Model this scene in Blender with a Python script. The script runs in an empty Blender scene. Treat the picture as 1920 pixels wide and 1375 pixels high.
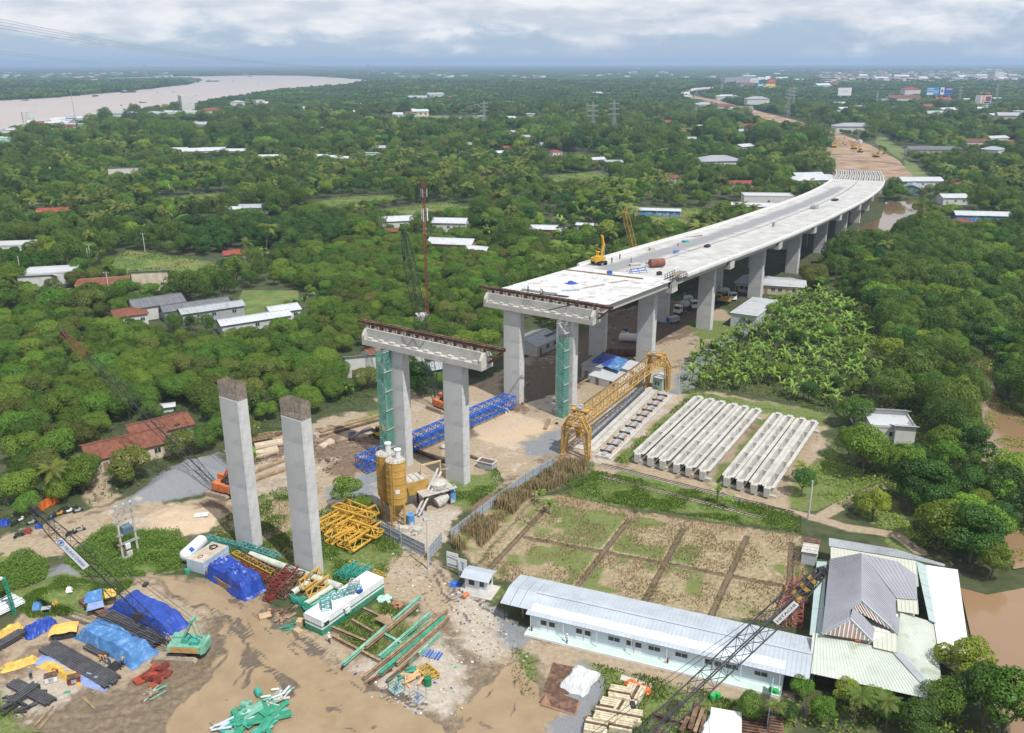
import bpy, math, random
import numpy as np
from mathutils import Vector, Matrix
rnd = random.Random(7)
NR = np.random.default_rng(11)
SC = bpy.context.scene
COL = SC.collection
# camera, sky, sun, exposure
CF, CP, CR, CH = 1650.0, 0.332, -0.002, 76.2          # focal length (photo pixels), pitch, roll, height (m)
_F = Vector((0, math.cos(CP), -math.sin(CP)))
_U0 = Vector((0, math.sin(CP), math.cos(CP)))
_R0 = Vector((1, 0, 0))
_R = _R0*math.cos(CR)+_U0*math.sin(CR)
_U = -_R0*math.sin(CR)+_U0*math.cos(CR)
cam = bpy.data.objects.new('camera', bpy.data.cameras.new('camera'))
COL.objects.link(cam)
cam.data.sensor_width = 36.0
cam.data.lens = CF/1920*36.0
cam.data.clip_start = 0.5
cam.data.clip_end = 80000
mw = Matrix((_R, _U, -_F)).transposed().to_4x4()
mw.translation = (0, 0, CH)
cam.matrix_world = mw
SC.camera = cam
SUN_AZ = math.atan2(.61, -.79)                          # clockwise from +Y
SUN_EL = math.radians(58)
W = bpy.data.worlds.new('World')
SC.world = W
W.use_nodes = True
SC.view_settings.view_transform = 'Standard'
SC.view_settings.look = 'None'
SC.view_settings.gamma = 1
SC.view_settings.use_curve_mapping = False
SC.view_settings.exposure = 0.14
def world_nodes():
    nt = W.node_tree; N = nt.nodes; L = nt.links; N.clear()
    out = N.new('ShaderNodeOutputWorld'); bg = N.new('ShaderNodeBackground')
    bg.inputs[1].default_value = 0.098
    sky = N.new('ShaderNodeTexSky'); sky.sky_type = 'NISHITA'; sky.sun_disc = False
    sky.sun_elevation = SUN_EL; sky.sun_rotation = SUN_AZ
    sky.altitude = 50; sky.air_density = 1.0; sky.dust_density = 0.6; sky.ozone_density = 2.2
    tc = N.new('ShaderNodeTexCoord')
    vm = N.new('ShaderNodeVectorMath'); vm.operation = 'MAXIMUM'; vm.inputs[1].default_value = (-9, -9, .02)   # the ground ends at the real horizon: keep the sky going below it
    L.new(tc.outputs['Generated'], vm.inputs[0]); L.new(vm.outputs[0], sky.inputs[0])
    mp = N.new('ShaderNodeMapping'); mp.inputs['Scale'].default_value = (11, 11, 30); mp.inputs['Location'].default_value = (.6, .2, .3)
    L.new(tc.outputs['Generated'], mp.inputs[0])
    n1 = N.new('ShaderNodeTexNoise'); n1.inputs['Scale'].default_value = 1.0; n1.inputs['Detail'].default_value = 9
    n1.inputs['Roughness'].default_value = .56; n1.inputs['Distortion'].default_value = .35
    L.new(mp.outputs[0], n1.inputs['Vector'])
    sep = N.new('ShaderNodeSeparateXYZ'); L.new(tc.outputs['Generated'], sep.inputs[0])
    # cover: none at the horizon, heavy above
    cov = N.new('ShaderNodeMapRange'); cov.interpolation_type = 'SMOOTHSTEP'
    cov.inputs[1].default_value = 0.0; cov.inputs[2].default_value = 0.06; cov.inputs[3].default_value = -.12; cov.inputs[4].default_value = .17
    L.new(sep.outputs['Z'], cov.inputs[0])
    ad = N.new('ShaderNodeMath'); ad.operation = 'ADD'; L.new(n1.outputs[0], ad.inputs[0]); L.new(cov.outputs[0], ad.inputs[1])
    mk = N.new('ShaderNodeMapRange'); mk.interpolation_type = 'SMOOTHSTEP'
    mk.inputs[1].default_value = .41; mk.inputs[2].default_value = .62
    L.new(ad.outputs[0], mk.inputs[0])
    # shading of the clouds: grey bellies from a shifted noise
    mp2 = N.new('ShaderNodeMapping'); mp2.inputs['Scale'].default_value = (12, 12, 44); mp2.inputs['Location'].default_value = (3.1, .7, -.55)
    L.new(tc.outputs['Generated'], mp2.inputs[0])
    n2 = N.new('ShaderNodeTexNoise'); n2.inputs['Scale'].default_value = 1.3; n2.inputs['Detail'].default_value = 7
    L.new(mp2.outputs[0], n2.inputs['Vector'])
    cr = N.new('ShaderNodeValToRGB')
    cr.color_ramp.elements[0].position = .36; cr.color_ramp.elements[0].color = (5.9, 6.4, 7.2, 1)
    cr.color_ramp.elements[1].position = .62; cr.color_ramp.elements[1].color = (8.6, 8.7, 8.9, 1)
    L.new(n2.outputs[0], cr.inputs[0])
    # thin grey-blue haze over the clear sky
    hz = N.new('ShaderNodeMixRGB'); hz.inputs[0].default_value = .70; hz.inputs[2].default_value = (3.7, 5.1, 7.2, 1)
    L.new(sky.outputs[0], hz.inputs[1])
    mx = N.new('ShaderNodeMixRGB'); L.new(mk.outputs[0], mx.inputs[0]); L.new(hz.outputs[0], mx.inputs[1]); L.new(cr.outputs[0], mx.inputs[2])
    L.new(mx.outputs[0], bg.inputs[0]); L.new(bg.outputs[0], out.inputs[0])
world_nodes()
sun = bpy.data.objects.new('sun', bpy.data.lights.new('sun', 'SUN'))
COL.objects.link(sun)
sun.data.energy = 4.8
sun.data.angle = math.radians(.5)
sun.data.color = (1, .965, .90)
_sd = Vector((math.sin(SUN_AZ)*math.cos(SUN_EL), math.cos(SUN_AZ)*math.cos(SUN_EL), math.sin(SUN_EL)))
sun.rotation_euler = _sd.to_track_quat('Z', 'Y').to_euler()
sun.location = (60, -80, 300)
# where a photo point stands on a level plane
def G(u, v, z=0.0):
    d = _F+_R*((u-960)/CF)+_U*((687.5-v)/CF)
    t = (z-CH)/d.z
    return Vector((d.x*t, d.y*t, z))
def GP(pts, z=0.0):
    return [G(u, v, z) for u, v in pts]
def head(a, b):
    return math.atan2(b[1]-a[1], b[0]-a[0])
# materials
MATS = {}
def mat(name, col, rough=.85, var=.18, scale=.6, bump=0.0, metal=0.0, col2=None, w2=.5, s2=None, spec=.3, rand=0.0, streak=False):
    if name in MATS: return MATS[name]
    m = bpy.data.materials.new(name); m.use_nodes = True
    N = m.node_tree.nodes; L = m.node_tree.links
    b = N['Principled BSDF']
    b.inputs['Roughness'].default_value = rough; b.inputs['Metallic'].default_value = metal
    b.inputs['Specular IOR Level'].default_value = spec
    tc = N.new('ShaderNodeTexCoord'); src = tc.outputs['Object']
    if streak:
        mp = N.new('ShaderNodeMapping'); mp.inputs['Scale'].default_value = (1, 1, .18); L.new(src, mp.inputs[0]); src = mp.outputs[0]
    n = N.new('ShaderNodeTexNoise'); n.inputs['Scale'].default_value = scale; n.inputs['Detail'].default_value = 6; n.inputs['Roughness'].default_value = .62
    L.new(src, n.inputs['Vector'])
    c0 = N.new('ShaderNodeValToRGB'); e = c0.color_ramp.elements
    lo = [max(0, c*(1-var*1.6)) for c in col]; hi = [min(1, c*(1+var)) for c in col]
    e[0].position = .3; e[0].color = (*lo, 1); e[1].position = .68; e[1].color = (*hi, 1)
    L.new(n.outputs[0], c0.inputs[0]); o = c0.outputs[0]
    if col2:
        n2 = N.new('ShaderNodeTexNoise'); n2.inputs['Scale'].default_value = s2 or scale*.5; n2.inputs['Detail'].default_value = 7; n2.inputs['Roughness'].default_value = .7
        L.new(tc.outputs['Object'], n2.inputs['Vector'])
        mr = N.new('ShaderNodeMapRange'); mr.interpolation_type = 'SMOOTHSTEP'
        mr.inputs[1].default_value = .62-.3*w2; mr.inputs[2].default_value = .74-.3*w2
        L.new(n2.outputs[0], mr.inputs[0])
        mx = N.new('ShaderNodeMixRGB'); L.new(mr.outputs[0], mx.inputs[0]); L.new(o, mx.inputs[1]); mx.inputs[2].default_value = (*col2, 1); o = mx.outputs[0]
    if rand:
        oi = N.new('ShaderNodeObjectInfo'); mr = N.new('ShaderNodeMapRange'); mr.inputs[3].default_value = 1-rand; mr.inputs[4].default_value = 1+rand
        L.new(oi.outputs['Random'], mr.inputs[0])
        hv = N.new('ShaderNodeHueSaturation'); L.new(mr.outputs[0], hv.inputs['Value']); L.new(o, hv.inputs['Color']); o = hv.outputs[0]
    L.new(o, b.inputs['Base Color'])
    if bump:
        bp = N.new('ShaderNodeBump'); bp.inputs['Strength'].default_value = .6; bp.inputs['Distance'].default_value = bump
        nb = N.new('ShaderNodeTexNoise'); nb.inputs['Scale'].default_value = scale*4; nb.inputs['Detail'].default_value = 5
        L.new(tc.outputs['Object'], nb.inputs['Vector']); L.new(nb.outputs[0], bp.inputs['Height']); L.new(bp.outputs[0], b.inputs['Normal'])
    MATS[name] = m
    return m
def leafmat(name, col, col2, val=.28, hue=.02, trans=.3):
    if name in MATS: return MATS[name]
    m = bpy.data.materials.new(name); m.use_nodes = True
    N = m.node_tree.nodes; L = m.node_tree.links; N.clear()
    out = N.new('ShaderNodeOutputMaterial')
    geo = N.new('ShaderNodeNewGeometry'); oi = N.new('ShaderNodeObjectInfo')
    mx = N.new('ShaderNodeMixRGB'); mx.inputs[1].default_value = (*col, 1); mx.inputs[2].default_value = (*col2, 1)
    ad = N.new('ShaderNodeMath'); ad.operation = 'MULTIPLY_ADD'; ad.inputs[1].default_value = .45
    ml = N.new('ShaderNodeMath'); ml.operation = 'MULTIPLY'; ml.inputs[1].default_value = .55
    L.new(oi.outputs['Random'], ml.inputs[0]); L.new(geo.outputs['Random Per Island'], ad.inputs[0]); L.new(ml.outputs[0], ad.inputs[2])
    L.new(ad.outputs[0], mx.inputs[0])
    hs = N.new('ShaderNodeHueSaturation')
    r2 = N.new('ShaderNodeMath'); r2.operation = 'MULTIPLY'; r2.inputs[1].default_value = 7.31
    fr = N.new('ShaderNodeMath'); fr.operation = 'FRACT'
    L.new(oi.outputs['Random'], r2.inputs[0]); L.new(r2.outputs[0], fr.inputs[0])
    mv = N.new('ShaderNodeMapRange'); mv.inputs[3].default_value = 1-val; mv.inputs[4].default_value = 1+val
    L.new(fr.outputs[0], mv.inputs[0]); L.new(mv.outputs[0], hs.inputs['Value'])
    r3 = N.new('ShaderNodeMath'); r3.operation = 'MULTIPLY'; r3.inputs[1].default_value = 23.7
    f3 = N.new('ShaderNodeMath'); f3.operation = 'FRACT'
    L.new(oi.outputs['Random'], r3.inputs[0]); L.new(r3.outputs[0], f3.inputs[0])
    mh = N.new('ShaderNodeMapRange'); mh.inputs[3].default_value = .5-hue; mh.inputs[4].default_value = .5+hue
    L.new(f3.outputs[0], mh.inputs[0]); L.new(mh.outputs[0], hs.inputs['Hue'])
    L.new(mx.outputs[0], hs.inputs['Color'])
    d = N.new('ShaderNodeBsdfDiffuse'); t = N.new('ShaderNodeBsdfTranslucent'); gl = N.new('ShaderNodeBsdfGlossy'); gl.inputs['Roughness'].default_value = .45
    gl.inputs['Color'].default_value = (.7, .75, .8, 1)
    L.new(hs.outputs[0], d.inputs[0]); L.new(hs.outputs[0], t.inputs[0])
    a = N.new('ShaderNodeMixShader'); a.inputs[0].default_value = trans; L.new(d.outputs[0], a.inputs[1]); L.new(t.outputs[0], a.inputs[2])
    c = N.new('ShaderNodeMixShader'); c.inputs[0].default_value = .015; L.new(a.outputs[0], c.inputs[1]); L.new(gl.outputs[0], c.inputs[2])
    L.new(c.outputs[0], out.inputs[0])
    MATS[name] = m
    return m
# mesh helper
class MB:
    def __init__(s): s.v = []; s.f = []; s.mi = []; s.m = 0
    def add(s, vs, fs):
        o = len(s.v); s.v += [tuple(p) for p in vs]
        for f in fs: s.f.append(tuple(i+o for i in f)); s.mi.append(s.m)
        return s
    def hexa(s, a, b):                                  # two quads (bottom ccw, top ccw)
        return s.add(list(a)+list(b), [(3, 2, 1, 0), (4, 5, 6, 7), (0, 1, 5, 4), (1, 2, 6, 5), (2, 3, 7, 6), (3, 0, 4, 7)])
    def box(s, c, d, rz=0, tilt=None):
        x, y, z = d[0]/2, d[1]/2, d[2]/2
        P = [Vector(p) for p in ((-x, -y, -z), (x, -y, -z), (x, y, -z), (-x, y, -z), (-x, -y, z), (x, -y, z), (x, y, z), (-x, y, z))]
        R = Matrix.Rotation(rz, 3, 'Z')
        if tilt: R = R @ Matrix.Rotation(tilt[0], 3, 'X') @ Matrix.Rotation(tilt[1], 3, 'Y')
        P = [R @ p+Vector(c) for p in P]
        return s.hexa(P[:4], P[4:])
    def beam(s, p, q, w, h=None, up=(0, 0, 1), caps=True):
        p = Vector(p); q = Vector(q); d = q-p
        if d.length < 1e-6: return s
        d.normalize(); u = Vector(up)
        if abs(d.dot(u)) > .98: u = Vector((1, 0, 0))
        r = d.cross(u).normalized()*(w/2); u = r.cross(d).normalized()*((h or w)/2)
        a = [p-r-u, p+r-u, p+r+u, p-r+u]; b = [q-r-u, q+r-u, q+r+u, q-r+u]
        fs = [(0, 1, 5, 4), (1, 2, 6, 5), (2, 3, 7, 6), (3, 0, 4, 7)]
        if caps: fs += [(3, 2, 1, 0), (4, 5, 6, 7)]
        return s.add(a+b, fs)
    def tube(s, p, q, r, r2=None, n=10, caps=True):
        p = Vector(p); q = Vector(q); d = (q-p).normalized()
        u = Vector((0, 0, 1)) if abs(d.z) < .95 else Vector((1, 0, 0))
        x = d.cross(u).normalized(); y = x.cross(d)*-1
        r2 = r if r2 is None else r2
        A = [p+(x*math.cos(2*math.pi*i/n)+y*math.sin(2*math.pi*i/n))*r for i in range(n)]
        B = [q+(x*math.cos(2*math.pi*i/n)+y*math.sin(2*math.pi*i/n))*r2 for i in range(n)]
        fs = [(i, (i+1) % n, n+(i+1) % n, n+i) for i in range(n)]
        if caps: fs += [tuple(range(n-1, -1, -1)), tuple(range(n, 2*n))]
        return s.add(A+B, fs)
    def path(s, pts, r, n=5):
        for a, b in zip(pts[:-1], pts[1:]): s.tube(a, b, r, n=n)
        return s
    def lathe(s, prof, c=(0, 0, 0), n=14):               # profile of (r, z)
        o = []; c = Vector(c)
        for r, z in prof: o += [c+Vector((r*math.cos(2*math.pi*i/n), r*math.sin(2*math.pi*i/n), z)) for i in range(n)]
        fs = []
        for k in range(len(prof)-1):
            fs += [(k*n+i, k*n+(i+1) % n, (k+1)*n+(i+1) % n, (k+1)*n+i) for i in range(n)]
        fs += [tuple(range(n-1, -1, -1)), tuple(range((len(prof)-1)*n, len(prof)*n))]
        return s.add(o, fs)
    def prism(s, poly, z0, z1):
        n = len(poly)
        if sum(poly[i][0]*poly[(i+1) % n][1]-poly[(i+1) % n][0]*poly[i][1] for i in range(n)) < 0: poly = poly[::-1]
        return s.add([(p[0], p[1], z0) for p in poly]+[(p[0], p[1], z1) for p in poly],
                     [tuple(range(n-1, -1, -1)), tuple(range(n, 2*n))]+[(i, (i+1) % n, n+(i+1) % n, n+i) for i in range(n)])
    def extr(s, prof, p, q, up=(0, 0, 1)):               # profile (across, up) swept p->q
        p = Vector(p); q = Vector(q); d = (q-p).normalized(); r = d.cross(Vector(up)).normalized(); u = r.cross(d)
        n = len(prof)
        return s.add([p+r*a+u*b for a, b in prof]+[q+r*a+u*b for a, b in prof],
                     [tuple(range(n)), tuple(range(2*n-1, n-1, -1))]+[((i+1) % n, i, n+i, n+(i+1) % n) for i in range(n)])
    def ibeam(s, p, q, w=.3, h=.4, t=.04, up=(0, 0, 1)):
        a, b, c = w/2, h/2, t
        return s.extr([(-a, -b), (a, -b), (a, -b+c), (c/2, -b+c), (c/2, b-c), (a, b-c), (a, b), (-a, b), (-a, b-c), (-c/2, b-c), (-c/2, -b+c), (-a, -b+c)], p, q, up)
    def slab(s, pts, t):                                 # polygon in space thickened downwards
        n = len(pts); pts = [Vector(p) for p in pts]
        nz = sum(((pts[(i+1) % n]-pts[0]).cross(pts[(i+2) % n]-pts[0]) for i in range(n-2)), Vector())
        if nz.z < 0: pts = pts[::-1]; nz = -nz
        nz.normalize()
        low = [p-nz*t for p in pts]
        return s.add(pts+low, [tuple(range(n)), tuple(range(2*n-1, n-1, -1))]+[((i+1) % n, i, n+i, n+(i+1) % n) for i in range(n)])
    def truss(s, p, q, w, h, n, r=.1, rd=None, up=(0, 0, 1), taper=(1, 1), tri=False, sides='LRTB', xbr=False):
        p = Vector(p); q = Vector(q); d = (q-p).normalized(); u = Vector(up)
        if abs(d.dot(u)) > .98: u = Vector((0, 1, 0))
        x = d.cross(u).normalized(); u = x.cross(d); rd = rd or r*.6
        def node(k):
            f = k/n; c = p.lerp(q, f); sc = taper[0]+(taper[1]-taper[0])*f
            if tri: return [c-x*w/2*sc-u*h/2*sc, c+x*w/2*sc-u*h/2*sc, c+u*h/2*sc]
            return [c-x*w/2*sc-u*h/2*sc, c+x*w/2*sc-u*h/2*sc, c+x*w/2*sc+u*h/2*sc, c-x*w/2*sc+u*h/2*sc]
        a = node(0); b = node(n); m = len(a)
        for i in range(m): s.beam(a[i], b[i], r*2, caps=False)
        fc = {'B': (0, 1), 'R': (1, 2), 'T': (2, 3), 'L': (3, 0)} if not tri else {'B': (0, 1), 'R': (1, 2), 'L': (2, 0)}
        pr = None
        for k in range(n+1):
            nd = node(k)
            for ky, (i, j) in fc.items():
                if ky not in sides: continue
                if k in (0, n) or not tri: s.beam(nd[i], nd[j], rd*2, caps=False)
                if pr:
                    s.beam(pr[i] if k % 2 else pr[j], nd[j] if k % 2 else nd[i], rd*2, caps=False)
                    if xbr: s.beam(pr[j] if k % 2 else pr[i], nd[i] if k % 2 else nd[j], rd*2, caps=False)
            pr = nd
        return s
    def mesh(s, name, mats, smooth=False):
        me = bpy.data.meshes.new(name); me.from_pydata(s.v, [], s.f)
        for m in (mats if isinstance(mats, (list, tuple)) else [mats]): me.materials.append(m)
        if any(s.mi): me.polygons.foreach_set('material_index', s.mi)
        if smooth: me.polygons.foreach_set('use_smooth', [True]*len(s.f))
        me.update()
        return me
    def build(s, name, mats, parent=None, smooth=False, loc=None, rz=None):
        return link(name, s.mesh(name, mats, smooth), parent, loc, rz)
def link(name, me, parent=None, loc=None, rz=None):
    o = bpy.data.objects.new(name, me); COL.objects.link(o)
    if parent: o.parent = parent
    if loc is not None: o.location = loc
    if rz is not None: o.rotation_euler = (0, 0, rz)
    return o
def tag(o, label=None, cat=None, group=None, kind=None):
    if label: o['label'] = label
    if cat: o['category'] = cat
    if group: o['group'] = group
    if kind: o['kind'] = kind
    return o
def thing(name, label, cat, loc=(0, 0, 0), rz=0, group=None):
    o = bpy.data.objects.new(name, None); COL.objects.link(o); o.empty_display_size = .2
    o.location = loc; o.rotation_euler = (0, 0, rz)
    return tag(o, label, cat, group)
def solo(name, mb, mats, label, cat, loc=(0, 0, 0), rz=0, group=None, smooth=False):
    return tag(mb.build(name, mats, None, smooth, loc, rz), label, cat, group)
def struct(name, mb, mats, smooth=False):
    return tag(mb.build(name, mats, None, smooth), kind='structure')
def dup(root, loc, rz=0, label=None, group=None, sc=None):
    def cp(o, par):
        c = o.copy(); COL.objects.link(c)
        if par: c.parent = par
        for ch in o.children: cp(ch, c)
        return c
    r = cp(root, None); r.location = loc; r.rotation_euler = (0, 0, rz)
    if sc: r.scale = (sc, sc, sc) if not isinstance(sc, (tuple, list)) else sc
    if label: r['label'] = label
    if group: r['group'] = group
    return r
def foot(a, b, c):
    """rectangle on the ground from photo points a (corner), b (end of the long side from a), c (end of the short side from a)"""
    A, B, C = (Vector(p) if isinstance(p, Vector) else G(*p) for p in (a, b, c))
    h = head(A, B); L = (B-A).length; n = Vector((-math.sin(h), math.cos(h), 0)); w = (C-A).dot(n)
    ctr = A+(B-A)/2+n*w/2
    return ctr, h, L, abs(w)
def sdist(poly, X, Y):
    """signed distance to a polygon (negative inside)"""
    P = np.array([(p[0], p[1]) for p in poly], dtype=np.float32); n = len(P)
    d2 = np.full(X.shape, 1e12, np.float32); ins = np.zeros(X.shape, bool)
    for i in range(n):
        a = P[i]; b = P[(i+1) % n]; e = b-a; l2 = float(e@e)+1e-9
        wx = X-a[0]; wy = Y-a[1]
        t = np.clip((wx*e[0]+wy*e[1])/l2, 0, 1)
        d2 = np.minimum(d2, (wx-t*e[0])**2+(wy-t*e[1])**2)
        c = (a[1] > Y) != (b[1] > Y)
        with np.errstate(divide='ignore', invalid='ignore'):
            xi = a[0]+(Y-a[1])*e[0]/(e[1] if abs(e[1]) > 1e-9 else 1e-9)
        ins ^= c & (X < xi)
    d = np.sqrt(d2)
    return np.where(ins, -d, d)
def ldist(line, X, Y):
    P = np.array([(p[0], p[1]) for p in line], dtype=np.float32)
    d2 = np.full(X.shape, 1e12, np.float32)
    for i in range(len(P)-1):
        a = P[i]; e = P[i+1]-a; l2 = float(e@e)+1e-9
        wx = X-a[0]; wy = Y-a[1]; t = np.clip((wx*e[0]+wy*e[1])/l2, 0, 1)
        d2 = np.minimum(d2, (wx-t*e[0])**2+(wy-t*e[1])**2)
    return np.sqrt(d2)
def vnoise(X, Y, s, seed=0):
    """cheap smooth value noise"""
    r = np.random.default_rng(seed); T = r.random((256, 256), dtype=np.float32)
    x = X/s+1000; y = Y/s+1000; xi = np.floor(x).astype(int); yi = np.floor(y).astype(int); fx = x-xi; fy = y-yi
    fx = fx*fx*(3-2*fx); fy = fy*fy*(3-2*fy)
    g = lambda a, b: T[a % 256, b % 256]
    return (g(xi, yi)*(1-fx)+g(xi+1, yi)*fx)*(1-fy)+(g(xi, yi+1)*(1-fx)+g(xi+1, yi+1)*fx)*fy
# ground: one sheet, fine mesh under the site
LAYERS = ['earth', 'dark', 'mud', 'gravel', 'sand', 'rubble', 'straw', 'grass', 'water', 'rut']
GX0, GX1, GY0, GY1, GS = -126.0, 132.0, 82.0, 332.0, .46
P_YARD = [(0,1190),(40,1150),(110,1135),(200,1140),(262,1078),(370,1085),(480,1105),(560,1185),(700,1190),(800,1150),(880,1180),(950,1240),(1010,1250),(1110,1260),(1130,1380),(1130,1420),(-60,1420),(-60,1210)]
P_SITE = [(455,850),(560,798),(650,775),(760,772),(840,745),(930,700),(1040,640),(1130,590),(1240,560),(1350,580),(1395,603),(1340,640),(1295,668),(1272,740),(1330,733),(1548,778),(1548,835),(1484,955),(1300,915),(1140,890),(1040,872),(960,905),(860,955),(825,1040),(740,1005),(700,960),(600,985),(480,940),(445,900)]
P_ROADL = [(-60,1030),(0,1012),(60,985),(120,968),(200,945),(235,928),(330,945),(420,925),(455,935),(445,990),(340,1003),(250,1003),(200,1000),(130,1035),(60,1055),(0,1072),(-60,1090)]
P_ROADG = [(740,1030),(820,1040),(850,1090),(920,1135),(1000,1195),(985,1240),(900,1255),(820,1170),(730,1120),(690,1095)]
P_FRONT = [(985,1185),(1030,1190),(1250,1245),(1480,1305),(1480,1345),(1290,1300),(1130,1265),(990,1245)]
P_FIELD = [(1000,935),(1060,928),(1180,958),(1500,1005),(1515,1100),(1500,1170),(1330,1155),(930,1085),(890,1068)]
P_WEEDS = [[(120,1060),(165,1015),(205,988),(260,1000),(335,1000),(352,1025),(338,1068),(262,1082),(160,1085)], [(-40,1055),(0,1040),(55,1033),(92,1060),(82,1095),(0,1112),(-40,1120)]]
DIRT = {
 'earth': [P_YARD, P_SITE, P_ROADL, P_ROADG, P_FRONT, [(150,880),(195,870),(215,930),(190,950),(160,940)], [(20,545),(140,540),(150,575),(0,590)],
           [(700,745),(760,730),(840,750),(830,775),(740,775)]],
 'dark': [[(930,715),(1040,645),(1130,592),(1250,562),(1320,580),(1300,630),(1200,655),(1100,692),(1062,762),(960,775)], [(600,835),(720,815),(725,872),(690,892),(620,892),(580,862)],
          [(440,880),(600,850),(600,805),(470,850)], [(300,960),(420,935),(440,950),(430,965),(340,965)], [(880,935),(950,915),(930,950),(870,960)], [(560,835),(650,810),(640,840),(560,860)]],
 'mud': [[(-60,1260),(60,1280),(200,1290),(330,1240),(430,1130),(500,1130),(570,1200),(700,1290),(870,1350),(900,1420),(-60,1420)], [(262,1080),(370,1087),(480,1107),(545,1175),(480,1180),(400,1130),(300,1110)],
         [(860,1250),(1000,1240),(1050,1300),(1040,1420),(850,1420)], [(800,1150),(850,1170),(930,1250),(850,1270),(830,1200)], [(820,790),(930,770),(960,800),(860,830)]],
 'gravel': [[(200,962),(262,915),(330,872),(412,850),(432,890),(392,922),(285,945)], [(60,1100),(110,1060),(150,1045),(170,1075),(130,1115),(60,1150),(40,1140)], [(600,930),(640,905),(720,880),(735,960),(650,950)],
            [(850,1095),(930,1140),(1005,1195),(980,1235),(930,1190),(860,1130)], [(1040,1390),(1060,1290),(1105,1240),(1150,1270),(1110,1390)], [(1330,655),(1385,605),(1420,615),(1350,660),(1280,740),(1255,740),(1290,670)], [(980,830),(1060,800),(1060,850),(1000,862)]],
 'sand': [[(262,975),(330,945),(400,955),(432,972),(420,992),(350,1005),(285,1003)], [(1195,830),(1310,750),(1330,750),(1215,850),(1185,865)], [(880,780),(960,770),(1040,800),(960,840),(890,820)]],
 'rubble': [[(655,1255),(700,1235),(770,1270),(830,1190),(872,1240),(868,1345),(780,1335),(700,1312)], [(690,1002),(765,960),(860,958),(832,1010),(792,1040),(740,1022)], [(1085,868),(1240,725),(1275,742),(1140,872)],
            [(860,1100),(900,1110),(960,1220),(900,1235),(840,1150)], [(-40,1300),(100,1250),(160,1290),(60,1340)], [(590,1000),(620,940),(690,935),(640,960)]],
 'straw': [P_FIELD, [(845,1010),(900,960),(1080,870),(1110,885),(1000,935),(890,1060)], [(395,1005),(440,960),(520,930),(600,980),(560,1060)]],
 'grass': P_WEEDS + [[(395,1008),(430,965),(500,925),(560,935),(605,965),(640,960),(735,1000),(755,1035),(725,1075),(640,1105),(560,1085),(430,1045)], [(0,1112),(60,1095),(130,1085),(210,1100),(250,1085),(245,1100),(160,1150),(60,1160)], [(830,900),(930,880),(945,905),(870,960),(840,940)],
           [(1115,885),(1310,922),(1500,965),(1500,1000),(1060,930)], [(1150,868),(1300,735),(1322,737),(1185,870)], [(640,1160),(720,1130),(790,1180),(700,1230),(640,1200)], [(1110,1245),(1300,1290),(1400,1330),(1480,1345),(1480,1420),(1130,1420),(1140,1290)], [(-60,1290),(0,1300),(60,1360),(120,1420),(-60,1420)],
           [(1290,600),(1395,600),(1380,630),(1310,640)], [(640,790),(720,765),(720,780),(650,800)], [(1330,902),(1440,770),(1468,776),(1366,916)], [(1300,733),(1548,776),(1545,800),(1310,748)], [(1175,880),(1484,960),(1484,975),(1140,893)], [(1480,900),(1560,840),(1660,920),(1740,1040),(1700,1050),(1600,960),(1480,960)], [(900,1100),(960,1100),(930,1130)], [(960,1215),(1010,1235),(1000,1300),(960,1290)], [(1120,470),(1180,560),(1060,640),(1010,600)]],
 'water': [[(270,1082),(380,1087),(462,1104),(510,1142),(548,1190),(605,1237),(685,1277),(765,1322),(850,1380),(850,1420),(320,1420),(330,1345),(380,1300),(400,1262),(425,1215),(422,1172),(382,1134),(330,1108)], [(868,1420),(880,1315),(912,1262),(962,1245),(1002,1275),(1022,1312),(1042,1342),(1030,1420)],
           [(985,755),(1050,738),(1064,758),(1042,776),(1000,768)], [(770,838),(835,838),(822,862),(770,860)], [(200,975),(215,968),(222,975),(205,982)], [(1040,928),(1180,958),(1320,980),(1500,1008),(1500,1015),(1300,990),(1170,970),(1030,938)]],
}
RUTS = [[(255,1085),(380,1100),(470,1130),(530,1190),(600,1240),(720,1300),(860,1360)], [(300,1105),(400,1130),(440,1180),(480,1230),(560,1290),(700,1350)], [(470,1110),(560,1200),(640,1250),(800,1320),(930,1370)], [(430,1130),(470,1200),(470,1260),(420,1310),(330,1340),(200,1350)],
        [(880,1380),(900,1300),(930,1255)], [(960,1390),(980,1310),(975,1265)], [(560,1330),(640,1350),(760,1380)], [(350,1120),(410,1160),(420,1220),(380,1270),(280,1320),(120,1340)], [(500,1260),(600,1320),(700,1370)], [(820,1050),(870,1110),(960,1190),(1020,1215)], [(790,1050),(840,1120),(900,1190)]]
DITCH = [[(1188,962),(1081,1100)], [(1284,985),(1208,1128)], [(1400,1006),(1334,1152)], [(1025,950),(915,1068)], [(985,1007),(1110,1030),(1260,1058),(1399,1084),(1485,1100)], [(1484,1018),(1478,1150)]]
PATHS = [[(1440,950),(1530,972),(1590,990),(1680,1003),(1725,1035)], [(1535,972),(1600,935),(1650,915)]]
MOUNDS = [(DIRT['gravel'][0], 2.6, 3.5), (DIRT['gravel'][1], .9, 2.0), (DIRT['sand'][0], 1.0, 2.5), (DIRT['dark'][1], 1.1, 2.0), (P_WEEDS[0], .3, 2.5)]
def ground_z(X, Y):
    z = (vnoise(X, Y, 2.3, 1)-.5)*.10+(vnoise(X, Y, .9, 2)-.5)*.06
    for poly, h, r in MOUNDS:
        s = sdist(GP(poly), X, Y); t = np.clip((-s+.5)/(r*1.8), 0, 1)
        z = z+h*t*t*(3-2*t)*(.75+.5*vnoise(X, Y, 2.0, 5))
    return z
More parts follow.
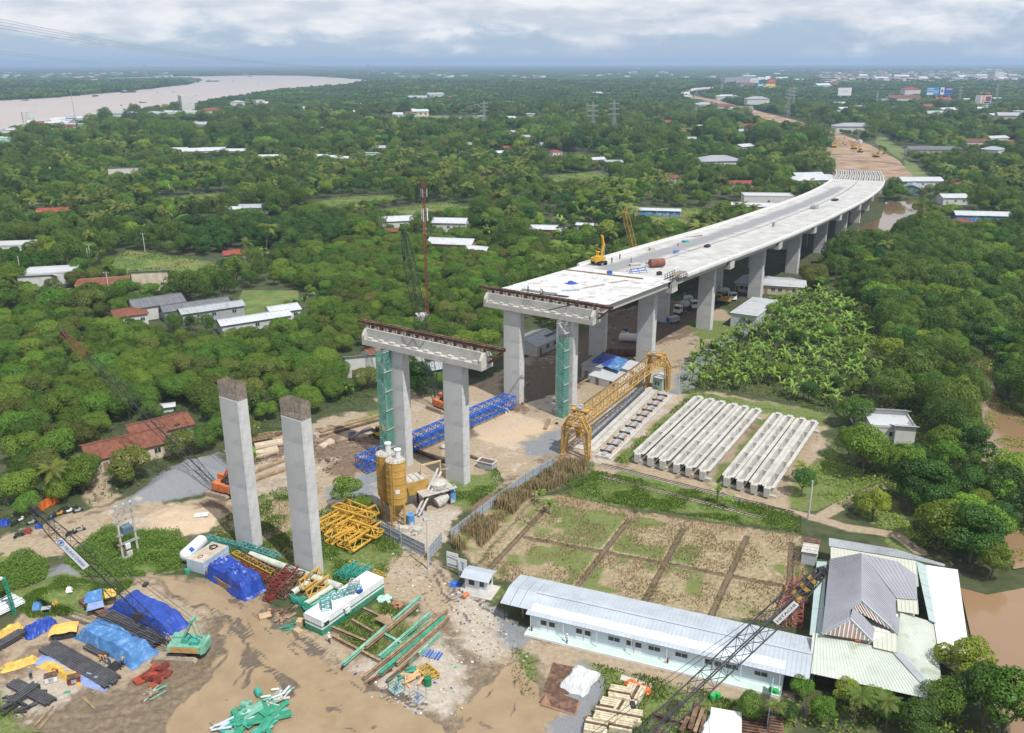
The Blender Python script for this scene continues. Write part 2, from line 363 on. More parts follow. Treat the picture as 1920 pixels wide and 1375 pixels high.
def build_ground():
    nx = int((GX1-GX0)/GS)+1; ny = int((GY1-GY0)/GS)+1
    xs = np.linspace(GX0, GX1, nx, dtype=np.float32); ys = np.linspace(GY0, GY1, ny, dtype=np.float32)
    X, Y = np.meshgrid(xs, ys)
    wgt = {}
    jx = (vnoise(X, Y, 3.2, 21)-.5)*2.6+(vnoise(X, Y, 1.1, 22)-.5)*1.2; jy = (vnoise(X, Y, 3.2, 23)-.5)*2.6+(vnoise(X, Y, 1.1, 24)-.5)*1.2
    for ly in LAYERS:
        w = np.zeros_like(X)
        for poly in DIRT.get(ly, []):
            wp = GP(poly); a = np.array([(p.x, p.y) for p in wp]); mn = a.min(0)-4; mx = a.max(0)+4
            i0 = max(0, int((mn[0]-GX0)/GS)); i1 = min(nx, int((mx[0]-GX0)/GS)+2); j0 = max(0, int((mn[1]-GY0)/GS)); j1 = min(ny, int((mx[1]-GY0)/GS)+2)
            if i1 <= i0 or j1 <= j0: continue
            sl = (slice(j0, j1), slice(i0, i1))
            k = 1.0 if ly != 'straw' else .3
            s = sdist(wp, X[sl]+jx[sl]*k, Y[sl]+jy[sl]*k)
            sf = {'water': 3.0, 'straw': 3.5, 'gravel': 5.0, 'mud': 7.0, 'rubble': 8.0, 'dark': 6.0}.get(ly, 4.5)
            w[sl] = np.maximum(w[sl], np.clip(.5-s/sf, 0, 1))
        wgt[ly] = w
    for ln in PATHS:
        wgt['earth'] = np.maximum(wgt['earth'], np.clip(1.25-ldist(GP(ln), X, Y)/1.6, 0, 1))
        wgt['grass'] *= np.clip(ldist(GP(ln), X, Y)/1.6-.4, 0, 1)
    Z = ground_z(X, Y)
    rut = np.zeros_like(X)
    for ln in RUTS:
        for off in (-1.0, 1.0):
            wl = GP(ln); q = []
            for i, p in enumerate(wl):
                d = (wl[min(i+1, len(wl)-1)]-wl[max(i-1, 0)]).normalized(); q.append(p+Vector((-d.y, d.x, 0))*off)
            d = ldist(q, X+jx*.35, Y+jy*.35)
            rut = np.maximum(rut, np.exp(-(d/.42)**2)); Z += .09*np.exp(-((d-1.0)/.4)**2)*(.4+vnoise(X, Y, 1.5, 31))
    ridg = np.zeros_like(X)
    for ln in RUTS:
        d = ldist(GP(ln), X+jx*.5, Y+jy*.5); ridg = np.maximum(ridg, np.exp(-(d/.42)**2)*np.clip((vnoise(X, Y, 3, 41)-.48)*5, 0, 1))
    Z -= .09*rut; wgt['rut'] = np.clip(ridg*.95+rut*np.clip((vnoise(X, Y, 2.2, 45)-.4)*3, 0, 1)*.8, 0, 1)
    wgt['water'] = np.clip(wgt['water']-.25*ridg-.28*(vnoise(X, Y, 6, 51) > .72), 0, 1)
    wgt['water'] = np.where(Z > .35, 0, wgt['water'])
    wgt['mud'] = np.maximum(wgt['mud'], np.clip(rut*.8*(wgt['earth'] > .4), 0, 1)*.75)
    dit = np.zeros_like(X)
    for ln in DITCH: dit = np.maximum(dit, np.clip(1.0-ldist(GP(ln), X, Y)/.72, 0, 1))
    Z -= .45*np.clip(dit, 0, 1)
    wgt['dark'] = np.maximum(wgt['dark'], dit*1.0); wgt['straw'] *= 1-np.clip(dit*1.6, 0, 1); wgt['mud'] *= 1-np.clip(dit, 0, 1); wgt['grass'] *= 1-np.clip(dit*1.6, 0, 1)
    gr = wgt['straw']*np.clip((vnoise(X, Y, 5.5, 61)*.6+vnoise(X, Y, 2.0, 62)*.4-.40)*3.2, 0, .62)*(dit < .1); wgt['grass'] = np.maximum(wgt['grass']*np.where(wgt['straw'] > .5, 0, 1), gr)
    wgt['dark'] = np.maximum(wgt['dark'], np.clip((vnoise(X, Y, 9, 71)*.65+vnoise(X, Y, 2.5, 73)*.35-.45)*2.2, 0, .55)*np.clip(wgt['earth']*1.5-.4, 0, 1))
    wgt['rubble'] = np.maximum(wgt['rubble'], np.clip((vnoise(X, Y, 8, 72)*.65+vnoise(X, Y, 2.2, 74)*.35-.52)*2.4, 0, .5)*np.clip(wgt['earth']*1.5-.4, 0, 1)*(wgt['water'] < .3))
    Z = np.where(wgt['water'] > .45, np.minimum(Z, -.02)*.2-.05, Z)
    ed = np.minimum(np.minimum(X-GX0, GX1-X), np.minimum(Y-GY0, GY1-Y)); Z *= np.clip(ed/3, 0, 1)
    nv = nx*ny
    V = np.stack([X.ravel(), Y.ravel(), Z.ravel()], 1)
    B = 20000.0
    outer = np.array([(-B, -3000, 0), (B, -3000, 0), (B, B, 0), (-B, B, 0)], np.float32)
    V = np.concatenate([V, outer])
    i = np.arange(nx-1); j = np.arange(ny-1); I, J = np.meshgrid(i, j); a = (J*nx+I).ravel()
    Q = np.stack([a, a+1, a+nx+1, a+nx], 1)
    c00, c10, c11, c01 = 0, nx-1, nv-1, nv-nx
    R = np.array([(nv, nv+1, c10, c00), (nv+1, nv+2, c11, c10), (nv+2, nv+3, c01, c11), (nv+3, nv, c00, c01)])
    Q = np.concatenate([Q, R])
    me = bpy.data.meshes.new('ground'); me.vertices.add(len(V)); me.vertices.foreach_set('co', V.ravel())
    me.loops.add(len(Q)*4); me.polygons.add(len(Q))
    me.loops.foreach_set('vertex_index', Q.ravel().astype(np.int32)); me.polygons.foreach_set('loop_start', np.arange(len(Q), dtype=np.int32)*4)
    me.polygons.foreach_set('use_smooth', np.ones(len(Q), bool))
    for ly in LAYERS:
        at = me.attributes.new(ly, 'FLOAT', 'POINT'); at.data.foreach_set('value', np.concatenate([wgt[ly].ravel(), np.zeros(4)]).astype(np.float32))
    me.update(); me.validate()
    m = bpy.data.materials.new('ground'); m.use_nodes = True
    N = m.node_tree.nodes; L = m.node_tree.links; b = N['Principled BSDF']; b.inputs['Specular IOR Level'].default_value = .4
    geo = N.new('ShaderNodeNewGeometry')
    def noise(sc, det=6, rough=.6, off=0):
        n = N.new('ShaderNodeTexNoise'); n.inputs['Scale'].default_value = sc; n.inputs['Detail'].default_value = det; n.inputs['Roughness'].default_value = rough
        mp = N.new('ShaderNodeMapping'); mp.inputs['Location'].default_value = (off, off*.7, off*.3); L.new(geo.outputs['Position'], mp.inputs[0]); L.new(mp.outputs[0], n.inputs['Vector']); return n.outputs[0]
    def ramp(f, cs):
        r = N.new('ShaderNodeValToRGB'); el = r.color_ramp.elements
        el[0].position = cs[0][0]; el[0].color = (*cs[0][1], 1); el[1].position = cs[-1][0]; el[1].color = (*cs[-1][1], 1)
        for p, c in cs[1:-1]:
            e = el.new(p); e.color = (*c, 1)
        L.new(f, r.inputs[0]); return r.outputs[0]
    nf = noise(1.3, 12, .74); nm = noise(.35, 7, .6, 13); nb = noise(9, 5, .7, 5); ne = noise(.55, 12, .72, 31)
    cols = {'base': ramp(nm, [(.3, (.022, .030, .012)), (.5, (.045, .060, .020)), (.7, (.075, .070, .035))]),
            'earth': ramp(nf, [(.30, (.19, .147, .098)), (.5, (.285, .226, .156)), (.70, (.37, .305, .225))]),
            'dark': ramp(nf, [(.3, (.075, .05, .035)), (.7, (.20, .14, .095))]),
            'mud': ramp(nf, [(.32, (.08, .06, .04)), (.5, (.145, .11, .072)), (.68, (.22, .168, .112))]),
            'gravel': ramp(nb, [(.3, (.095, .105, .118)), (.7, (.245, .258, .275))]),
            'sand': ramp(nf, [(.3, (.36, .27, .185)), (.7, (.47, .37, .265))]),
            'rubble': ramp(nf, [(.3, (.24, .205, .165)), (.52, (.36, .315, .262)), (.70, (.47, .425, .37))]),
            'straw': ramp(nf, [(.28, (.10, .08, .048)), (.5, (.25, .20, .12)), (.72, (.42, .345, .225))]),
            'grass': ramp(nf, [(.3, (.045, .075, .016)), (.5, (.10, .14, .032)), (.7, (.21, .20, .075))]),
            'rut': ramp(nf, [(.3, (.07, .054, .04)), (.7, (.15, .115, .085))]),
            'water': ramp(nm, [(.34, (.235, .17, .10)), (.64, (.28, .207, .125))])}
    rv = N.new('ShaderNodeValue'); rv.outputs[0].default_value = .9
    cur = cols['base']; rough = rv.outputs[0]
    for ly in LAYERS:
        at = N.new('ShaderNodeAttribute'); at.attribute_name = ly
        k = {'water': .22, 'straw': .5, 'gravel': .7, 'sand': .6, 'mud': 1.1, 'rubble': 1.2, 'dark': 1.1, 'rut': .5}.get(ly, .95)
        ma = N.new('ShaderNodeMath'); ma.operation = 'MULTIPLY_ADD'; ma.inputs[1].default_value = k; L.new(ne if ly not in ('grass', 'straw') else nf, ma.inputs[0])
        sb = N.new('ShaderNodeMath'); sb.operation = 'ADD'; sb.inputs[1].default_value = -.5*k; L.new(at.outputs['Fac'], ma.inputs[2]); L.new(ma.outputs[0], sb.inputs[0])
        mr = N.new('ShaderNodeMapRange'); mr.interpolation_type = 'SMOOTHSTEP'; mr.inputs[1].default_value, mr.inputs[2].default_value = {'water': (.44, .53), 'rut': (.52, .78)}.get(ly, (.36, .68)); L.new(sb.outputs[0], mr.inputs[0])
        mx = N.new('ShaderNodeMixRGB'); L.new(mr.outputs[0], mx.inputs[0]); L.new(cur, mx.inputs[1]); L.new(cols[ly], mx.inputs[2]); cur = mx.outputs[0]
        if ly in ('mud', 'water', 'rut'):
            mv = N.new('ShaderNodeMixRGB'); L.new(mr.outputs[0], mv.inputs[0]); L.new(rough, mv.inputs[1]); mv.inputs[2].default_value = (.55,)*3+(1,) if ly != 'water' else (.05,)*3+(1,); rough = mv.outputs[0]
            wm = mr.outputs[0] if ly != 'rut' else wm
    L.new(cur, b.inputs['Base Color']); L.new(rough, b.inputs['Roughness'])
    inv = N.new('ShaderNodeMath'); inv.operation = 'SUBTRACT'; inv.inputs[0].default_value = 1; L.new(wm, inv.inputs[1])
    bs = N.new('ShaderNodeMath'); bs.operation = 'MULTIPLY'; bs.inputs[1].default_value = .6; L.new(inv.outputs[0], bs.inputs[0])
    bp = N.new('ShaderNodeBump'); bp.inputs['Distance'].default_value = .07; L.new(bs.outputs[0], bp.inputs['Strength']); L.new(nf, bp.inputs['Height']); L.new(bp.outputs[0], b.inputs['Normal'])
    me.materials.append(m)
    tag(link('ground', me), kind='structure')
build_ground()
# waters, far earthworks, meadows
def watermat(name, col, rough=.12, wave=.02, sc=.25):
    m = mat(name, col, rough=rough, var=.08, scale=.02, spec=.5)
    N = m.node_tree.nodes; L = m.node_tree.links
    bp = N.new('ShaderNodeBump'); bp.inputs['Strength'].default_value = .25; bp.inputs['Distance'].default_value = wave
    nb = N.new('ShaderNodeTexNoise'); nb.inputs['Scale'].default_value = sc; nb.inputs['Detail'].default_value = 4; tc = N.new('ShaderNodeTexCoord'); L.new(tc.outputs['Object'], nb.inputs['Vector'])
    L.new(nb.outputs[0], bp.inputs['Height']); L.new(bp.outputs[0], N['Principled BSDF'].inputs['Normal'])
    return m
def sheet(name, pts, m, z):
    import mathutils
    w = [Vector((p.x, p.y, z)) for p in (pts if isinstance(pts[0], Vector) else GP(pts))]
    tri = mathutils.geometry.tessellate_polygon([w])
    mb = MB(); mb.add(w, [t if (w[t[1]]-w[t[0]]).cross(w[t[2]]-w[t[0]]).z > 0 else t[::-1] for t in tri])
    return struct(name, mb, m)
P_RIVER = [(-700,250),(0,246),(70,233),(150,221),(250,210),(330,200),(440,183),(540,168),(620,164),(708,154.5),(685,149),(620,145),(560,142),(470,141.5),(380,143.5),(340,147),(372,150.5),(356,157),(300,164.5),(200,175),(100,183),(0,189),(-700,205)]
P_RIVER2 = [(180,147),(380,143),(340,146.5),(200,149)]
P_POND = [(1800,1105),(1850,1118),(1920,1105),(2300,1050),(2300,1500),(1940,1480),(1880,1360),(1835,1270),(1818,1185)]
P_CANAL = [(1790,668),(1850,672),(1872,755),(1930,790),(2050,830),(2050,980),(1925,935),(1862,885),(1822,850),(1842,790),(1832,735)]
P_POND2 = [(1660,380),(1728,378),(1716,402),(1692,424),(1672,442),(1598,444),(1612,428),(1652,410)]
P_CANAL2 = [(1868,985),(1905,990),(1960,1060),(1900,1070),(1885,1030)]
M_RIV = watermat('river_water', (.36, .295, .255), .35, .03, .02)
M_PND = watermat('pond_water', (.235, .15, .085), .10, .012, .4)
sheet('river', P_RIVER, M_RIV, .10)
sheet('river', P_RIVER2, M_RIV, .14)
sheet('pond', P_POND, M_PND, .24); sheet('canal', P_CANAL, M_PND, .26); sheet('canal', P_CANAL2, M_PND, .26); sheet('pond', P_POND2, watermat('pond_water_clear', (.17, .11, .065), .05, .006, .4), .26)
P_EARTHW = [(1565,335),(1558,318),(1548,285),(1552,262),(1530,250),(1480,236),(1430,222),(1380,208),(1330,196),(1282,184),(1288,178),(1336,186),(1392,201),(1452,216),(1512,231),(1562,246),(1632,272),(1684,300),(1712,330),(1690,338),(1600,345)]
P_MEAD = [[(700,396),(830,380),(905,392),(765,411)], [(1010,332),(1120,322),(1150,335),(1040,346)], [(300,372),(420,362),(440,370),(320,384)], [(1180,388),(1335,393),(1318,418),(1275,424),(1200,416)], [(585,382),(640,370),(750,366),(740,376),(640,392),(600,394)], [(205,492),(240,470),(400,492),(405,512),(330,524),(220,515)], [(455,545),(560,545),(560,565),(470,600),(440,580)],
          [(680,215),(900,218),(900,226),(690,224)], [(1695,300),(1720,310),(1760,350),(1735,352),(1700,335)], [(1650,250),(1700,285),(1690,300),(1640,268)], [(1400,215),(1480,240),(1440,235),(1400,222)]]
P_WETMEAD = [(1238,410),(1262,399),(1272,404),(1252,420),(1225,424)]
M_EARTH2 = mat('bare_earth', (.29, .205, .135), var=.3, scale=.06, col2=(.16, .10, .06), w2=.42, s2=.035, bump=.3)
M_MEAD = mat('meadow_grass', (.10, .15, .04), var=.35, scale=.12, col2=(.15, .15, .055), w2=.5, s2=.05, bump=.2)
def earthworks():
    import mathutils
    w = [G(u, v, .2 if v > 262 else min(5.5, .2+(262-v)*.12)) for u, v in P_EARTHW]; t = mathutils.geometry.tessellate_polygon([[Vector((p.x, p.y, 0)) for p in w]]); mb = MB()
    mb.add(w, [q if (w[q[1]]-w[q[0]]).cross(w[q[2]]-w[q[0]]).z > 0 else q[::-1] for q in t]); n = len(w)
    mb.add(w+[p*1.0+Vector((0, 0, -p.z-.5)) for p in w], [(i, (i+1) % n, n+(i+1) % n, n+i) for i in range(n)]); struct('earthworks', mb, M_EARTH2)
earthworks()
for q in P_MEAD: sheet('meadow', q, M_MEAD, .12)
sheet('pond', P_WETMEAD, M_PND, .2)
# viaduct
M_CON = mat('column_concrete', (.46, .465, .465), var=.07, scale=.55, bump=.01, col2=(.40, .407, .415), w2=.4, s2=.35, rough=.8, streak=True, rand=.05)
M_CONL = mat('cast_concrete', (.43, .42, .395), var=.14, scale=.6, bump=.01, col2=(.33, .32, .295), w2=.34, s2=.3)
M_RUST = mat('rusty_steel', (.115, .066, .045), var=.35, scale=1.2, col2=(.19, .115, .078), w2=.4)
M_REBAR = mat('rebar', (.30, .25, .215), var=.3, scale=2)
M_DARK = mat('dark_steel', (.035, .037, .042), var=.3, scale=1.5)
M_GRY = mat('grey_steel', (.30, .31, .33), var=.15, scale=1)
M_WHT = mat('white_paint', (.60, .61, .62), var=.06, scale=.6, rough=.5)
M_BLU = mat('blue_paint', (.02, .10, .42), var=.2, scale=.8, rough=.5)
M_TEAL = mat('teal_paint', (.05, .30, .24), var=.25, scale=.9, rough=.6)
M_YEL = mat('yellow_paint', (.44, .27, .07), var=.2, scale=.5, rough=.6, col2=(.29, .18, .065), w2=.22, s2=.6)
M_YEX = mat('excavator_yellow', (.52, .31, .03), var=.1, scale=.8, rough=.45)
CL = [Vector(p) for p in ((-38.2, 125.9), (-16.4, 157.7), (6.4, 192.0), (29.5, 226.2), (52.4, 260.4), (77.2, 296.8), (101, 334.0), (123.9, 371.5), (146.0, 408.8), (166.4, 446), (185.5, 484), (202.5, 522), (218, 560), (231.5, 598))]
def cl_dir(i):
    a = CL[max(0, i-1)]; b = CL[min(len(CL)-1, i+1)]; return (b-a).normalized()
def ctop(i): return 26.35 if i == 0 else 24.2-1.62*(i-1)              # underside of the cap
def dtop(i): return ctop(i)+1.15+2.05
def rectc(w, d, c):
    a, b = w/2, d/2
    return [(-a+c, -b), (a-c, -b), (a, -b+c), (a, b-c), (a-c, b), (-a+c, b), (-a, b-c), (-a, -b+c)]
LIFT = {}
def lift_mesh(h):
    k = round(h, 2)
    if k not in LIFT:
        mb = MB(); mb.prism(rectc(4.8, 2.0, .22), .012, h-.012); LIFT[k] = mb.mesh('lift', M_CON)
    return LIFT[k]
def column(par, x, h, rest=3.9):
    """a shaft with its pour lifts; par is the pier; x across the bridge"""
    mb = MB(); mb.prism([(p[0]+x, p[1]) for p in rectc(4.72, 1.92, .2)], -1.0, h-.02)
    c = mb.build('column', M_CON, par)
    n = max(2, round(h/rest)); z = -.6; hs = [ (h+.6)/n ]*n
    for q in hs:
        o = link('lift', lift_mesh(q), c, (x, 0, z)); z += q
    return c
def pier_frame(i):
    d = cl_dir(i); return Vector((CL[i].x, CL[i].y, 0)), math.atan2(d.y, d.x)-math.pi/2   # local x across (to the right), y along
# the two bare columns
def bare_column(x, lab):
    c, rz = pier_frame(0); R = Matrix.Rotation(rz, 3, 'Z'); p = c+R @ Vector((x, 0, 0))
    t = thing('bridge_column', lab, 'column', p, rz, 'unfinished columns waiting for their cap')
    H = ctop(0); n = 7; z = -.6
    for k in range(n):
        q = (H+.6)/n; link('lift', lift_mesh(q), t, (0, 0, z)); z += q
    mb = MB(); a, b = 2.28, .88
    pts = [(-a+i*2*a/34, s) for s in (-b, b) for i in range(35)]+[(s, -b+i*2*b/14) for s in (-a, a) for i in range(1, 14)]
    for (px, py) in pts: mb.beam((px, py, H-.1), (px+rnd.uniform(-.03, .03), py+rnd.uniform(-.03, .03), H+2.75+rnd.uniform(-.25, .1)), .045, caps=False)
    for px, py in [(x_*.5, y_*.42) for x_ in np.linspace(-4, 4, 9) for y_ in np.linspace(-1.6, 1.6, 4)]:
        mb.beam((px, py, H-.1), (px, py, H+2.6+rnd.uniform(-.2, .2)), .04, caps=False)
    mb.build('starter_bars', M_REBAR, t)
    mb = MB()
    for k in range(9):
        zz = H+.25+k*.3; r = [(-a, -b, zz), (a, -b, zz), (a, b, zz), (-a, b, zz)]
        for q in range(4): mb.beam(r[q], r[(q+1) % 4], .04, caps=False)
    mb.build('stirrups', M_REBAR, t)
    mb = MB(); mb.box((1.5, -.3, H+.35), (.9, .5, .5)); mb.build('cover_block', M_CONL, t)
bare_column(-7.15, 'bare grey column with rebar on top, farther from the yellow silos'); bare_column(7.15, 'bare grey column with rebar on top, nearer the green and white container')
def pier(i, lab):
    c, rz = pier_frame(i); H = ctop(i)
    t = thing('bridge_pier', lab, 'bridge pier', c, rz, 'viaduct piers')
    for x in (-7.15, 7.15): column(t, x, H)
    L = 14.4
    mb = MB()                                                             # inverted-T cap
    mb.extr([(-1.75, 0), (1.75, 0), (1.75, 1.15), (.75, 1.15), (.75, 3.1), (-.75, 3.1), (-.75, 1.15), (-1.75, 1.15)], (-L, 0, H), (L, 0, H))
    cap = mb.build('cap_beam', M_CONL, t)
    for s in (-1, 1):
        mb = MB(); x = s*(L-.28)
        mb.extr([(-1.78, -.02), (1.78, -.02), (1.78, 1.9), (.9, 3.02), (-.9, 3.02), (-1.78, 1.9)], (x-.3, 0, H), (x+.3, 0, H)); mb.build('end_wall', M_CONL, cap)
    if i <= 2:
        for k in range(10):
            x = -L+1.75+k*(2*L-3.5)/9
            mb = MB(); mb.box((x, -1.25, H+1.15+.2), (1.0 if k % 2 else 1.25, .7, .4)); mb.build('bearing_block', M_CONL, cap)
        if i == 1:
            for k in range(10):
                x = -L+1.75+k*(2*L-3.5)/9; mb = MB(); mb.box((x, 1.25, H+1.35), (1.1, .7, .4)); mb.build('bearing_block', M_CONL, cap)
    return t
LB = {1: 'free standing viaduct pier with green netted stair beside it', 2: 'pier at the open end of the deck with a brown rail along its cap', 3: 'viaduct pier rising behind the yellow gantry crane', 4: 'viaduct pier beside the parked concrete mixer trucks',
      5: 'viaduct pier beside the flat grey warehouse under the deck', 6: 'viaduct pier just past the long white sheds', 7: 'viaduct pier standing out of the trees past the sheds', 8: 'viaduct pier at the near edge of the brown pond',
      9: 'low viaduct pier beside the brown pond', 10: 'low viaduct pier past the pond where the deck curves', 11: 'low viaduct pier where the finished deck meets bare girders', 12: 'low viaduct pier in the middle of the bare girders', 13: 'abutment pier at the far end of the girders'}
PIERS = {i: pier(i, LB[i]) for i in range(1, 14)}
# rails for the launching gantry on the caps
def launch_rail(i, lab):
    c, rz = pier_frame(i); z = ctop(i)+3.1
    t = thing('launching_rail', lab, 'rail beam', (c.x, c.y, z), rz, 'rails on the pier caps')
    for y in (-.35, .35):
        mb = MB(); mb.ibeam((-16.6, y, 1.0), (18.2, y, 1.0), .34, .62); mb.build('rail_beam', M_RUST, t)
    for k in range(26):
        x = -14+k*1.12; mb = MB(); mb.box((x, 0, .33), (.28 if k % 3 else .5, .9, .66)); mb.build('packing_block', M_RUST if k % 2 else M_CONL, t)
    mb = MB()
    for y in (-.35, .35): mb.ibeam((14.9, y, -1.9), (17.8, y, .7), .25, .35); mb.ibeam((14.8, y, -2.0), (14.8, y, .7), .25, .3); mb.beam((14.8, y, -.7), (16.3, y, -.7), .2)
    mb.build('end_bracket', M_RUST, t)
    for k in range(14):
        x = -15+k*2.4; mb = MB(); mb.beam((x, -.6, 1.35), (x+.5, .6, 1.35), .08); mb.build('tie_bar', M_RUST, t)
launch_rail(1, 'rusty launching rail on the free standing pier cap'); launch_rail(2, 'rusty launching rail along the open end of the deck')
for k, (x0, x1) in enumerate(((-4.9, -2.2), (-2.0, .6))):                   # cables hanging over the cap
    c, rz = pier_frame(1); mb = MB(); pts = [(x0+(x1-x0)*s/8, -.8-.06*math.sin(s*.4), ctop(1)+3.1-1.5*math.sin(math.pi*s/8)) for s in range(9)]
    mb.path(pts, .04); solo('hanging_cable', mb, M_DARK, ['black cable loop hanging on the pier cap face, left one', 'black cable loop hanging on the pier cap face, right one'][k], 'cable', c, rz, 'cables on the pier cap')
# ---- deck
VD = thing('viaduct', 'long curved concrete viaduct deck under construction ending in the air', 'viaduct', (0, 0, 0))
HW = 14.2
M_PAR = mat('parapet_concrete', (.50, .505, .50), var=.08, scale=.4)
M_DECK = mat('deck_concrete', (.41, .41, .405), var=.14, scale=.3, col2=(.33, .325, .31), w2=.42, s2=.16, bump=.006)
def deck_mat():
    N = M_DECK.node_tree.nodes; L = M_DECK.node_tree.links; b = N['Principled BSDF']; old = b.inputs['Base Color'].links[0].from_socket
    at = N.new('ShaderNodeAttribute'); at.attribute_name = 'stain'; n = N.new('ShaderNodeTexNoise'); n.inputs['Scale'].default_value = .16; n.inputs['Detail'].default_value = 8; n.inputs['Roughness'].default_value = .65
    tc = N.new('ShaderNodeTexCoord'); mp = N.new('ShaderNodeMapping'); mp.inputs['Rotation'].default_value = (0, 0, math.radians(-58)); mp.inputs['Scale'].default_value = (.35, 1.6, 1)
    L.new(tc.outputs['Object'], mp.inputs[0]); L.new(mp.outputs[0], n.inputs['Vector'])
    ma = N.new('ShaderNodeMath'); ma.operation = 'MULTIPLY_ADD'; ma.inputs[1].default_value = 1.3; L.new(n.outputs[0], ma.inputs[0]); sb = N.new('ShaderNodeMath'); sb.operation = 'ADD'; sb.inputs[1].default_value = -.65
    L.new(at.outputs['Fac'], ma.inputs[2]); L.new(ma.outputs[0], sb.inputs[0])
    mr = N.new('ShaderNodeMapRange'); mr.inputs[1].default_value = .25; mr.inputs[2].default_value = .85; mr.interpolation_type = 'SMOOTHSTEP'; L.new(sb.outputs[0], mr.inputs[0])
    mu = N.new('ShaderNodeMath'); mu.operation = 'MULTIPLY'; mu.inputs[1].default_value = .85; L.new(mr.outputs[0], mu.inputs[0])
    mx = N.new('ShaderNodeMixRGB'); L.new(mu.outputs[0], mx.inputs[0]); L.new(old, mx.inputs[1]); mx.inputs[2].default_value = (.19, .195, .21, 1); L.new(mx.outputs[0], b.inputs['Base Color'])
deck_mat()
def clp(s):
    """centre line point, right vector and deck height at pier number s"""
    i = min(int(s), len(CL)-2); f = s-i
    p0 = CL[max(i-1, 0)]; p1 = CL[i]; p2 = CL[i+1]; p3 = CL[min(i+2, len(CL)-1)]
    cr = lambda a, b, c, d, t: .5*((2*b)+(c-a)*t+(2*a-5*b+4*c-d)*t*t+(3*b-3*c+d-a)*t**3)
    p = cr(p0, p1, p2, p3, f); q = cr(p0, p1, p2, p3, f+.02); d = (q-p).normalized()
    return Vector((p.x, p.y, 0)), Vector((d.y, -d.x, 0)), dtop(i)+(dtop(i+1)-dtop(i))*f
def swept(s0, s1, prof, n=8, stain=None):
    """closed profile (across, height above deck) swept along the deck"""
    mb = MB(); m = len(prof); rows = []
    for k in range(n+1):
        s = s0+(s1-s0)*k/n; p, r, z = clp(s); rows.append([p+r*a+Vector((0, 0, z+b)) for a, b in prof])
    fs = []
    for k in range(n):
        for i in range(m): fs.append((k*m+i, (k+1)*m+i, (k+1)*m+(i+1) % m, k*m+(i+1) % m))
    fs += [tuple(range(m)), tuple(range((n+1)*m-1, n*m-1, -1))]
    mb.add([v for r_ in rows for v in r_], fs); return mb
def deck_span(s0, s1, w0=-HW, w1=HW, m=None, t=.22):
    n = 10; ac = np.linspace(w0, w1, 15)
    prof = [(a, 0) for a in ac]+[(a, -t) for a in ac[::-1]]
    mb = swept(s0, s1, prof, n); me = mb.mesh('deck_slab', m or M_DECK)
    at = me.attributes.new('stain', 'FLOAT', 'POINT'); vals = []
    for k in range(n+1):
        s = s0+(s1-s0)*k/n
        for a, b in prof:
            x = math.exp(-((a+5.6)/3.6)**2)*(1.15 if s > 3 else .0)*(1 if s < 9.4 else max(0, 1-(s-9.4)*1.5))+math.exp(-((a-4)/2)**2)*.42*(s > 4.5)*(s < 9)
            vals.append(x)
    at.data.foreach_set('value', vals)
    o = link('deck_slab', me, VD); return o
M_SHEET = mat('formwork_sheet', (.50, .51, .52), var=.14, scale=.5, col2=(.33, .31, .285), w2=.36, s2=.35, bump=.01)
deck_span(2.03, 3.0, m=M_SHEET, t=.12)
for k in range(3, 11): deck_span(k+.0005, k+1-.0005)
def edge(s0, s1, side):
    a = side*HW; q = side
    pr = [(a+.55*q, -.45), (a+.62*q, -.1), (a+.55*q, .42), (a+.30*q, .74), (a-.02*q, .74), (a-.12*q, .28), (a-.42*q, .004), (a-.02*q, -.3)]
    if side < 0: pr = pr[::-1]
    return swept(s0, s1, pr, 9).build('parapet', M_PAR, VD)
for k in range(3, 11):
    edge(k+(.0 if k > 3 else .18), k+.998, 1); edge(k+(.0 if k > 3 else .02), k+.998, -1)
    swept(k+.05, k+.99, [(-.55, .003), (.1, .003), (.1, .2), (-.55, .2)], 8).build('median_kerb', M_DECK, VD)
mb = MB()
for s in np.arange(3.3, 10.9, .014):
    p, r, z = clp(s); mb.beam(p+r*.28+Vector((0, 0, z)), p+r*.28+Vector((0, 0, z+.45)), .05, caps=False)
tag(mb.build('starter_bars', M_REBAR, VD), kind='stuff')
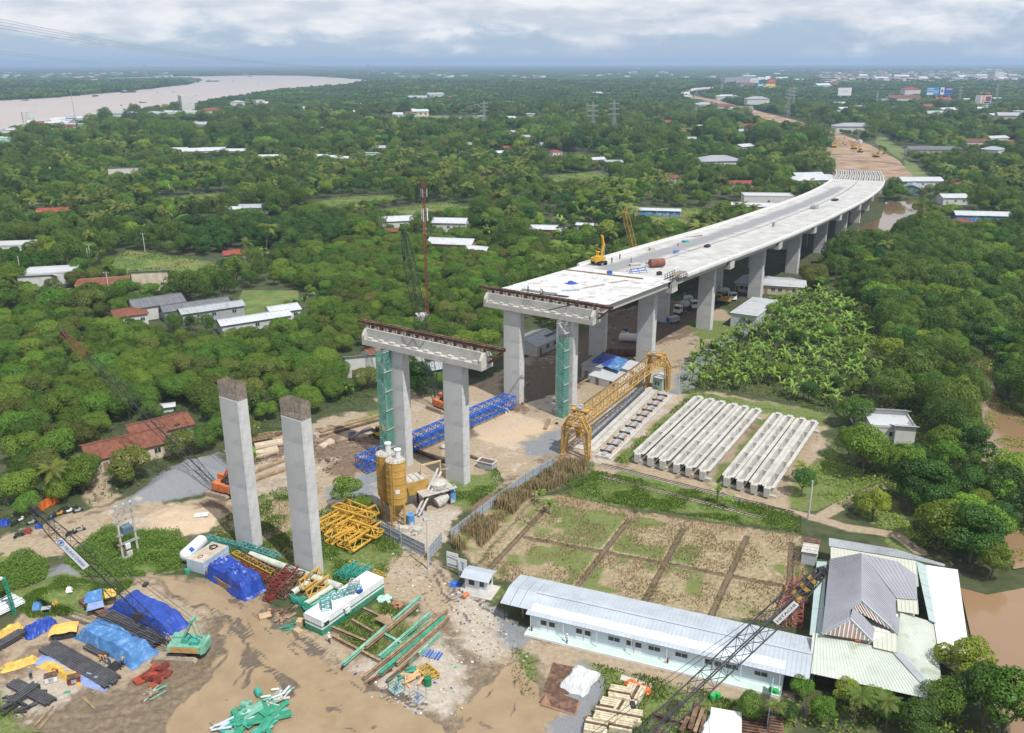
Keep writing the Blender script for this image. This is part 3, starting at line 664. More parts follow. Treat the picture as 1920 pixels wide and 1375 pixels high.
# girders: super-T troughs
def girder_mesh(L, name='girder', m=None, open_=True):
    """trough girder along +x from 0 to L, foot at z=0, wings at the top"""
    mb = MB(); h = 1.75; t = .12
    if open_:
        prof = [(-.38, 0), (.38, 0), (.56, h-.12), (1.06, h-.10), (1.06, h), (.50, h), (.28, .35), (-.28, .35), (-.50, h), (-1.06, h), (-1.06, h-.10), (-.56, h-.12)]
    else:
        prof = [(-.38, 0), (.38, 0), (.56, h-.12), (1.06, h-.10), (1.06, h), (-1.06, h), (-1.06, h-.10), (-.56, h-.12)]
    mb.extr(prof, (0, 0, 0), (L, 0, 0)); return mb
GM = girder_mesh(1.0, open_=False).mesh('girder', M_CONL)
GMO = girder_mesh(1.0, open_=True).mesh('girder', M_CONL)
for s in range(2, 13):
    for k in range(10):
        w = -HW+1.25+k*(2*HW-2.5)/9
        if s < 11 and 2 < k < 8 and s > 5: continue
        p, r, z = clp(s+.035); q, r2, z2 = clp(s+.965)
        if s >= 11 and k == 9 and False: continue
        a = p+r*w+Vector((0, 0, z-1.75-.235)); b = q+r2*w+Vector((0, 0, z2-1.75-.235)); d = b-a
        o = link('girder', GMO if s >= 11 else GM, VD, a); o.rotation_euler = (0, -math.asin(d.z/d.length), math.atan2(d.y, d.x)); o.scale = (d.length, 1, 1)
        if s >= 11:
            mb = MB()
            for f in (.25, .5, .75): mb.box((f*d.length, 0, 1.05), (.2, .95, 1.3))
            e = mb.build('diaphragm', M_CONL, VD, loc=a); e.rotation_euler = o.rotation_euler
# vegetation
def arr_mesh(name, V, n, m, k=4):
    me = bpy.data.meshes.new(name); nv = len(V); me.vertices.add(nv); me.vertices.foreach_set('co', np.ascontiguousarray(V, np.float32).ravel())
    nf = nv//k; me.loops.add(nv); me.polygons.add(nf); me.loops.foreach_set('vertex_index', np.arange(nv, dtype=np.int32)); me.polygons.foreach_set('loop_start', np.arange(nf, dtype=np.int32)*k)
    for q in (m if isinstance(m, (list, tuple)) else [m]): me.materials.append(q)
    me.update(); return me
def leaf_quads(P, Nn, size, asp=.55, rg=NR, droop=0.0):
    """quads at P facing Nn"""
    n = len(P); Nn = Nn/np.linalg.norm(Nn, axis=1, keepdims=True)
    a = rg.normal(size=(n, 3)); a[:, 2] -= droop
    t = a-Nn*(a*Nn).sum(1, keepdims=True); t /= np.linalg.norm(t, axis=1, keepdims=True)+1e-9
    b = np.cross(Nn, t); s = (size*rg.uniform(.65, 1.35, n))[:, None]
    V = np.empty((n, 4, 3)); V[:, 0] = P-t*s*.5; V[:, 1] = P+b*s*asp*.5+Nn*s*.05; V[:, 2] = P+t*s*.5; V[:, 3] = P-b*s*asp*.5+Nn*s*.05
    return V.reshape(-1, 3)
def crown(seed, R, H, base, ncl, nleaf, leaf, up=.25, rc=(.36, .52), jit=.4, zsq=.8, asp=.6, droop=0.0, low=-.15):
    rg = np.random.default_rng(seed)
    u = rg.normal(size=(ncl*3, 3)); u /= np.linalg.norm(u, axis=1, keepdims=True); u = u[u[:, 2] > low][:ncl]
    k = rg.uniform(.5, .8, len(u))[:, None]
    C = u*k*np.array([R, R, H*.5])+np.array([0, 0, base+H*.5]); rad = R*rg.uniform(rc[0], rc[1], len(u))
    i = rg.choice(len(u), nleaf*2, p=rad**2/np.sum(rad**2)); d = rg.normal(size=(nleaf*2, 3)); d[:, 2] += up; d /= np.linalg.norm(d, axis=1, keepdims=True)
    P = C[i]+d*rad[i][:, None]*rg.uniform(.82, 1.06, (nleaf*2, 1))*np.array([1, 1, zsq])
    D = np.linalg.norm((P[:, None]-C[None])/np.array([1, 1, zsq]), axis=2)/rad[None]
    D[np.arange(len(P)), i] = 9; keep = (D.min(1) > .72) & (P[:, 2] > base*.55); P = P[keep][:nleaf]; d = d[keep][:nleaf]
    Nn = d+rg.normal(size=d.shape)*jit; Nn[:, 2] += .25
    return leaf_quads(P, Nn, leaf, asp, rg, droop)
def trunk_mb(h, r, lean=0, limbs=4, seed=0):
    q = random.Random(seed); mb = MB(); top = (lean, 0, h); mb.tube((0, 0, -.3), (lean*.4, 0, h*.55), r, r*.75, 6); mb.tube((lean*.4, 0, h*.55), top, r*.75, r*.45, 6)
    for k in range(limbs):
        a = k*6.28/limbs+q.random(); mb.tube((lean*.4, 0, h*.55), (math.cos(a)*h*.42, math.sin(a)*h*.42, h*1.05), r*.5, r*.2, 5)
    return mb
M_BARK = mat('bark', (.13, .10, .075), var=.3, scale=3)
L_MANGO = leafmat('leaf_mango', (0.055, 0.123, 0.014), (0.143, 0.222, 0.031), val=.34, hue=.022)
L_MANGO2 = leafmat('leaf_mango_flush', (.072, .108, .018), (.150, .172, .038), val=.25, hue=.02)
L_FEATH = leafmat('leaf_feathery', (0.059, 0.117, 0.018), (0.134, 0.200, 0.037), val=.28, hue=.015)
L_BROAD = leafmat('leaf_broad', (0.081, 0.165, 0.018), (0.204, 0.288, 0.037), val=.36, hue=.026)
L_DARK = leafmat('leaf_dark', (0.033, 0.084, 0.014), (0.077, 0.147, 0.026), val=.30, hue=.02)
L_BAN = leafmat('leaf_banana', (.13, .235, .034), (.25, .36, .075), val=.28, hue=.014, trans=.35)
L_PALM = leafmat('leaf_palm', (.10, .150, .026), (.20, .235, .055), val=.28, hue=.02)
L_WEED = leafmat('leaf_weed', (.082, .158, .018), (.155, .235, .038), val=.2, hue=.012)
L_DRY = leafmat('dry_reed', (.30, .225, .12), (.52, .41, .245), val=.15, hue=.01, trans=.4)
SPEC = {
 'mango': dict(v=[arr_mesh('crown', crown(s, 3.5, 4.6, 1.1, 13, 4600, .33, up=.45, jit=.30, rc=(.40, .58), low=-.25), 4, L_MANGO2 if s == 22 else L_MANGO) for s in range(20, 26)], t=trunk_mb(2.6, .22, seed=1)),
 'feather': dict(v=[arr_mesh('crown', crown(s, 3.9, 8.2, 1.8, 24, 5200, .36, up=.3, rc=(.28, .42), jit=.45, asp=.40, droop=.9, low=-.6, zsq=.95), 4, L_FEATH) for s in range(40, 44)], t=trunk_mb(5.5, .24, .3, 5, 2)),
 'broad': dict(v=[arr_mesh('crown', crown(s, 3.1, 5.8, 1.4, 14, 4200, .32, jit=.42, low=-.4), 4, L_BROAD if s % 2 else L_DARK) for s in range(60, 66)], t=trunk_mb(3.6, .2, .2, 4, 3)),
}
for k in SPEC: SPEC[k]['t'] = SPEC[k]['t'].mesh('trunk', M_BARK)
def palm_frond(L, n=22, seed=0, w=.62, droop=1.0):
    q = np.random.default_rng(seed); Q = []; R = []
    for k in range(n+1):
        f = k/n; x = L*f*(1-.12*f*droop); z = L*(.42*f-.62*droop*f*f); R.append((x, 0, z))
    R = np.array(R)
    for k in range(1, n+1):
        f = k/n; l = w*math.sin(math.pi*min(.96, f*.85+.14))*1.15; p = R[k]; tdir = R[k]-R[k-1]; tdir /= np.linalg.norm(tdir)
        for s in (-1, 1):
            e = p+np.array([tdir[0]*l*.55, s*l*.85, -l*.42+tdir[2]*l*.3])+q.normal(size=3)*.04; wd = tdir*.10
            Q += [p-wd, p+wd, e+wd*.3, e-wd*.3]
    for k in range(n):
        Q += [R[k]+[0, -.045, 0], R[k]+[0, .045, 0], R[k+1]+[0, .03, 0], R[k+1]+[0, -.03, 0]]
    return np.array(Q)
def rotz(V, a):
    c, s = math.cos(a), math.sin(a); return np.stack([V[:, 0]*c-V[:, 1]*s, V[:, 0]*s+V[:, 1]*c, V[:, 2]], 1)
def tilt(V, a):
    c, s = math.cos(a), math.sin(a); return np.stack([V[:, 0]*c-V[:, 2]*s, V[:, 1], V[:, 0]*s+V[:, 2]*c], 1)
def palm_crown(seed, h, lean):
    q = random.Random(seed); Q = []
    for k in range(17): Q.append(rotz(tilt(palm_frond(q.uniform(3.7, 4.7), 16, seed*50+k, .95, q.uniform(.7, 1.3)), q.uniform(-.45, .65)), k*2.4+q.random()*.4)+np.array([lean, 0, h]))
    return np.concatenate(Q)
PALM = []
for s in range(4):
    h = 7.5+s*.9; lean = .5+.3*s
    mb = MB(); pr = None
    for k in range(7):
        f = k/6; c = (lean*f*f, 0, h*f-.3*(k == 0)); 
        if pr: mb.tube(pr, c, .19-.06*f+.02, .19-.06*f, 6)
        pr = c
    PALM.append((arr_mesh('crown', palm_crown(s+3, h, lean), 4, L_PALM), mb.mesh('trunk', M_BARK), h, lean))
def banana_leaf(L, w, seed=0, droop=1.0):
    q = np.random.default_rng(seed); n = 6; Q = []; pr = None
    for k in range(n+1):
        f = k/n; x = L*f*(.92-.25*f*droop); z = L*(.95*f-.85*droop*f*f); ww = w*.5*(math.sin(math.pi*min(1, f*.86+.10))**.7); c = np.array([x, 0, z]); l = c+[0, ww, ww*.35]; r = c+[0, -ww, ww*.35]
        if pr is not None: Q += [pr[0], c, l, pr[1]] + [pr[0], pr[2], r, c]
        pr = (c, l, r)
    return np.array(Q)
def banana_parts(seed):
    q = random.Random(seed); Q = []
    n = q.randint(8, 10)
    for k in range(n): Q.append(rotz(tilt(banana_leaf(q.uniform(2.0, 3.0), q.uniform(.46, .62), seed*40+k, q.uniform(.55, 1.3)), q.uniform(-.25, .75)), k*2.4+q.random()*.5)+np.array([0, 0, q.uniform(1.7, 2.2)]))
    return Q
BAN_L = [banana_parts(s) for s in range(5)]
BANM = [arr_mesh('leaves', np.concatenate(b), 4, L_BAN) for b in BAN_L]
mb = MB(); mb.tube((0, 0, -.2), (0, 0, 2.0), .17, .10, 7); BANT = mb.mesh('stem', mat('banana_stem', (.16, .19, .07), var=.25, scale=3))
# --- where things grow
def inpoly(poly, X, Y): return sdist(poly if isinstance(poly[0], Vector) else GP(poly), X, Y)
P_ORCH = [(-120,640),(0,598),(210,602),(330,640),(420,640),(560,600),(640,562),(520,545),(560,475),(900,440),(965,505),(940,560),(940,650),(930,700),(850,738),(760,725),(640,765),(560,790),(455,848),(330,868),(235,925),(210,935),(150,960),(100,975),(0,1008),(-120,1040)]
P_FEATH = [(1530,475),(1600,440),(1700,450),(1760,430),(1920,415),(2200,430),(2200,1080),(1920,1085),(1850,1100),(1800,1095),(1740,1030),(1690,985),(1640,930),(1590,900),(1570,850),(1640,770),(1660,740),(1655,640),(1600,560),(1510,510)]
P_BANAN = [(1280,742),(1275,690),(1312,652),(1400,612),(1445,585),(1500,545),(1590,560),(1652,640),(1650,720),(1600,760),(1550,775),(1420,742),(1330,732)]
HOUSES = []                                                            # (x, y, radius) kept clear; filled in by the houses
def keep(u, v, r): p = G(u, v); HOUSES.append((p.x, p.y, r))
for q in ((250, 870, 7), (200, 880, 6), (1745, 1150, 1), (90, 1090, 3), (1665, 815, 9), (1690, 830, 7)): keep(*q)
def free_mask(X, Y, pad=2.2):
    ok = np.ones(X.shape, bool)
    for poly in [P_YARD, P_SITE, P_ROADL, P_ROADG, P_FRONT, P_FIELD]+DIRT['straw'][1:]+DIRT['gravel'][:3]+DIRT['grass'][2:12]+P_WEEDS+[P_EARTHW, P_POND, P_CANAL, P_CANAL2, P_POND2, P_RIVER, P_RIVER2, P_WETMEAD]+P_MEAD+[[(900,1065),(1530,1170),(1560,1010),(1830,1070),(1830,1340),(1400,1330),(1000,1240)], [(1360,1260),(1780,1300),(1830,1460),(1340,1460)]]:
        w = GP(poly); a = np.array([(p.x, p.y) for p in w]); mn = a.min(0)-6; mx = a.max(0)+6
        i = np.where(ok & (X > mn[0]) & (X < mx[0]) & (Y > mn[1]) & (Y < mx[1]))[0]
        if len(i): ok[i] = sdist(w, X[i], Y[i]) > pad
    for (hx, hy, r) in HOUSES:
        d = np.hypot(X-hx, Y-hy); ok &= d > r+pad*.7
    cl = [(p.x, p.y) for p in CL]; ok &= ldist(cl, X, Y) > 15.5+pad*.6
    for ln in PATHS: ok &= ldist(GP(ln), X, Y) > 2.4
    return ok
def sight_cap(X, Y):
    """how tall a plant may be here without hiding the house, road, field or water that shows behind it"""
    cap = np.full(X.shape, 99.0)
    for f in (.008, .018, .03, .043, .058, .075, .095, .12):
        x = X*(1+f); y = Y*(1+f); m = np.zeros(X.shape, bool); hm = np.zeros(X.shape, bool)
        for pl in [P_EARTHW, P_RIVER, P_RIVER2, P_POND2, P_WETMEAD, P_FARV]+P_MEAD:
            w = GP(pl); a = np.array([(p.x, p.y) for p in w]); mn = a.min(0); mx = a.max(0); i = np.where(~m & (x > mn[0]) & (x < mx[0]) & (y > mn[1]) & (y < mx[1]))[0]
            if len(i): m[i] = sdist(w, x[i], y[i]) < 0
        for hx, hy, r in HOUSES: hm |= (np.abs(x-hx) < r*.75) & (np.abs(y-hy) < r)
        cap = np.where(m, np.minimum(cap, 76*f+.9), cap); cap = np.where(hm, np.minimum(cap, 76*f+2.9), cap)
    return cap
def jgrid(x0, x1, y0, y1, s, seed, j=.33):
    rg = np.random.default_rng(seed); xs = np.arange(x0, x1, s); ys = np.arange(y0, y1, s*.87)
    X, Y = np.meshgrid(xs, ys); X[1::2] += s*.5; X = X.ravel()+rg.uniform(-j, j, X.size)*s; Y = Y.ravel()+rg.uniform(-j, j, Y.size)*s
    return X, Y
def view(X, Y, m=14): return (np.abs(X) < Y*.60+m) & (Y > 84)
BLOCKV = []
P_HEDGE = [(305, 462), (345, 432), (640, 422), (690, 450), (560, 478), (420, 492)]
def put_tree(sp, x, y, sc, rz, lab, grp, k):
    S = SPEC[sp]
    t = thing(sp_name[sp], lab, 'tree', (x, y, 0), rz, grp); t.scale = (sc, sc, sc*rnd.uniform(.88, 1.12))
    link('crown', S['v'][k % len(S['v'])], t); link('trunk', S['t'], t)
    return t
HT = {'mango': 5.4, 'feather': 9.6, 'broad': 7.0, 'palm': 10.5, 'ban': 4.2}
sp_name = {'mango': 'mango_tree', 'feather': 'mangrove_tree', 'broad': 'broadleaf_tree'}
# geometry-nodes scatter of whole trees for the masses that nobody could count
def gn_scatter(name, pts, me):
    """pts: (x, y, z, scale, rotation)"""
    src = bpy.data.objects.new(name+'_source', me)
    pm = bpy.data.meshes.new(name); pts = np.asarray(pts, np.float32); pm.vertices.add(len(pts)); pm.vertices.foreach_set('co', np.ascontiguousarray(pts[:, :3]).ravel())
    for nm, col in (('sc', 3), ('rot', 4)):
        a = pm.attributes.new(nm, 'FLOAT', 'POINT'); a.data.foreach_set('value', np.ascontiguousarray(pts[:, col]))
    o = bpy.data.objects.new(name, pm); COL.objects.link(o); tag(o, kind='stuff')
    ng = bpy.data.node_groups.new(name, 'GeometryNodeTree'); ng.interface.new_socket('Geometry', in_out='INPUT', socket_type='NodeSocketGeometry'); ng.interface.new_socket('Geometry', in_out='OUTPUT', socket_type='NodeSocketGeometry')
    N = ng.nodes; L = ng.links; gi = N.new('NodeGroupInput'); go = N.new('NodeGroupOutput'); ip = N.new('GeometryNodeInstanceOnPoints'); oi = N.new('GeometryNodeObjectInfo'); oi.inputs[0].default_value = src
    a = N.new('GeometryNodeInputNamedAttribute'); a.data_type = 'FLOAT'; a.inputs[0].default_value = 'sc'; b = N.new('GeometryNodeInputNamedAttribute'); b.data_type = 'FLOAT'; b.inputs[0].default_value = 'rot'
    cx = N.new('ShaderNodeCombineXYZ'); L.new(b.outputs[0], cx.inputs[2]); L.new(gi.outputs[0], ip.inputs['Points']); L.new(oi.outputs['Geometry'], ip.inputs['Instance']); L.new(cx.outputs[0], ip.inputs['Rotation']); L.new(a.outputs[0], ip.inputs['Scale']); L.new(ip.outputs[0], go.inputs[0])
    md = o.modifiers.new('scatter', 'NODES'); md.node_group = ng
    return o
def far_patch(seed, w, n, leaf, m, hh=5.0):
    rg = np.random.default_rng(seed); P = np.stack([rg.uniform(-w, w, n), rg.uniform(-w, w, n), np.zeros(n)], 1)
    c = np.stack([rg.uniform(-w, w, 26), rg.uniform(-w, w, 26)], 1); r = w*rg.uniform(.16, .32, 26); hc = hh*rg.uniform(.6, 1.25, 26)
    d = np.hypot(P[:, None, 0]-c[None, :, 0], P[:, None, 1]-c[None, :, 1])/r[None]
    z = np.max(np.where(d < 1, hc[None]*np.sqrt(np.clip(1-d*d*.9, 0, 1)), 0), axis=1); P[:, 2] = z+rg.uniform(-.4, .3, n)+.4
    Nn = rg.normal(size=(n, 3))*.55; Nn[:, 2] += .8
    return arr_mesh('woodland_patch', leaf_quads(P, Nn, leaf, .8, rg), 4, m)
def vegetate():
    # orchard left of the columns
    X, Y = jgrid(-200, 20, 118, 420, 6.3, 5, .24)
    m = (inpoly(P_ORCH, X, Y) < -1.2) & free_mask(X, Y, 2.4); X, Y = X[m], Y[m]; m = view(X, Y, 6); X, Y = X[m], Y[m]
    o = np.argsort(Y); X, Y = X[o], Y[o]; rest = {}
    cp = sight_cap(X, Y)
    for i, (x, y) in enumerate(zip(X, Y)):
        k = rnd.randrange(6); sc = min(rnd.uniform(.66, 1.10)*(1 if y > 150 else .95), cp[i]/5.4)
        if sc < .3: continue
        if i < 290: put_tree('mango', x, y, sc, rnd.random()*6.3, 'round dense orchard tree left of the concrete columns', 'orchard trees left of the columns', k)
        else: rest.setdefault(k, []).append((x, y, 0, sc, rnd.random()*6.3))
    print('orchard', len(X))
    for k, p in rest.items(): gn_scatter('orchard_canopy', p, SPEC['mango']['v'][k])
    # feathery wood on the right
    X, Y = jgrid(30, 330, 110, 520, 5.6, 9, .36)
    m = (inpoly(P_FEATH, X, Y) < -1.0) & free_mask(X, Y, 1.2) & view(X, Y, 10); X, Y = X[m], Y[m]; o = np.argsort(Y); X, Y = X[o], Y[o]; rest = {}; cp = sight_cap(X, Y)
    for i, (x, y) in enumerate(zip(X, Y)):
        k = rnd.randrange(4); sc = min(rnd.uniform(.66, 1.28), cp[i]/9.6)
        if sc < .2: continue
        bs = 'broad' if (vnoise(np.array([x]), np.array([y]), 16, 77)[0] > .58 or y < 165) else 'feather'
        if i < 280: put_tree(bs, x, y, sc*(1.1 if bs == 'broad' else 1), rnd.random()*6.3, {'broad': 'leafy dark green tree in the wood right of the girders', 'feather': 'tall feathery mangrove tree in the wood right of the girders'}[bs], 'trees in the wood on the right', k)
        else: rest.setdefault((bs, k), []).append((x, y, 0, sc, rnd.random()*6.3))
    print('feather', len(X))
    for (s, k), p in rest.items(): gn_scatter('mangrove_canopy', p, SPEC[s]['v'][k])
    # banana grove
    X, Y = jgrid(20, 140, 150, 330, 3.0, 13, .45)
    m = (inpoly(P_BANAN, X, Y) < (vnoise(X, Y, 9, 91)-.55)*9) & (vnoise(X, Y, 7, 92) < .8) & free_mask(X, Y, .6); X, Y = X[m], Y[m]; o = np.argsort(Y); X, Y = X[o], Y[o]; rest = {}
    print('banana', len(X))
    for i, (x, y) in enumerate(zip(X, Y)):
        k = rnd.randrange(5); sc = rnd.uniform(.6, 1.35)
        if rnd.random() < .05: put_tree('broad', x, y, rnd.uniform(.4, .8), rnd.random()*6, 'small leafy tree standing between the banana plants', 'small trees in the banana grove', k)
        elif i < 280: banana(x, y, sc, rnd.random()*6.3, k, 'banana plant with broad drooping leaves in the grove behind the girders', 'banana plants in the grove', i < 45)
        else: rest.setdefault(k, []).append((x, y, 0, sc, rnd.random()*6.3))
    for k, p in rest.items(): gn_scatter('banana_grove', p, BANM[k])
    # the plain beyond
    far = {}
    Yb = 84.0
    bands = [(84, 420, 6.0), (420, 800, 6.6), (800, 1500, 9.5)]
    inor = lambda X, Y: (inpoly(P_ORCH, X, Y) > 1) & (inpoly(P_FEATH, X, Y) > 1) & (inpoly(P_BANAN, X, Y) > 1)
    near = []
    for bi, (y0, y1, s) in enumerate(bands):
        X, Y = jgrid(-y1*.62-20, y1*.62+20, y0, y1, s, 31+bi, .38); m = view(X, Y); X, Y = X[m], Y[m]
        m = free_mask(X, Y, 2.0 if bi < 2 else 1) & inor(X, Y); X, Y = X[m], Y[m]
        nz = vnoise(X, Y, 38, 3); nz2 = vnoise(X, Y, 90, 4); nz3 = vnoise(X, Y, 17, 6)
        gap = (nz3 > .80) | (vnoise(X, Y, 60, 8) > .86); X, Y, nz, nz2 = X[~gap], Y[~gap], nz[~gap], nz2[~gap]; cap = sight_cap(X, Y); hd = inpoly(P_HEDGE, X, Y) < 0
        rg = np.random.default_rng(50+bi); u = rg.random(len(X))
        for x, y, a, b, r, cp, hh in zip(X, Y, nz, nz2, u, cap, hd):
            if hh: key = ('broad', 2*(int(r*1000) % 3))
            elif r < .06+.2*(b > .55): key = ('palm', int(r*1000) % 4)
            elif r > .86 and a > .5: key = ('ban', int(r*1000) % 5)
            elif a < .36: key = ('mango', int(r*1000) % 6)
            elif a < .52: key = ('feather', int(r*1000) % 4)
            else: key = ('broad', int(r*1000) % 6)
            sc = (.48+1.05*rg.random()**1.6 if not hh else .9+.2*rg.random())*(s/6.0 if s > 7 and key[0] not in ('palm', 'ban') else 1)*(1.5 if key[0] == 'ban' else 1)
            sc = min(sc, cp/HT[key[0]])
            if sc < .16: continue
            far.setdefault(key, []).append((x, y, 0, sc, rg.random()*6.28))
            near.append((y, key, x, sc))
    # the ones that show largest become trees of their own
    cnt = {}
    lab = {'palm': ('coconut palm with arching fronds standing among the fruit trees', 'coconut palms on the plain'), 'broad': ('bushy broadleaf tree on the plain behind the orchard', 'broadleaf trees on the plain'),
           'feather': ('feathery light crowned tree on the plain behind the orchard', 'feathery trees on the plain'), 'mango': ('round dark crowned tree on the plain behind the orchard', 'round trees on the plain'), 'ban': ('clump of banana leaves between the trees of the plain', 'banana plants on the plain')}
    lim = {'palm': 150, 'broad': 180, 'feather': 110, 'mango': 8, 'ban': 15}
    near.sort(key=lambda q: q[0]); taken = set()
    for y, key, x, sc in near:
        s = key[0]
        if cnt.get(s, 0) >= lim[s]: continue
        cnt[s] = cnt.get(s, 0)+1; taken.add((round(x, 4), round(y, 4)))
        if s == 'palm': palm(x, y, sc*.9+.1, rnd.random()*6.3, key[1], *lab[s])
        elif s == 'ban': banana(x, y, sc, rnd.random()*6.3, key[1], *lab[s], False)
        else: put_tree(s, x, y, sc, rnd.random()*6.3, *lab[s], key[1])
    for key, p in far.items():
        p = [q for q in p if (round(q[0], 4), round(q[1], 4)) not in taken]
        me = {'palm': lambda k: PALM[k][0], 'ban': lambda k: BANM[k], 'mango': lambda k: SPEC['mango']['v'][k], 'feather': lambda k: SPEC['feather']['v'][k], 'broad': lambda k: SPEC['broad']['v'][k]}[key[0]](key[1])
        if p: gn_scatter({'palm': 'palm_canopy', 'ban': 'banana_grove'}.get(key[0], 'woodland'), p, me)
    print('plain', len(near))
    # woodland patches out to the horizon
    pats = [far_patch(s, 13, 2600, 1.35, m, hh) for hh in (5.0, 1.9, .7) for s, m in ((1, L_DARK), (2, L_BROAD), (3, L_MANGO), (4, L_FEATH), (5, L_DARK))]   # wider patches are flatter, so that no wood grows taller with distance
    acc = {}; y = 1500.0; rg = np.random.default_rng(99)
    while y < 19600:
        s = max(17.0, y/95)
        xs = np.arange(-y*.62-40, y*.62+40, s); x = xs+rg.uniform(-.4, .4, len(xs))*s; yy = y+rg.uniform(-.4, .4, len(xs))*s
        ok = np.ones(len(x), bool)
        for pl in (P_RIVER, P_RIVER2): ok &= inpoly(pl, x, yy) > (9 if y < 5000 else 30)
        ok &= inpoly(P_EARTHW, x, yy) > 8
        cp = sight_cap(x, yy)
        for q in np.where(ok)[0]: acc.setdefault(rg.integers(5)+(0 if s < 38 else 5 if s < 95 else 10), []).append((x[q], yy[q], 0, min(cp[q]/(6.0 if s < 38 else 2.6), s/17*rg.uniform(.8, 1.4) if s < 40 else s/17*1.15), rg.random()*6.28))
        y += s*.9
    for k, p in acc.items():
        p = np.array(p); o = gn_scatter('distant_woodland', p, pats[k])
    print('patches', sum(len(p) for p in acc.values()))
def palm(x, y, sc, rz, k, lab, grp):
    c, t_, h, ln = PALM[k]; t = thing('coconut_palm', lab, 'palm', (x, y, 0), rz, grp); t.scale = (sc,)*3
    link('crown', c, t); link('trunk', t_, t); return t
BLM = {}
def banana(x, y, sc, rz, k, lab, grp, leaves):
    t = thing('banana_plant', lab, 'banana plant', (x, y, 0), rz, grp); t.scale = (sc,)*3
    link('stem', BANT, t)
    if leaves:
        if k not in BLM: BLM[k] = [arr_mesh('leaf', b, 4, L_BAN) for b in BAN_L[k]]
        for q in BLM[k]: link('leaf', q, t)
    else: link('leaves', BANM[k], t)
    return t
# casting yard, gantry, trusses, silos
M_WOOD = mat('timber', (.27, .19, .12), var=.3, scale=1.5, col2=(.17, .12, .08), w2=.35)
M_ORG = mat('orange_paint', (.34, .15, .07), var=.2, scale=1)
M_GLASS = mat('dark_glass', (.03, .04, .05), rough=.12, var=.1, spec=.6)
M_TYRE = mat('tyre_rubber', (.025, .025, .027), var=.2, scale=2)
M_PIPE = mat('pale_pipe', (.42, .46, .40), var=.15, scale=.6, col2=(.22, .15, .10), w2=.22, s2=1.2)
M_CEM = mat('cement_dust', (.42, .40, .37), var=.2, scale=1.5)
M_TARPB = mat('blue_tarpaulin', (.014, .050, .30), var=.25, scale=.9, rough=.42, spec=.45, bump=.05)
M_TARPL = mat('light_blue_tarpaulin', (.065, .18, .40), var=.25, scale=.9, rough=.5, col2=(.16, .29, .47), w2=.3, s2=.9, bump=.05)
M_TARPY = mat('yellow_tarpaulin', (.52, .34, .08), var=.2, scale=.9, rough=.5)
M_TARPO = mat('orange_tarpaulin', (.58, .14, .03), var=.2, scale=.9, rough=.5)
M_GREEN = mat('green_paint', (.035, .24, .15), var=.25, scale=.8, rough=.55, col2=(.10, .22, .13), w2=.3)
M_MINT = mat('mint_paint', (.145, .34, .255), var=.2, scale=.8, rough=.6, col2=(.25, .40, .31), w2=.3)
M_RED = mat('red_oxide', (.17, .035, .025), var=.3, scale=.9, rough=.7)
M_CRANEO = mat('faded_orange', (.46, .14, .05), var=.25, scale=1.2, rough=.6)
M_TRACK = mat('track_mud', (.27, .22, .17), var=.3, scale=2)
M_SKIN = mat('skin', (.35, .19, .12), var=.05)
def Z0(p): return float(ground_z(np.array([[p[0]]], np.float32), np.array([[p[1]]], np.float32))[0, 0])
# ten stored girders
gA, gB = Vector((24.9, 160.6, 0)), Vector((46.8, 145.6, 0)); gh = math.radians(59.4)
gd = Vector((math.cos(gh), math.sin(gh), 0)); gn = Vector((gd.y, -gd.x, 0))
def hollow_girder():
    mb = MB(); h = 1.75
    mb.extr([(-.42, 0), (.42, 0), (.60, h-.14), (1.22, h-.10), (1.22, h), (.50, h), (.30, .5), (-.30, .5), (-.50, h), (-1.22, h), (-1.22, h-.10), (-.60, h-.14)], (1.2, 0, 0), (37.0, 0, 0))
    solid = [(-.42, 0), (.42, 0), (.60, h), (-.60, h)]
    mb.extr(solid, (0, 0, 0), (1.2, 0, 0)); mb.extr(solid, (37.0, 0, 0), (38.2, 0, 0))
    mb.extr([(-1.10, h-.12), (1.10, h-.12), (1.10, h-.002), (-1.10, h-.002)], (.85, 0, 0), (1.2, 0, 0)); mb.extr([(-1.10, h-.12), (1.10, h-.12), (1.10, h-.002), (-1.10, h-.002)], (37.0, 0, 0), (37.35, 0, 0))
    return mb.mesh('trough', M_CONL)
M_HG = hollow_girder(); mb = MB(); mb.box((0, 0, 1.0), (.22, .98, 1.42)); M_DIA = mb.mesh('diaphragm', M_CONL)
mb = MB(); mb.path([(0, -.12, 1.7), (0, -.12, 2.1), (0, .12, 2.1), (0, .12, 1.7)], .03); M_LOOP = mb.mesh('lifting_loop', M_REBAR)
ords = ['first', 'second', 'third', 'fourth', 'fifth', 'sixth', 'seventh', 'eighth', 'ninth', 'tenth']
for i, f in enumerate((0, .108, .208, .319, .416, .525, .707, .804, .906, 1.0)):
    p = gA.lerp(gB, f); t = thing('concrete_girder', 'pale concrete trough girder, %s in the row counted from the gantry crane side' % ords[i], 'girder', (p.x, p.y, .42), gh, 'stored girders')
    link('trough', M_HG, t)
    for x in (7.5, 13.5, 19.2, 25, 30.8): link('diaphragm', M_DIA, t, (x, 0, 0))
    for x in (.5, 37.7): link('lifting_loop', M_LOOP, t, (x, 0, 0))
for k, x in enumerate((1.4, 36.6)):
    for q, (f0, f1) in enumerate(((-.06, .58), (.65, 1.06))):
        mb = MB(); a = gA.lerp(gB, f0)+gd*x; b = gA.lerp(gB, f1)+gd*x; mb.beam(a+Vector((0, 0, .2)), b+Vector((0, 0, .2)), .7, .42)
        solo('support_beam', mb, M_CONL, 'low concrete beam under the %s ends of the %s girders' % (('near', 'far')[k], ('six left', 'four right')[q]), 'beam', group='girder support beams')
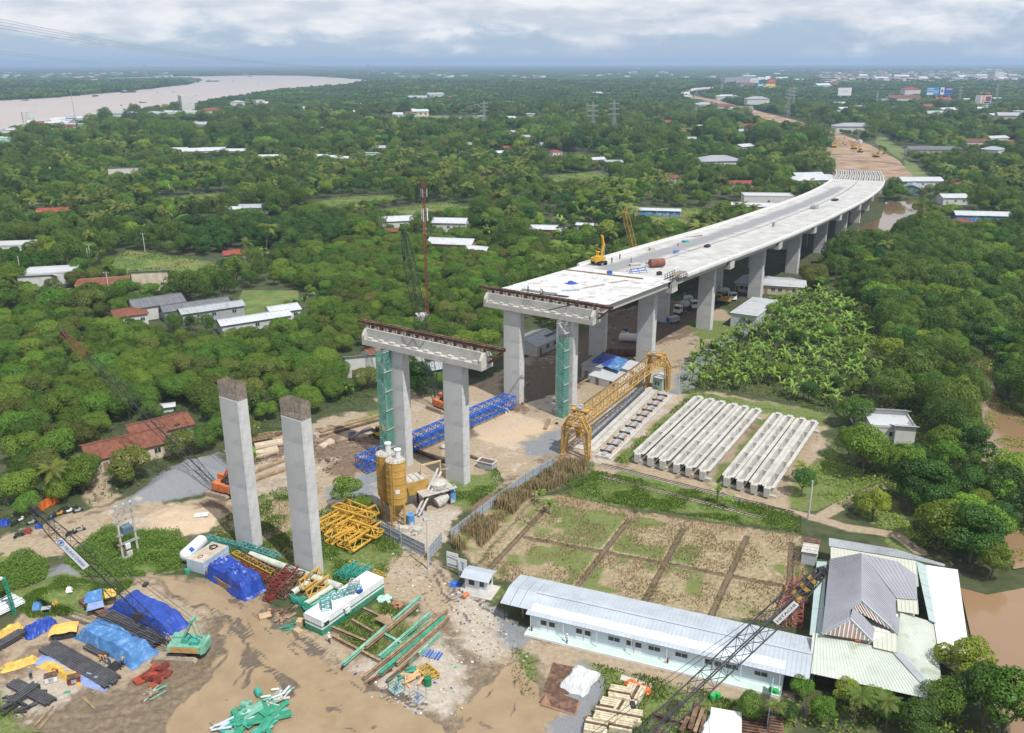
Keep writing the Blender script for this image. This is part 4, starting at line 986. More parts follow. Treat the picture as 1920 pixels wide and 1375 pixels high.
mb = MB(); a = gA.lerp(gB, .055)+gd*2.0; mb.truss(a+Vector((0, 0, 1.0)), a+gd*33+Vector((0, 0, 1.0)), .55, .8, 40, .04, .03)
solo('rebar_cage', mb, M_RED, 'long dark red reinforcement cage lying between the first two girders', 'rebar cage')
# crane rails in front
for k, (p, q) in enumerate((((1127, 872), (1487, 963)), ((1128, 893), (1430, 972)))):
    P, Q = G(*p), G(*q); d = (Q-P); n = int(d.length/1.3)
    t = thing('crane_rail', ['rail track running in front of the girder ends', 'outer rail track beside the weedy strip'][k], 'rail track', P, head(P, Q), 'rail tracks')
    mb = MB(); mb.box((d.length/2, 0, .06), (d.length, .9, .16)); mb.build('rail_bed', M_CEM, t)
    mb = MB(); mb.box((d.length/2, -.28, .22), (d.length, .09, .16)); mb.box((d.length/2, .28, .22), (d.length, .09, .16)); mb.build('rail', M_RUST, t)
# casting bed with steel cross beams
ctr, h, L, w = foot((1117, 858), (1236, 741), (1146, 858))
t = thing('casting_bed', 'concrete casting bed with a row of grey steel cross beams', 'casting bed', ctr, h)
mb = MB(); mb.box((0, 0, .3), (L, w*.98, .6)); mb.build('slab', M_CEM, t)
mb = MB(); mb.box((0, 0, .72), (L*.98, .9, .2)); mb.build('trough_form', M_GRY, t)
for k in range(11):
    x = -L/2+2+k*(L-4)/10; mb = MB(); mb.ibeam((x, -w*.46, .95), (x, w*.46, .95), .3, .36); mb.build('cross_beam', mat('beam_grey', (.10, .11, .125), var=.2, scale=1), t)
    if k < 10 and k not in (3,):
        for s in (-1, 1):
            mb = MB(); mb.box((x+(L-4)/20, s*w*.28, .68), ((L-4)/10*.55, w*.16, .12)); mb.build('plank', M_ORG if (k+s) % 3 else M_WOOD, t)
mb = MB(); mb.box((0, -w*.49-.25, .18), (L, .5, .36)); mb.build('edge_kerb', M_CONL, t)
ctr, h2, L, w = foot((1080, 842), (1200, 728), (1116, 850))
t = thing('casting_bed', 'empty pale concrete bed under the gantry crane', 'casting bed', ctr, h)
mb = MB(); mb.box((0, 0, .12), (L, w, .24)); mb.build('slab', M_CEM, t)
mb = MB(); mb.box((0, -w*.1, .55), (L*.98, .9, .7)); mb.build('kerb_wall', M_CONL, t)
mb = MB(); mb.box((0, w*.12, .75), (L*.9, .25, 1.0)); mb.build('steel_form', mat('beam_grey', (.10, .11, .125)), t)
mb = MB(); mb.truss((-L*.45, w*.3, .8), (L*.42, w*.3, .8), 1.2, 1.0, 26, .05, .04); mb.build('form_frame', M_GRY, t)
# yellow gantry crane
NL, NRR, FL, FR = G(1055, 851), G(1104, 862), G(1212, 724), G(1253, 733)
gm = (NL+NRR)/2; gf = (FL+FR)/2; gL = (gf-gm).length; ghd = head(gm, gf)
t = thing('gantry_crane', 'yellow lattice gantry crane spanning the casting beds', 'gantry crane', gm, ghd)
for x in (0, gL):
    mb = MB()
    for s in (-1, 1):
        for dx in (-.7, .7):
            mb.beam((x+dx*.6, s*2.95, .2), (x+dx, s*2.9, 6.2), .26); mb.beam((x+dx*.6, s*2.5, .2), (x+dx, s*1.7, 6.2), .22)
            for k in range(7):
                z0 = .3+k*.84; z1 = z0+.84; f0 = z0/6.2; f1 = z1/6.2; a0 = 2.5-.8*f0; a1 = 2.5-.8*f1
                mb.beam((x+dx*.7, s*2.93, z0), (x+dx*.7, s*a1, z1), .10); mb.beam((x+dx*.7, s*a0, z0), (x+dx*.7, s*2.93, z1), .10)
            mb.beam((x+dx, s*2.9, 6.2), (x+dx, s*1.3, 9.0), .24); mb.beam((x+dx, s*1.7, 6.2), (x+dx, s*1.0, 7.4), .18)
            mb.beam((x+dx, s*2.3, 7.5), (x+dx, s*1.2, 7.5), .12); mb.beam((x+dx, s*2.9, 6.2), (x+dx, s*1.0, 7.4), .12)
        for z in np.arange(.4, 6.3, .95): mb.beam((x-.6, s*2.93, z), (x+.6, s*2.93, z), .10); mb.beam((x-.6, s*2.93, z), (x+.6, s*2.93, z+.9), .08)
        mb.box((x, s*2.75, .15), (2.0, .6, .3))
    for dx in (-.7, .7): mb.beam((x+dx, -2.9, 6.2), (x+dx, 2.9, 6.2), .24); mb.beam((x+dx, -1.3, 9.0), (x+dx, 1.3, 9.0), .24); mb.beam((x+dx, -1.0, 7.4), (x+dx, 1.0, 7.4), .18)
    mb.build('portal_leg', M_YEL, t)
for s in (-1, 1):
    mb = MB(); mb.truss((-1.2, s*1.25, 8.2), (gL+1.2, s*1.25, 8.2), .75, 1.75, 26, .09, .055, tri=True); mb.beam((-1.2, s*1.25, 9.1), (gL+1.2, s*1.25, 9.1), .25)
    mb.build('truss_beam', M_YEL, t); mb = MB(); mb.beam((0, s*1.25, 9.3), (gL, s*1.25, 9.3), .16, .14); mb.build('rail', M_RUST, t)
for x in (1.8, gL-3.2):
    c = thing('trolley', None, None, (x, 0, 9.4)); c.parent = t
    mb = MB(); mb.box((0, 0, .25), (1.8, 3.4, .3)); mb.beam((-1.0, -2.2, .5), (-1.0, 2.2, .5), .25); mb.beam((1.0, -2.8, .5), (1.0, 2.8, .5), .25); mb.build('frame', M_YEL, c)
    mb = MB(); mb.tube((-.5, -.6, .8), (-.5, .6, .8), .42, n=10); mb.box((.5, .1, .85), (.8, .8, .7)); mb.build('winch', M_GRY, c)
mb = MB(); mb.box((2.2, .4, 4.6), (1.0, 1.0, 2.0)); mb.build('control_cabinet', M_YEL, t)
# green netted stair towers
def net_mat():
    m = bpy.data.materials.new('green_net'); m.use_nodes = True; N = m.node_tree.nodes; L = m.node_tree.links; b = N['Principled BSDF']; b.inputs['Base Color'].default_value = (.09, .33, .25, 1); b.inputs['Roughness'].default_value = .8
    tr = N.new('ShaderNodeBsdfTransparent'); mx = N.new('ShaderNodeMixShader'); tc = N.new('ShaderNodeTexCoord'); n = N.new('ShaderNodeTexNoise'); n.inputs['Scale'].default_value = .35; n.inputs['Detail'].default_value = 4; L.new(tc.outputs['Object'], n.inputs[0])
    mr = N.new('ShaderNodeMapRange'); mr.inputs[1].default_value = .3; mr.inputs[2].default_value = .7; mr.inputs[3].default_value = .3; mr.inputs[4].default_value = .7; L.new(n.outputs[0], mr.inputs[0]); L.new(mr.outputs[0], mx.inputs[0])
    L.new(tr.outputs[0], mx.inputs[1]); L.new(b.outputs[0], mx.inputs[2]); L.new(mx.outputs[0], N['Material Output'].inputs[0]); return m
M_NET = net_mat()
def stair_tower(p, rz, h, lab, z_net):
    t = thing('stair_tower', lab, 'stair tower', p, rz, 'netted stair towers'); a = .95
    mb = MB()
    for x in (-a, a):
        for y in (-a, a): mb.beam((x, y, 0), (x, y, h), .10)
    z = 0; k = 0
    while z < h-.1:
        z1 = min(z+2.0, h); c = [(-a, -a), (a, -a), (a, a), (-a, a)]
        for i in range(4):
            p0, p1 = c[i], c[(i+1) % 4]; mb.beam((*p0, z1), (*p1, z1), .07); mb.beam((*(p0 if k % 2 else p1), z), (*(p1 if k % 2 else p0), z1), .06)
        z = z1; k += 1
    mb.build('frame', M_GRY, t)
    z = 0; k = 0
    while z < h-1.9:
        s = 1 if k % 2 else -1; mb = MB(); mb.beam((-s*.9, s*.45, z+.1), (s*.9, s*.45, z+2.0), .7, .08); mb.beam((-s*.9, s*.1, z+1.0), (s*.9, s*.1, z+2.9), .04); mb.build('stair_flight', M_GRY, t)
        mb = MB(); mb.box((s*.95, 0, z+2.0), (.45, 2.1, .06)); mb.build('landing', M_CONL, t); z += 2.0; k += 1
    e = a+.06
    for i, (q0, q1) in enumerate((((-e, -e), (e, -e)), ((e, -e), (e, e)), ((e, e), (-e, e)), ((-e, e), (-e, -e)))):
        mb = MB(); n = 10
        for k in range(n):
            z0 = z_net*k/n; z1 = z_net*(k+1)/n; mb.add([(q0[0], q0[1], z0), (q1[0], q1[1], z0), (q1[0]*(1+.03*(k % 2)), q1[1], z1), (q0[0]*(1+.03*(k % 2)), q0[1], z1)], [(0, 1, 2, 3)])
        mb.build('net', M_NET, t)
    return t
c1, r1 = pier_frame(1); R1 = Matrix.Rotation(r1, 3, 'Z'); stair_tower(c1+R1 @ Vector((-8.7, -2.2, 0)), r1, 24.4, 'green netted stair tower at the free standing pier', 24.2)
c2, r2 = pier_frame(2); R2 = Matrix.Rotation(r2, 3, 'Z'); stair_tower(c2+R2 @ Vector((7.4, -2.2, 0)), r2, 22.6, 'green netted stair tower in front of the pier by the gantry crane', 19.0)
# blue launching truss
A, B = G(693, 882), G(952, 768); t = thing('blue_truss', 'long blue lattice launching truss lying behind the columns', 'truss', A, head(A, B)); L = (B-A).length
for s in (-1, 1):
    mb = MB(); mb.truss((-2, s*1.35, 2.2), (L+1, s*1.35, 2.2), .7, 2.3, 18, .075, .042, xbr=True); mb.build('truss_side', M_BLU, t)
mb = MB()
for k in range(23): x = -2+k*(L+3)/22; mb.beam((x, -1.35, 3.3), (x, 1.35, 3.3), .1); mb.beam((x, -1.35, 1.15), (x, 1.35, 1.15), .1); mb.beam((x, -1.35, 3.3), (x+(L+3)/22, 1.35, 3.3), .07)
tag(mb.build('cross_bracing', M_BLU, t), kind='stuff')
for x in (2.0, L-2.0):
    mb = MB()
    for s in (-1, 1): mb.beam((x-.5, s*1.6, 0), (x, s*1.2, 1.1), .25); mb.beam((x+.9, s*1.6, 0), (x+.3, s*1.2, 1.1), .25)
    mb.beam((x, -1.8, 1.0), (x, 1.8, 1.0), .25); mb.build('trestle', M_WHT, t)
mb = MB(); mb.box((4.2, -.2, .7), (3.6, 2.6, 1.2)); solo('steel_box', mb, M_RUST, 'rusty steel box under the end of the blue truss', 'box', A, head(A, B))
# tracked machines
def tracks(t, L, w, gauge, m=M_TRACK, hgt=.85):
    for s in (-1, 1):
        mb = MB(); n = 5; r = hgt/2; pr = [(-L/2+r+r*math.sin(a)*-1, r-r*math.cos(a)) for a in np.linspace(0, math.pi, n)]+[(L/2-r+r*math.sin(a), r+r*math.cos(a)) for a in np.linspace(0, math.pi, n)]
        k = len(pr); y0 = s*gauge/2-w/2; y1 = y0+w
        mb.add([(x, y0, z) for x, z in pr]+[(x, y1, z) for x, z in pr], [tuple(range(k)), tuple(range(2*k-1, k-1, -1))]+[((i+1) % k, i, k+i, k+(i+1) % k) for i in range(k)])
        tr = mb.build('track', m, t); mb = MB()
        for q in range(int(L/.3)): x = -L/2+r+q*.3; mb.box((x, s*gauge/2, hgt+.03), (.18, w+.04, .07))
        mb.build('track_shoes', m, tr)
def excavator(p, rz, lab, m=M_YEX, arm=None, wheels=False, booms=((1.2, 2.0), (4.2, 5.2), (6.6, 2.6)), bucket=True, swing=0):
    t = thing('excavator', lab, 'excavator', p, rz)
    if wheels:
        mb = MB(); mb.box((0, 0, .95), (4.4, 1.1, .5)); mb.build('chassis', M_DARK, t)
        for x in (-1.5, 1.5):
            for y in (-1.05, 1.05):
                mb = MB(); mb.tube((x, y-.28, .62), (x, y+.28, .62), .62, n=14); mb.build('wheel', M_TYRE, t)
    else: tracks(t, 4.2, .6, 2.4, M_DARK)
    u = thing('upper', None, None, (0, 0, 1.15), swing); u.parent = t
    mb = MB(); mb.box((-.5, 0, .55), (3.6, 2.6, .9)); mb.prism([(-2.2, -1.2), (-2.2, 1.2), (-2.65, .8), (-2.65, -.8)], .1, 1.1); mb.box((-1.0, -.3, 1.15), (2.0, 1.7, .4)); mb.build('housing', m, u)
    mb = MB(); mb.hexa([(.2, .35, .3), (1.6, .35, .3), (1.6, 1.3, .3), (.2, 1.3, .3)], [(.25, .4, 2.2), (1.25, .4, 2.2), (1.25, 1.25, 2.2), (.25, 1.25, 2.2)]); mb.build('cab', m, u)
    mb = MB(); mb.hexa([(.45, .33, 1.1), (1.45, .33, 1.1), (1.45, 1.32, 1.1), (.45, 1.32, 1.1)], [(.4, .36, 2.0), (1.32, .36, 2.0), (1.32, 1.29, 2.0), (.4, 1.29, 2.0)]); mb.add([(1.56, .45, 1.0), (1.56, 1.2, 1.0), (1.34, 1.2, 2.05), (1.34, .45, 2.05)], [(0, 1, 2, 3)]); mb.build('window', M_GLASS, u)
    (x0, z0), (x1, z1), (x2, z2) = booms; am = arm or m
    mb = MB(); mb.beam((.9, -.2, .7), (x0+.9, -.2, z0+.6), .45, .6); mb.beam((x0+.9, -.2, z0+.5), (x1, -.2, z1), .42, .55); mb.build('boom', am, u)
    mb = MB(); mb.beam((x1-.5, -.2, z1+.25), (x2, -.2, z2), .35, .42); mb.build('stick', am, u)
    mb = MB(); mb.tube((1.6, -.5, .6), (x0+1.3, -.5, z0+.5), .09, n=6); mb.tube((x0+1.0, -.2, z0+1.2), (x1-.5, -.2, z1+.5), .09, n=6); mb.build('hydraulic_ram', M_GRY, u)
    if bucket:
        mb = MB(); mb.extr([(0, 0), (.5, .1), (.7, -.5), (.3, -.95), (-.3, -.8)], (x2, -.75, z2+.1), (x2, .35, z2+.1)); mb.build('bucket', M_DARK, u)
    return t
p = G(714, 822); q = G(655, 838); excavator(p, head(p, q), 'yellow excavator half hidden behind the netted stair tower', arm=mat('arm_grey', (.23, .20, .24), var=.15), booms=((1.2, .9), (4.6, 1.3), (6.6, .6)))
p = G(662, 838); mb = MB(); mb.box((0, 0, .45), (4.6, 2.4, .9)); mb.box((-.2, 0, .95), (3.6, 1.7, .12)); solo('steel_skip', mb, M_GRY, 'grey steel skip under the excavator arm', 'skip', p, math.radians(40))
mb = MB(); mb.box((0, 0, .6), (1.4, 1.1, 1.2)); solo('power_pack', mb, mat('arm_grey', (.23, .20, .24)), 'grey power pack box beside the excavator arm', 'power pack', G(660, 818), .5)
def crawler_crane(p, foot_l, tip, lab, body, blab, m_boom, width=1.5, nb=14, rope=True, sign=None, tipm=None, hook=None, body2=None, rz=None, tL=5.6, low=False, cr=.055):
    """crane with a lattice boom from its foot to the tip"""
    p = Vector(p); tip = Vector(tip); rz = head(p, tip) if rz is None else rz; tloc = Matrix.Rotation(-rz, 3, 'Z') @ (tip-p)
    t = thing('crawler_crane', lab, 'crawler crane', p, rz)
    tracks(t, tL, .8, 4.3 if low else 3.4)
    mb = MB(); mb.tube((0, 0, .7), (0, 0, 1.3), 1.1, n=14); mb.box((0, 0, .6), (2.6, 2.8, .5)); mb.build('turntable', M_DARK, t)
    zt = 2.15 if low else 2.7
    mb = MB(); mb.hexa([(-3.4, -1.45, 1.2), (1.3, -1.45, 1.2), (1.3, 1.45, 1.2), (-3.4, 1.45, 1.2)], [(-3.2, -1.4, zt), (1.2, -1.4, zt), (1.2, 1.4, zt), (-3.2, 1.4, zt)]); hs = mb.build('housing', body, t)
    mb = MB()
    for s in (-1, 1):
        for k in range(3): mb.box((-2.4+k*1.3, s*1.47, .6+zt*.5), (1.15, .06, zt-1.4))
    mb.build('side_panel', body2 or body, hs)
    mb = MB(); mb.prism([(-3.4, -1.6), (-3.9, -1.0), (-3.9, 1.0), (-3.4, 1.6)], 1.1, zt+.2); mb.build('counterweight', body, t)
    zc = .3 if low else 1.0; mb = MB(); mb.box((.5, -.95, zt+zc*.4), (1.6, 1.0, zc)); mb.build('cab', body, t); mb = MB(); mb.box((1.31, -.95, zt+zc*.5), (.04, .8, zc*.6)); mb.box((.5, -1.47, zt+zc*.5), (1.1, .04, zc*.6)); mb.build('window', M_GLASS, t)
    mb = MB(); mb.tube((-.9, -.7, zt+.35), (-.9, .7, zt+.35), .42, n=10); mb.box((-2.3, .5, zt+.25), (1.2, .9, .5)); mb.box((-1.7, -.7, zt+.12), (.8, .6, .25)); mb.build('winch', M_DARK if not low else M_TEAL, t)
    fl = Vector((1.5, 0, 1.5))
    d = (tloc-fl); Lb = d.length; d.normalize()
    secs = [(0, .16, .45, 1), (.16, .84, 1, 1), (.84, 1.0, 1, .5)]
    for a, b, w0, w1 in secs:
        mb = MB(); mb.truss(fl+d*Lb*a, fl+d*Lb*b, width, width, max(3, int(nb*(b-a)*1.2)), cr, cr*.5, taper=(w0, w1)); mb.build('boom_section', tipm if (tipm and b == 1) else m_boom, t)
    mb = MB(); mb.tube(tloc+Vector((0, -.3, 0)), tloc+Vector((0, .3, 0)), .45, n=10); mb.beam(tloc-d*1.2, tloc+d*.5, .5); mb.build('boom_head', M_DARK, t)
    ga = Vector((-2.2, 0, 5.6)); mb = MB()
    for s in (-.5, .5): mb.beam((-.3, s, zt-.1), ga+Vector((0, s, 0)), .25); mb.beam((-3.0, s, zt-.1), ga+Vector((0, s, 0)), .12)
    mb.beam(ga+Vector((0, -.6, 0)), ga+Vector((0, .6, 0)), .4); mb.build('gantry_frame', body, t)
    mb = MB(); mid = ga.lerp(tloc, .3)+Vector((0, 0, .4))
    for s in (-.35, .35): mb.tube(ga+Vector((0, s, 0)), mid+Vector((0, s, 0)), .035, n=4); mb.tube(mid+Vector((0, s, 0)), tloc+Vector((0, s, 0)), .035, n=4)
    mb.box(mid, (.5, .9, .3)); mb.build('pendant_rope', M_DARK, t)
    if hook:
        mb = MB(); e = tloc+d*.3; mb.tube(e, e-Vector((0, 0, hook)), .03, n=4); mb.build('hoist_rope', M_DARK, t)
        mb = MB(); mb.box(e-Vector((0, 0, hook)), (.4, .4, .8)); mb.lathe([(.18, -.9), (.1, -.4)], e-Vector((0, 0, hook)), 8); mb.build('hook_block', M_DARK, t)
    return t, fl, d, Lb
def text_mesh(s, size, m, name='lettering'):
    cu = bpy.data.curves.new(name, 'FONT'); cu.body = s; cu.size = size; cu.align_x = 'CENTER'; cu.align_y = 'CENTER'; cu.extrude = .01; cu.resolution_u = 2
    o = bpy.data.objects.new(name, cu); COL.objects.link(o); dg = bpy.context.evaluated_depsgraph_get(); me = bpy.data.meshes.new_from_object(o.evaluated_get(dg)); bpy.data.objects.remove(o); bpy.data.curves.remove(cu)
    me.materials.clear(); me.materials.append(m); return me
def boom_sign(t, fl, d, Lb, f0, f1, hgt, words, mt, logo=None, side=-1, off=.85, board=M_WHT, flip=False):
    """flat board along the boom on its side face; returns the board"""
    n = Vector((0, 1, 0))*side; u = d if not flip else -d; v = n.cross(u)
    c = fl+d*Lb*(f0+f1)/2+n*off; L = Lb*(f1-f0)
    M3 = Matrix((u, v, n)).transposed()
    mb = MB(); mb.box((0, 0, 0), (L, hgt, .06)); b = mb.build('sign_board', board, t); b.matrix_local = Matrix.Translation(c) @ M3.to_4x4()
    me = text_mesh(words, hgt*.62, mt); x = link('lettering', me, b, (L*.08 if logo else 0, -hgt*.02, .045))
    sx = L*(.70 if logo else .86)/max(.1, x.dimensions.x); x.scale = (sx, 1, 1)
    if logo:
        mb = MB(); r = hgt*.36; cx = -L*.40
        for k in range(16):
            a0, a1 = k*math.pi/8, (k+1)*math.pi/8; mb.beam((cx+r*math.cos(a0), r*math.sin(a0), .045), (cx+r*math.cos(a1), r*math.sin(a1), .045), .07, .03)
        mb.beam((cx, -r*.75, .045), (cx, r*.7, .045), .12, .03); mb.beam((cx-r*.5, -.1*r, .045), (cx, r*.6, .045), .1, .03); mb.beam((cx+r*.5, -.1*r, .045), (cx, r*.6, .045), .1, .03); mb.build('emblem', mt, b)
    return b
M_INK = mat('blue_lettering', (.02, .10, .40), var=.05); M_INKD = mat('dark_lettering', (.03, .04, .09), var=.05)
M_BOOMR = mat('boom_red', (.22, .06, .04), var=.2); M_YSTR = mat('boom_yellow', (.42, .27, .04), var=.2)
crawler_crane(G(826, 768), None, G(757, 437, 40), 'black lattice boom crane standing behind the free standing pier', M_CRANEO, '', M_DARK, 1.9, 20, tipm=None, hook=6)
crawler_crane(G(418, 926), None, G(118, 625, 27), 'faded orange crawler crane by the gravel heap with its boom over the orchard', M_CRANEO, '', M_DARK, 1.5, 18, tipm=M_BOOMR, cr=.04, rz=head(G(418, 926), G(118, 625, 27)))
crawler_crane(G(1215, 566), None, G(1170, 390, 30), 'yellow lattice boom crane behind the far edge of the deck', M_YEL, '', M_YEL, 1.6, 16)
# red and white telecom mast in the orchard
mp = G(803, 625); mh = Hm = 44.5
t = thing('telecom_mast', 'slim red lattice mast with white antennas rising from the orchard', 'mast', mp)
for k in range(9):
    mb = MB(); mb.truss((0, 0, mh*k/9), (0, 0, mh*(k+1)/9), .7, .7, 6, .07, .045, tri=True); mb.build('mast_section', M_BOOMR if k != 6 else mat('mast_rose', (.33, .13, .11)), t)
for z in (mh-9.2, mh-3.0):
    for k in range(3):
        a = k*2.1+.4; mb = MB(); mb.box((.95*math.cos(a), .95*math.sin(a), z), (.3, .2, 3.6 if z < mh-5 else 2.2), a); mb.beam((.2*math.cos(a), .2*math.sin(a), z), (.9*math.cos(a), .9*math.sin(a), z), .08); mb.build('antenna', M_WHT if z < mh-5 else M_GRY, t)
# silos
def silo(p, h, lab, seed):
    t = thing('cement_silo', lab, 'silo', p, .4, 'cement silos'); r = 1.72; zb = 4.4
    mb = MB(); mb.lathe([(.3, 2.0), (r, zb)], n=24); mb.build('hopper', M_YEL, t)
    for k in range(6):
        z0 = zb+(h-zb)*k/6; z1 = zb+(h-zb)*(k+1)/6; mb = MB(); mb.lathe([(r, z0+.01), (r, z1-.01)], n=24); mb.build('shell_ring', M_YEL, t, smooth=False); mb = MB(); mb.lathe([(r+.07, z1-.06), (r+.07, z1+.06)], n=24); mb.build('hoop', mat('hoop_ochre', (.42, .24, .05)), t)
    mb = MB(); mb.lathe([(r+.02, h), (r-.1, h+.12), (.5, h+.25)], n=24); mb.build('top', M_CEM, t)
    mb = MB(); mb.lathe([(.5, h+.1), (.5, h+1.7), (.62, h+1.75), (.62, h+1.95), (.2, h+2.05)], (.5, .1, 0), 12); mb.build('dust_filter', M_WHT, t)
    for k in range(4):
        a = k*math.pi/2+.5; mb = MB(); mb.beam((1.62*math.cos(a), 1.62*math.sin(a), -.1), (1.62*math.cos(a), 1.62*math.sin(a), zb+.8), .28); mb.build('leg', M_YEL, t)
    mb = MB()
    for k in range(4):
        a, b = k*math.pi/2+.5, (k+1)*math.pi/2+.5
        for z0, z1 in ((.6, 2.6), (2.6, .6)): mb.beam((1.62*math.cos(a), 1.62*math.sin(a), z0), (1.62*math.cos(b), 1.62*math.sin(b), z1), .1)
    mb.build('bracing', M_YEL, t)
    mb = MB(); a = -2.2
    for s in (-.22, .22): mb.beam((1.95*math.cos(a)-s*math.sin(a), 1.95*math.sin(a)+s*math.cos(a), 0), (1.95*math.cos(a)-s*math.sin(a), 1.95*math.sin(a)+s*math.cos(a), h+.9), .06)
    for z in np.arange(.3, h, .4): mb.beam((1.95*math.cos(a)+.22*math.sin(a), 1.95*math.sin(a)-.22*math.cos(a), z), (1.95*math.cos(a)-.22*math.sin(a), 1.95*math.sin(a)+.22*math.cos(a), z), .05)
    mb.build('ladder', M_YEL, t)
    mb = MB()
    for k in range(16):
        a = k*math.pi/8; b = a+math.pi/8; mb.beam((1.7*math.cos(a), 1.7*math.sin(a), h+.9), (1.7*math.cos(b), 1.7*math.sin(b), h+.9), .04); mb.beam((1.7*math.cos(a), 1.7*math.sin(a), h), (1.7*math.cos(a), 1.7*math.sin(a), h+.9), .04)
    mb.build('guard_rail', M_GRY, t)
    return t
s1 = silo(G(747, 982), 12.2, 'yellow cement silo nearer the grey fence, with a small white plate', 1); s2 = silo(G(729, 966), 12.0, 'yellow cement silo half hidden behind the other one', 2)
mb = MB(); a = -1.75; mb.box((1.76*math.cos(a), 1.76*math.sin(a), 7.0), (.06, .75, .75), a); mb.build('plate', M_WHT, s1)
# batching plant beside the silos
A, B = G(775, 955), G(850, 935); t = thing('batching_plant', 'small concrete batching plant with mixer pan and sloping white conveyor', 'batching plant', G(812, 945), head(A, B))
mb = MB()
for x in (-2.2, 2.6):
    for y in (-1.6, 1.8): mb.beam((x, y, 0), (x, y, 3.0), .28)
mb.beam((-2.2, -1.6, 2.9), (2.6, 1.8, .4), .12); mb.build('support_leg', M_DARK, t)
mb = MB(); mb.box((.3, .1, 3.1), (6.6, 4.6, .16)); mb.build('platform', M_CEM, t)
mb = MB(); mb.lathe([(1.55, 3.2), (1.6, 4.2), (1.2, 4.5), (.3, 4.6)], (1.0, -.2, 0), 18); mb.build('mixer_pan', M_CEM, t)
mb = MB(); mb.hexa([(-4.4, .4, 2.6), (-.8, .4, 2.6), (-.8, 3.2, 2.6), (-4.4, 3.2, 2.6)], [(-5.0, .2, 5.2), (-.6, .2, 5.2), (-.6, 3.6, 5.2), (-5.0, 3.6, 5.2)]); mb.build('aggregate_hopper', M_YEL, t)
mb = MB(); mb.box((-2.8, 1.9, 5.25), (4.1, 3.1, .12)); 
for k in range(4): mb.beam((-4.6+k*1.2, .3, 5.4), (-4.6+k*1.2, 3.5, 5.4), .12)
mb.build('hopper_grate', M_CEM, t)
for k, (p, q) in enumerate((((-4.6, -2.6, .4), (1.8, 1.2, 6.2)), ((-4.4, -3.3, .3), (2.2, .8, 5.6)))):
    mb = MB(); mb.tube(p, q, .22, n=8); mb.build('screw_conveyor', M_CEM, t)
mb = MB()
for x in (-1.2, 2.6): mb.beam((x, 2.0, 3.1), (x, 2.0, 7.2), .26)
mb.beam((-1.2, 2.0, 7.2), (2.8, 2.0, 7.2), .3); mb.beam((2.6, 2.0, 5.5), (4.0, 1.4, 5.5), .14); mb.build('hoist_frame', mat('hoist_cream', (.46, .36, .20), var=.2), t)
mb = MB(); mb.box((3.1, -1.9, 3.3), (1.6, .9, .14)); mb.beam((-2.8, -2.2, 4.1), (3.6, -2.2, 4.1), .06); mb.build('walkway', M_CEM, t)
mb = MB(); mb.lathe([(1.1, -1.2), (1.2, 0), (.6, 1.4)], (0, 0, 0), 12); o = mb.build('mixer_drum', M_CEM, None, loc=G(828, 948)+Vector((0, 0, 1.2))); o.rotation_euler = (0, 1.25, .6); tag(o, 'grey tipped mixer drum under the batching platform', 'mixer drum')
def barrel(p, r, h, m, lab, grp=None, lie=None):
    mb = MB(); mb.lathe([(r*.96, 0), (r, .04), (r, h*.33), (r*1.04, h*.345), (r, h*.36), (r, h*.66), (r*1.04, h*.675), (r, h*.69), (r, h-.04), (r*.9, h)], n=14)
    o = solo('barrel', mb, m, lab, 'barrel', p, 0, grp)
    if lie is not None: o.rotation_euler = (math.pi/2, 0, lie); o.location.z += r
    return o
M_TANKB = mat('faded_blue', (.10, .24, .48), var=.25, scale=.9, col2=(.45, .47, .48), w2=.35)
barrel(G(845, 940), .95, 2.2, M_TANKB, 'blue water tank behind the batching plant'); barrel(G(770, 982), .75, 1.9, M_TANKB, 'blue water tank at the silo feet'); barrel(G(789, 966), .35, .95, M_BLU, 'small dark blue drum in the shade of the batching plant')
for k, (u, v, s) in enumerate(((758, 995, 1.2), (783, 998, 1.3), (742, 990, .9), (800, 975, .8), (778, 1003, .8))):
    mb = MB(); mb.box((0, 0, s*.3), (s*1.3, s, s*.6), tilt=(.1*k, .12)); solo('concrete_lump', mb, M_CEM, ['pale lump of waste concrete %s' % q for q in ('between the silo legs', 'right of the silo feet', 'left of the silo legs', 'by the batching plant legs', 'nearest the fence gate')][k], 'concrete lump', G(u, v), k*1.1, 'waste concrete lumps')
# steel box between the columns and the gantry
ctr, h, L, w = foot((900, 882), (922, 888), (910, 870)); t = thing('metal_tank', 'open grey sheet metal tank on the bare yard', 'tank', G(913, 877), math.radians(-28))
mb = MB(); mb.box((0, 0, .75), (3.4, 1.9, 1.4)); mb.build('body', M_GRY, t); mb = MB(); mb.box((0, 0, 1.47), (3.0, 1.5, .05)); mb.build('top_plate', M_RUST, t)
mb = MB()
for s in (-1, 1): mb.beam((-1.75, s*1.0, 1.5), (1.75, s*1.0, 1.5), .12); mb.beam((s*1.75, -1.0, 1.5), (s*1.75, 1.0, 1.5), .12)
mb.build('rim', M_WHT, t)
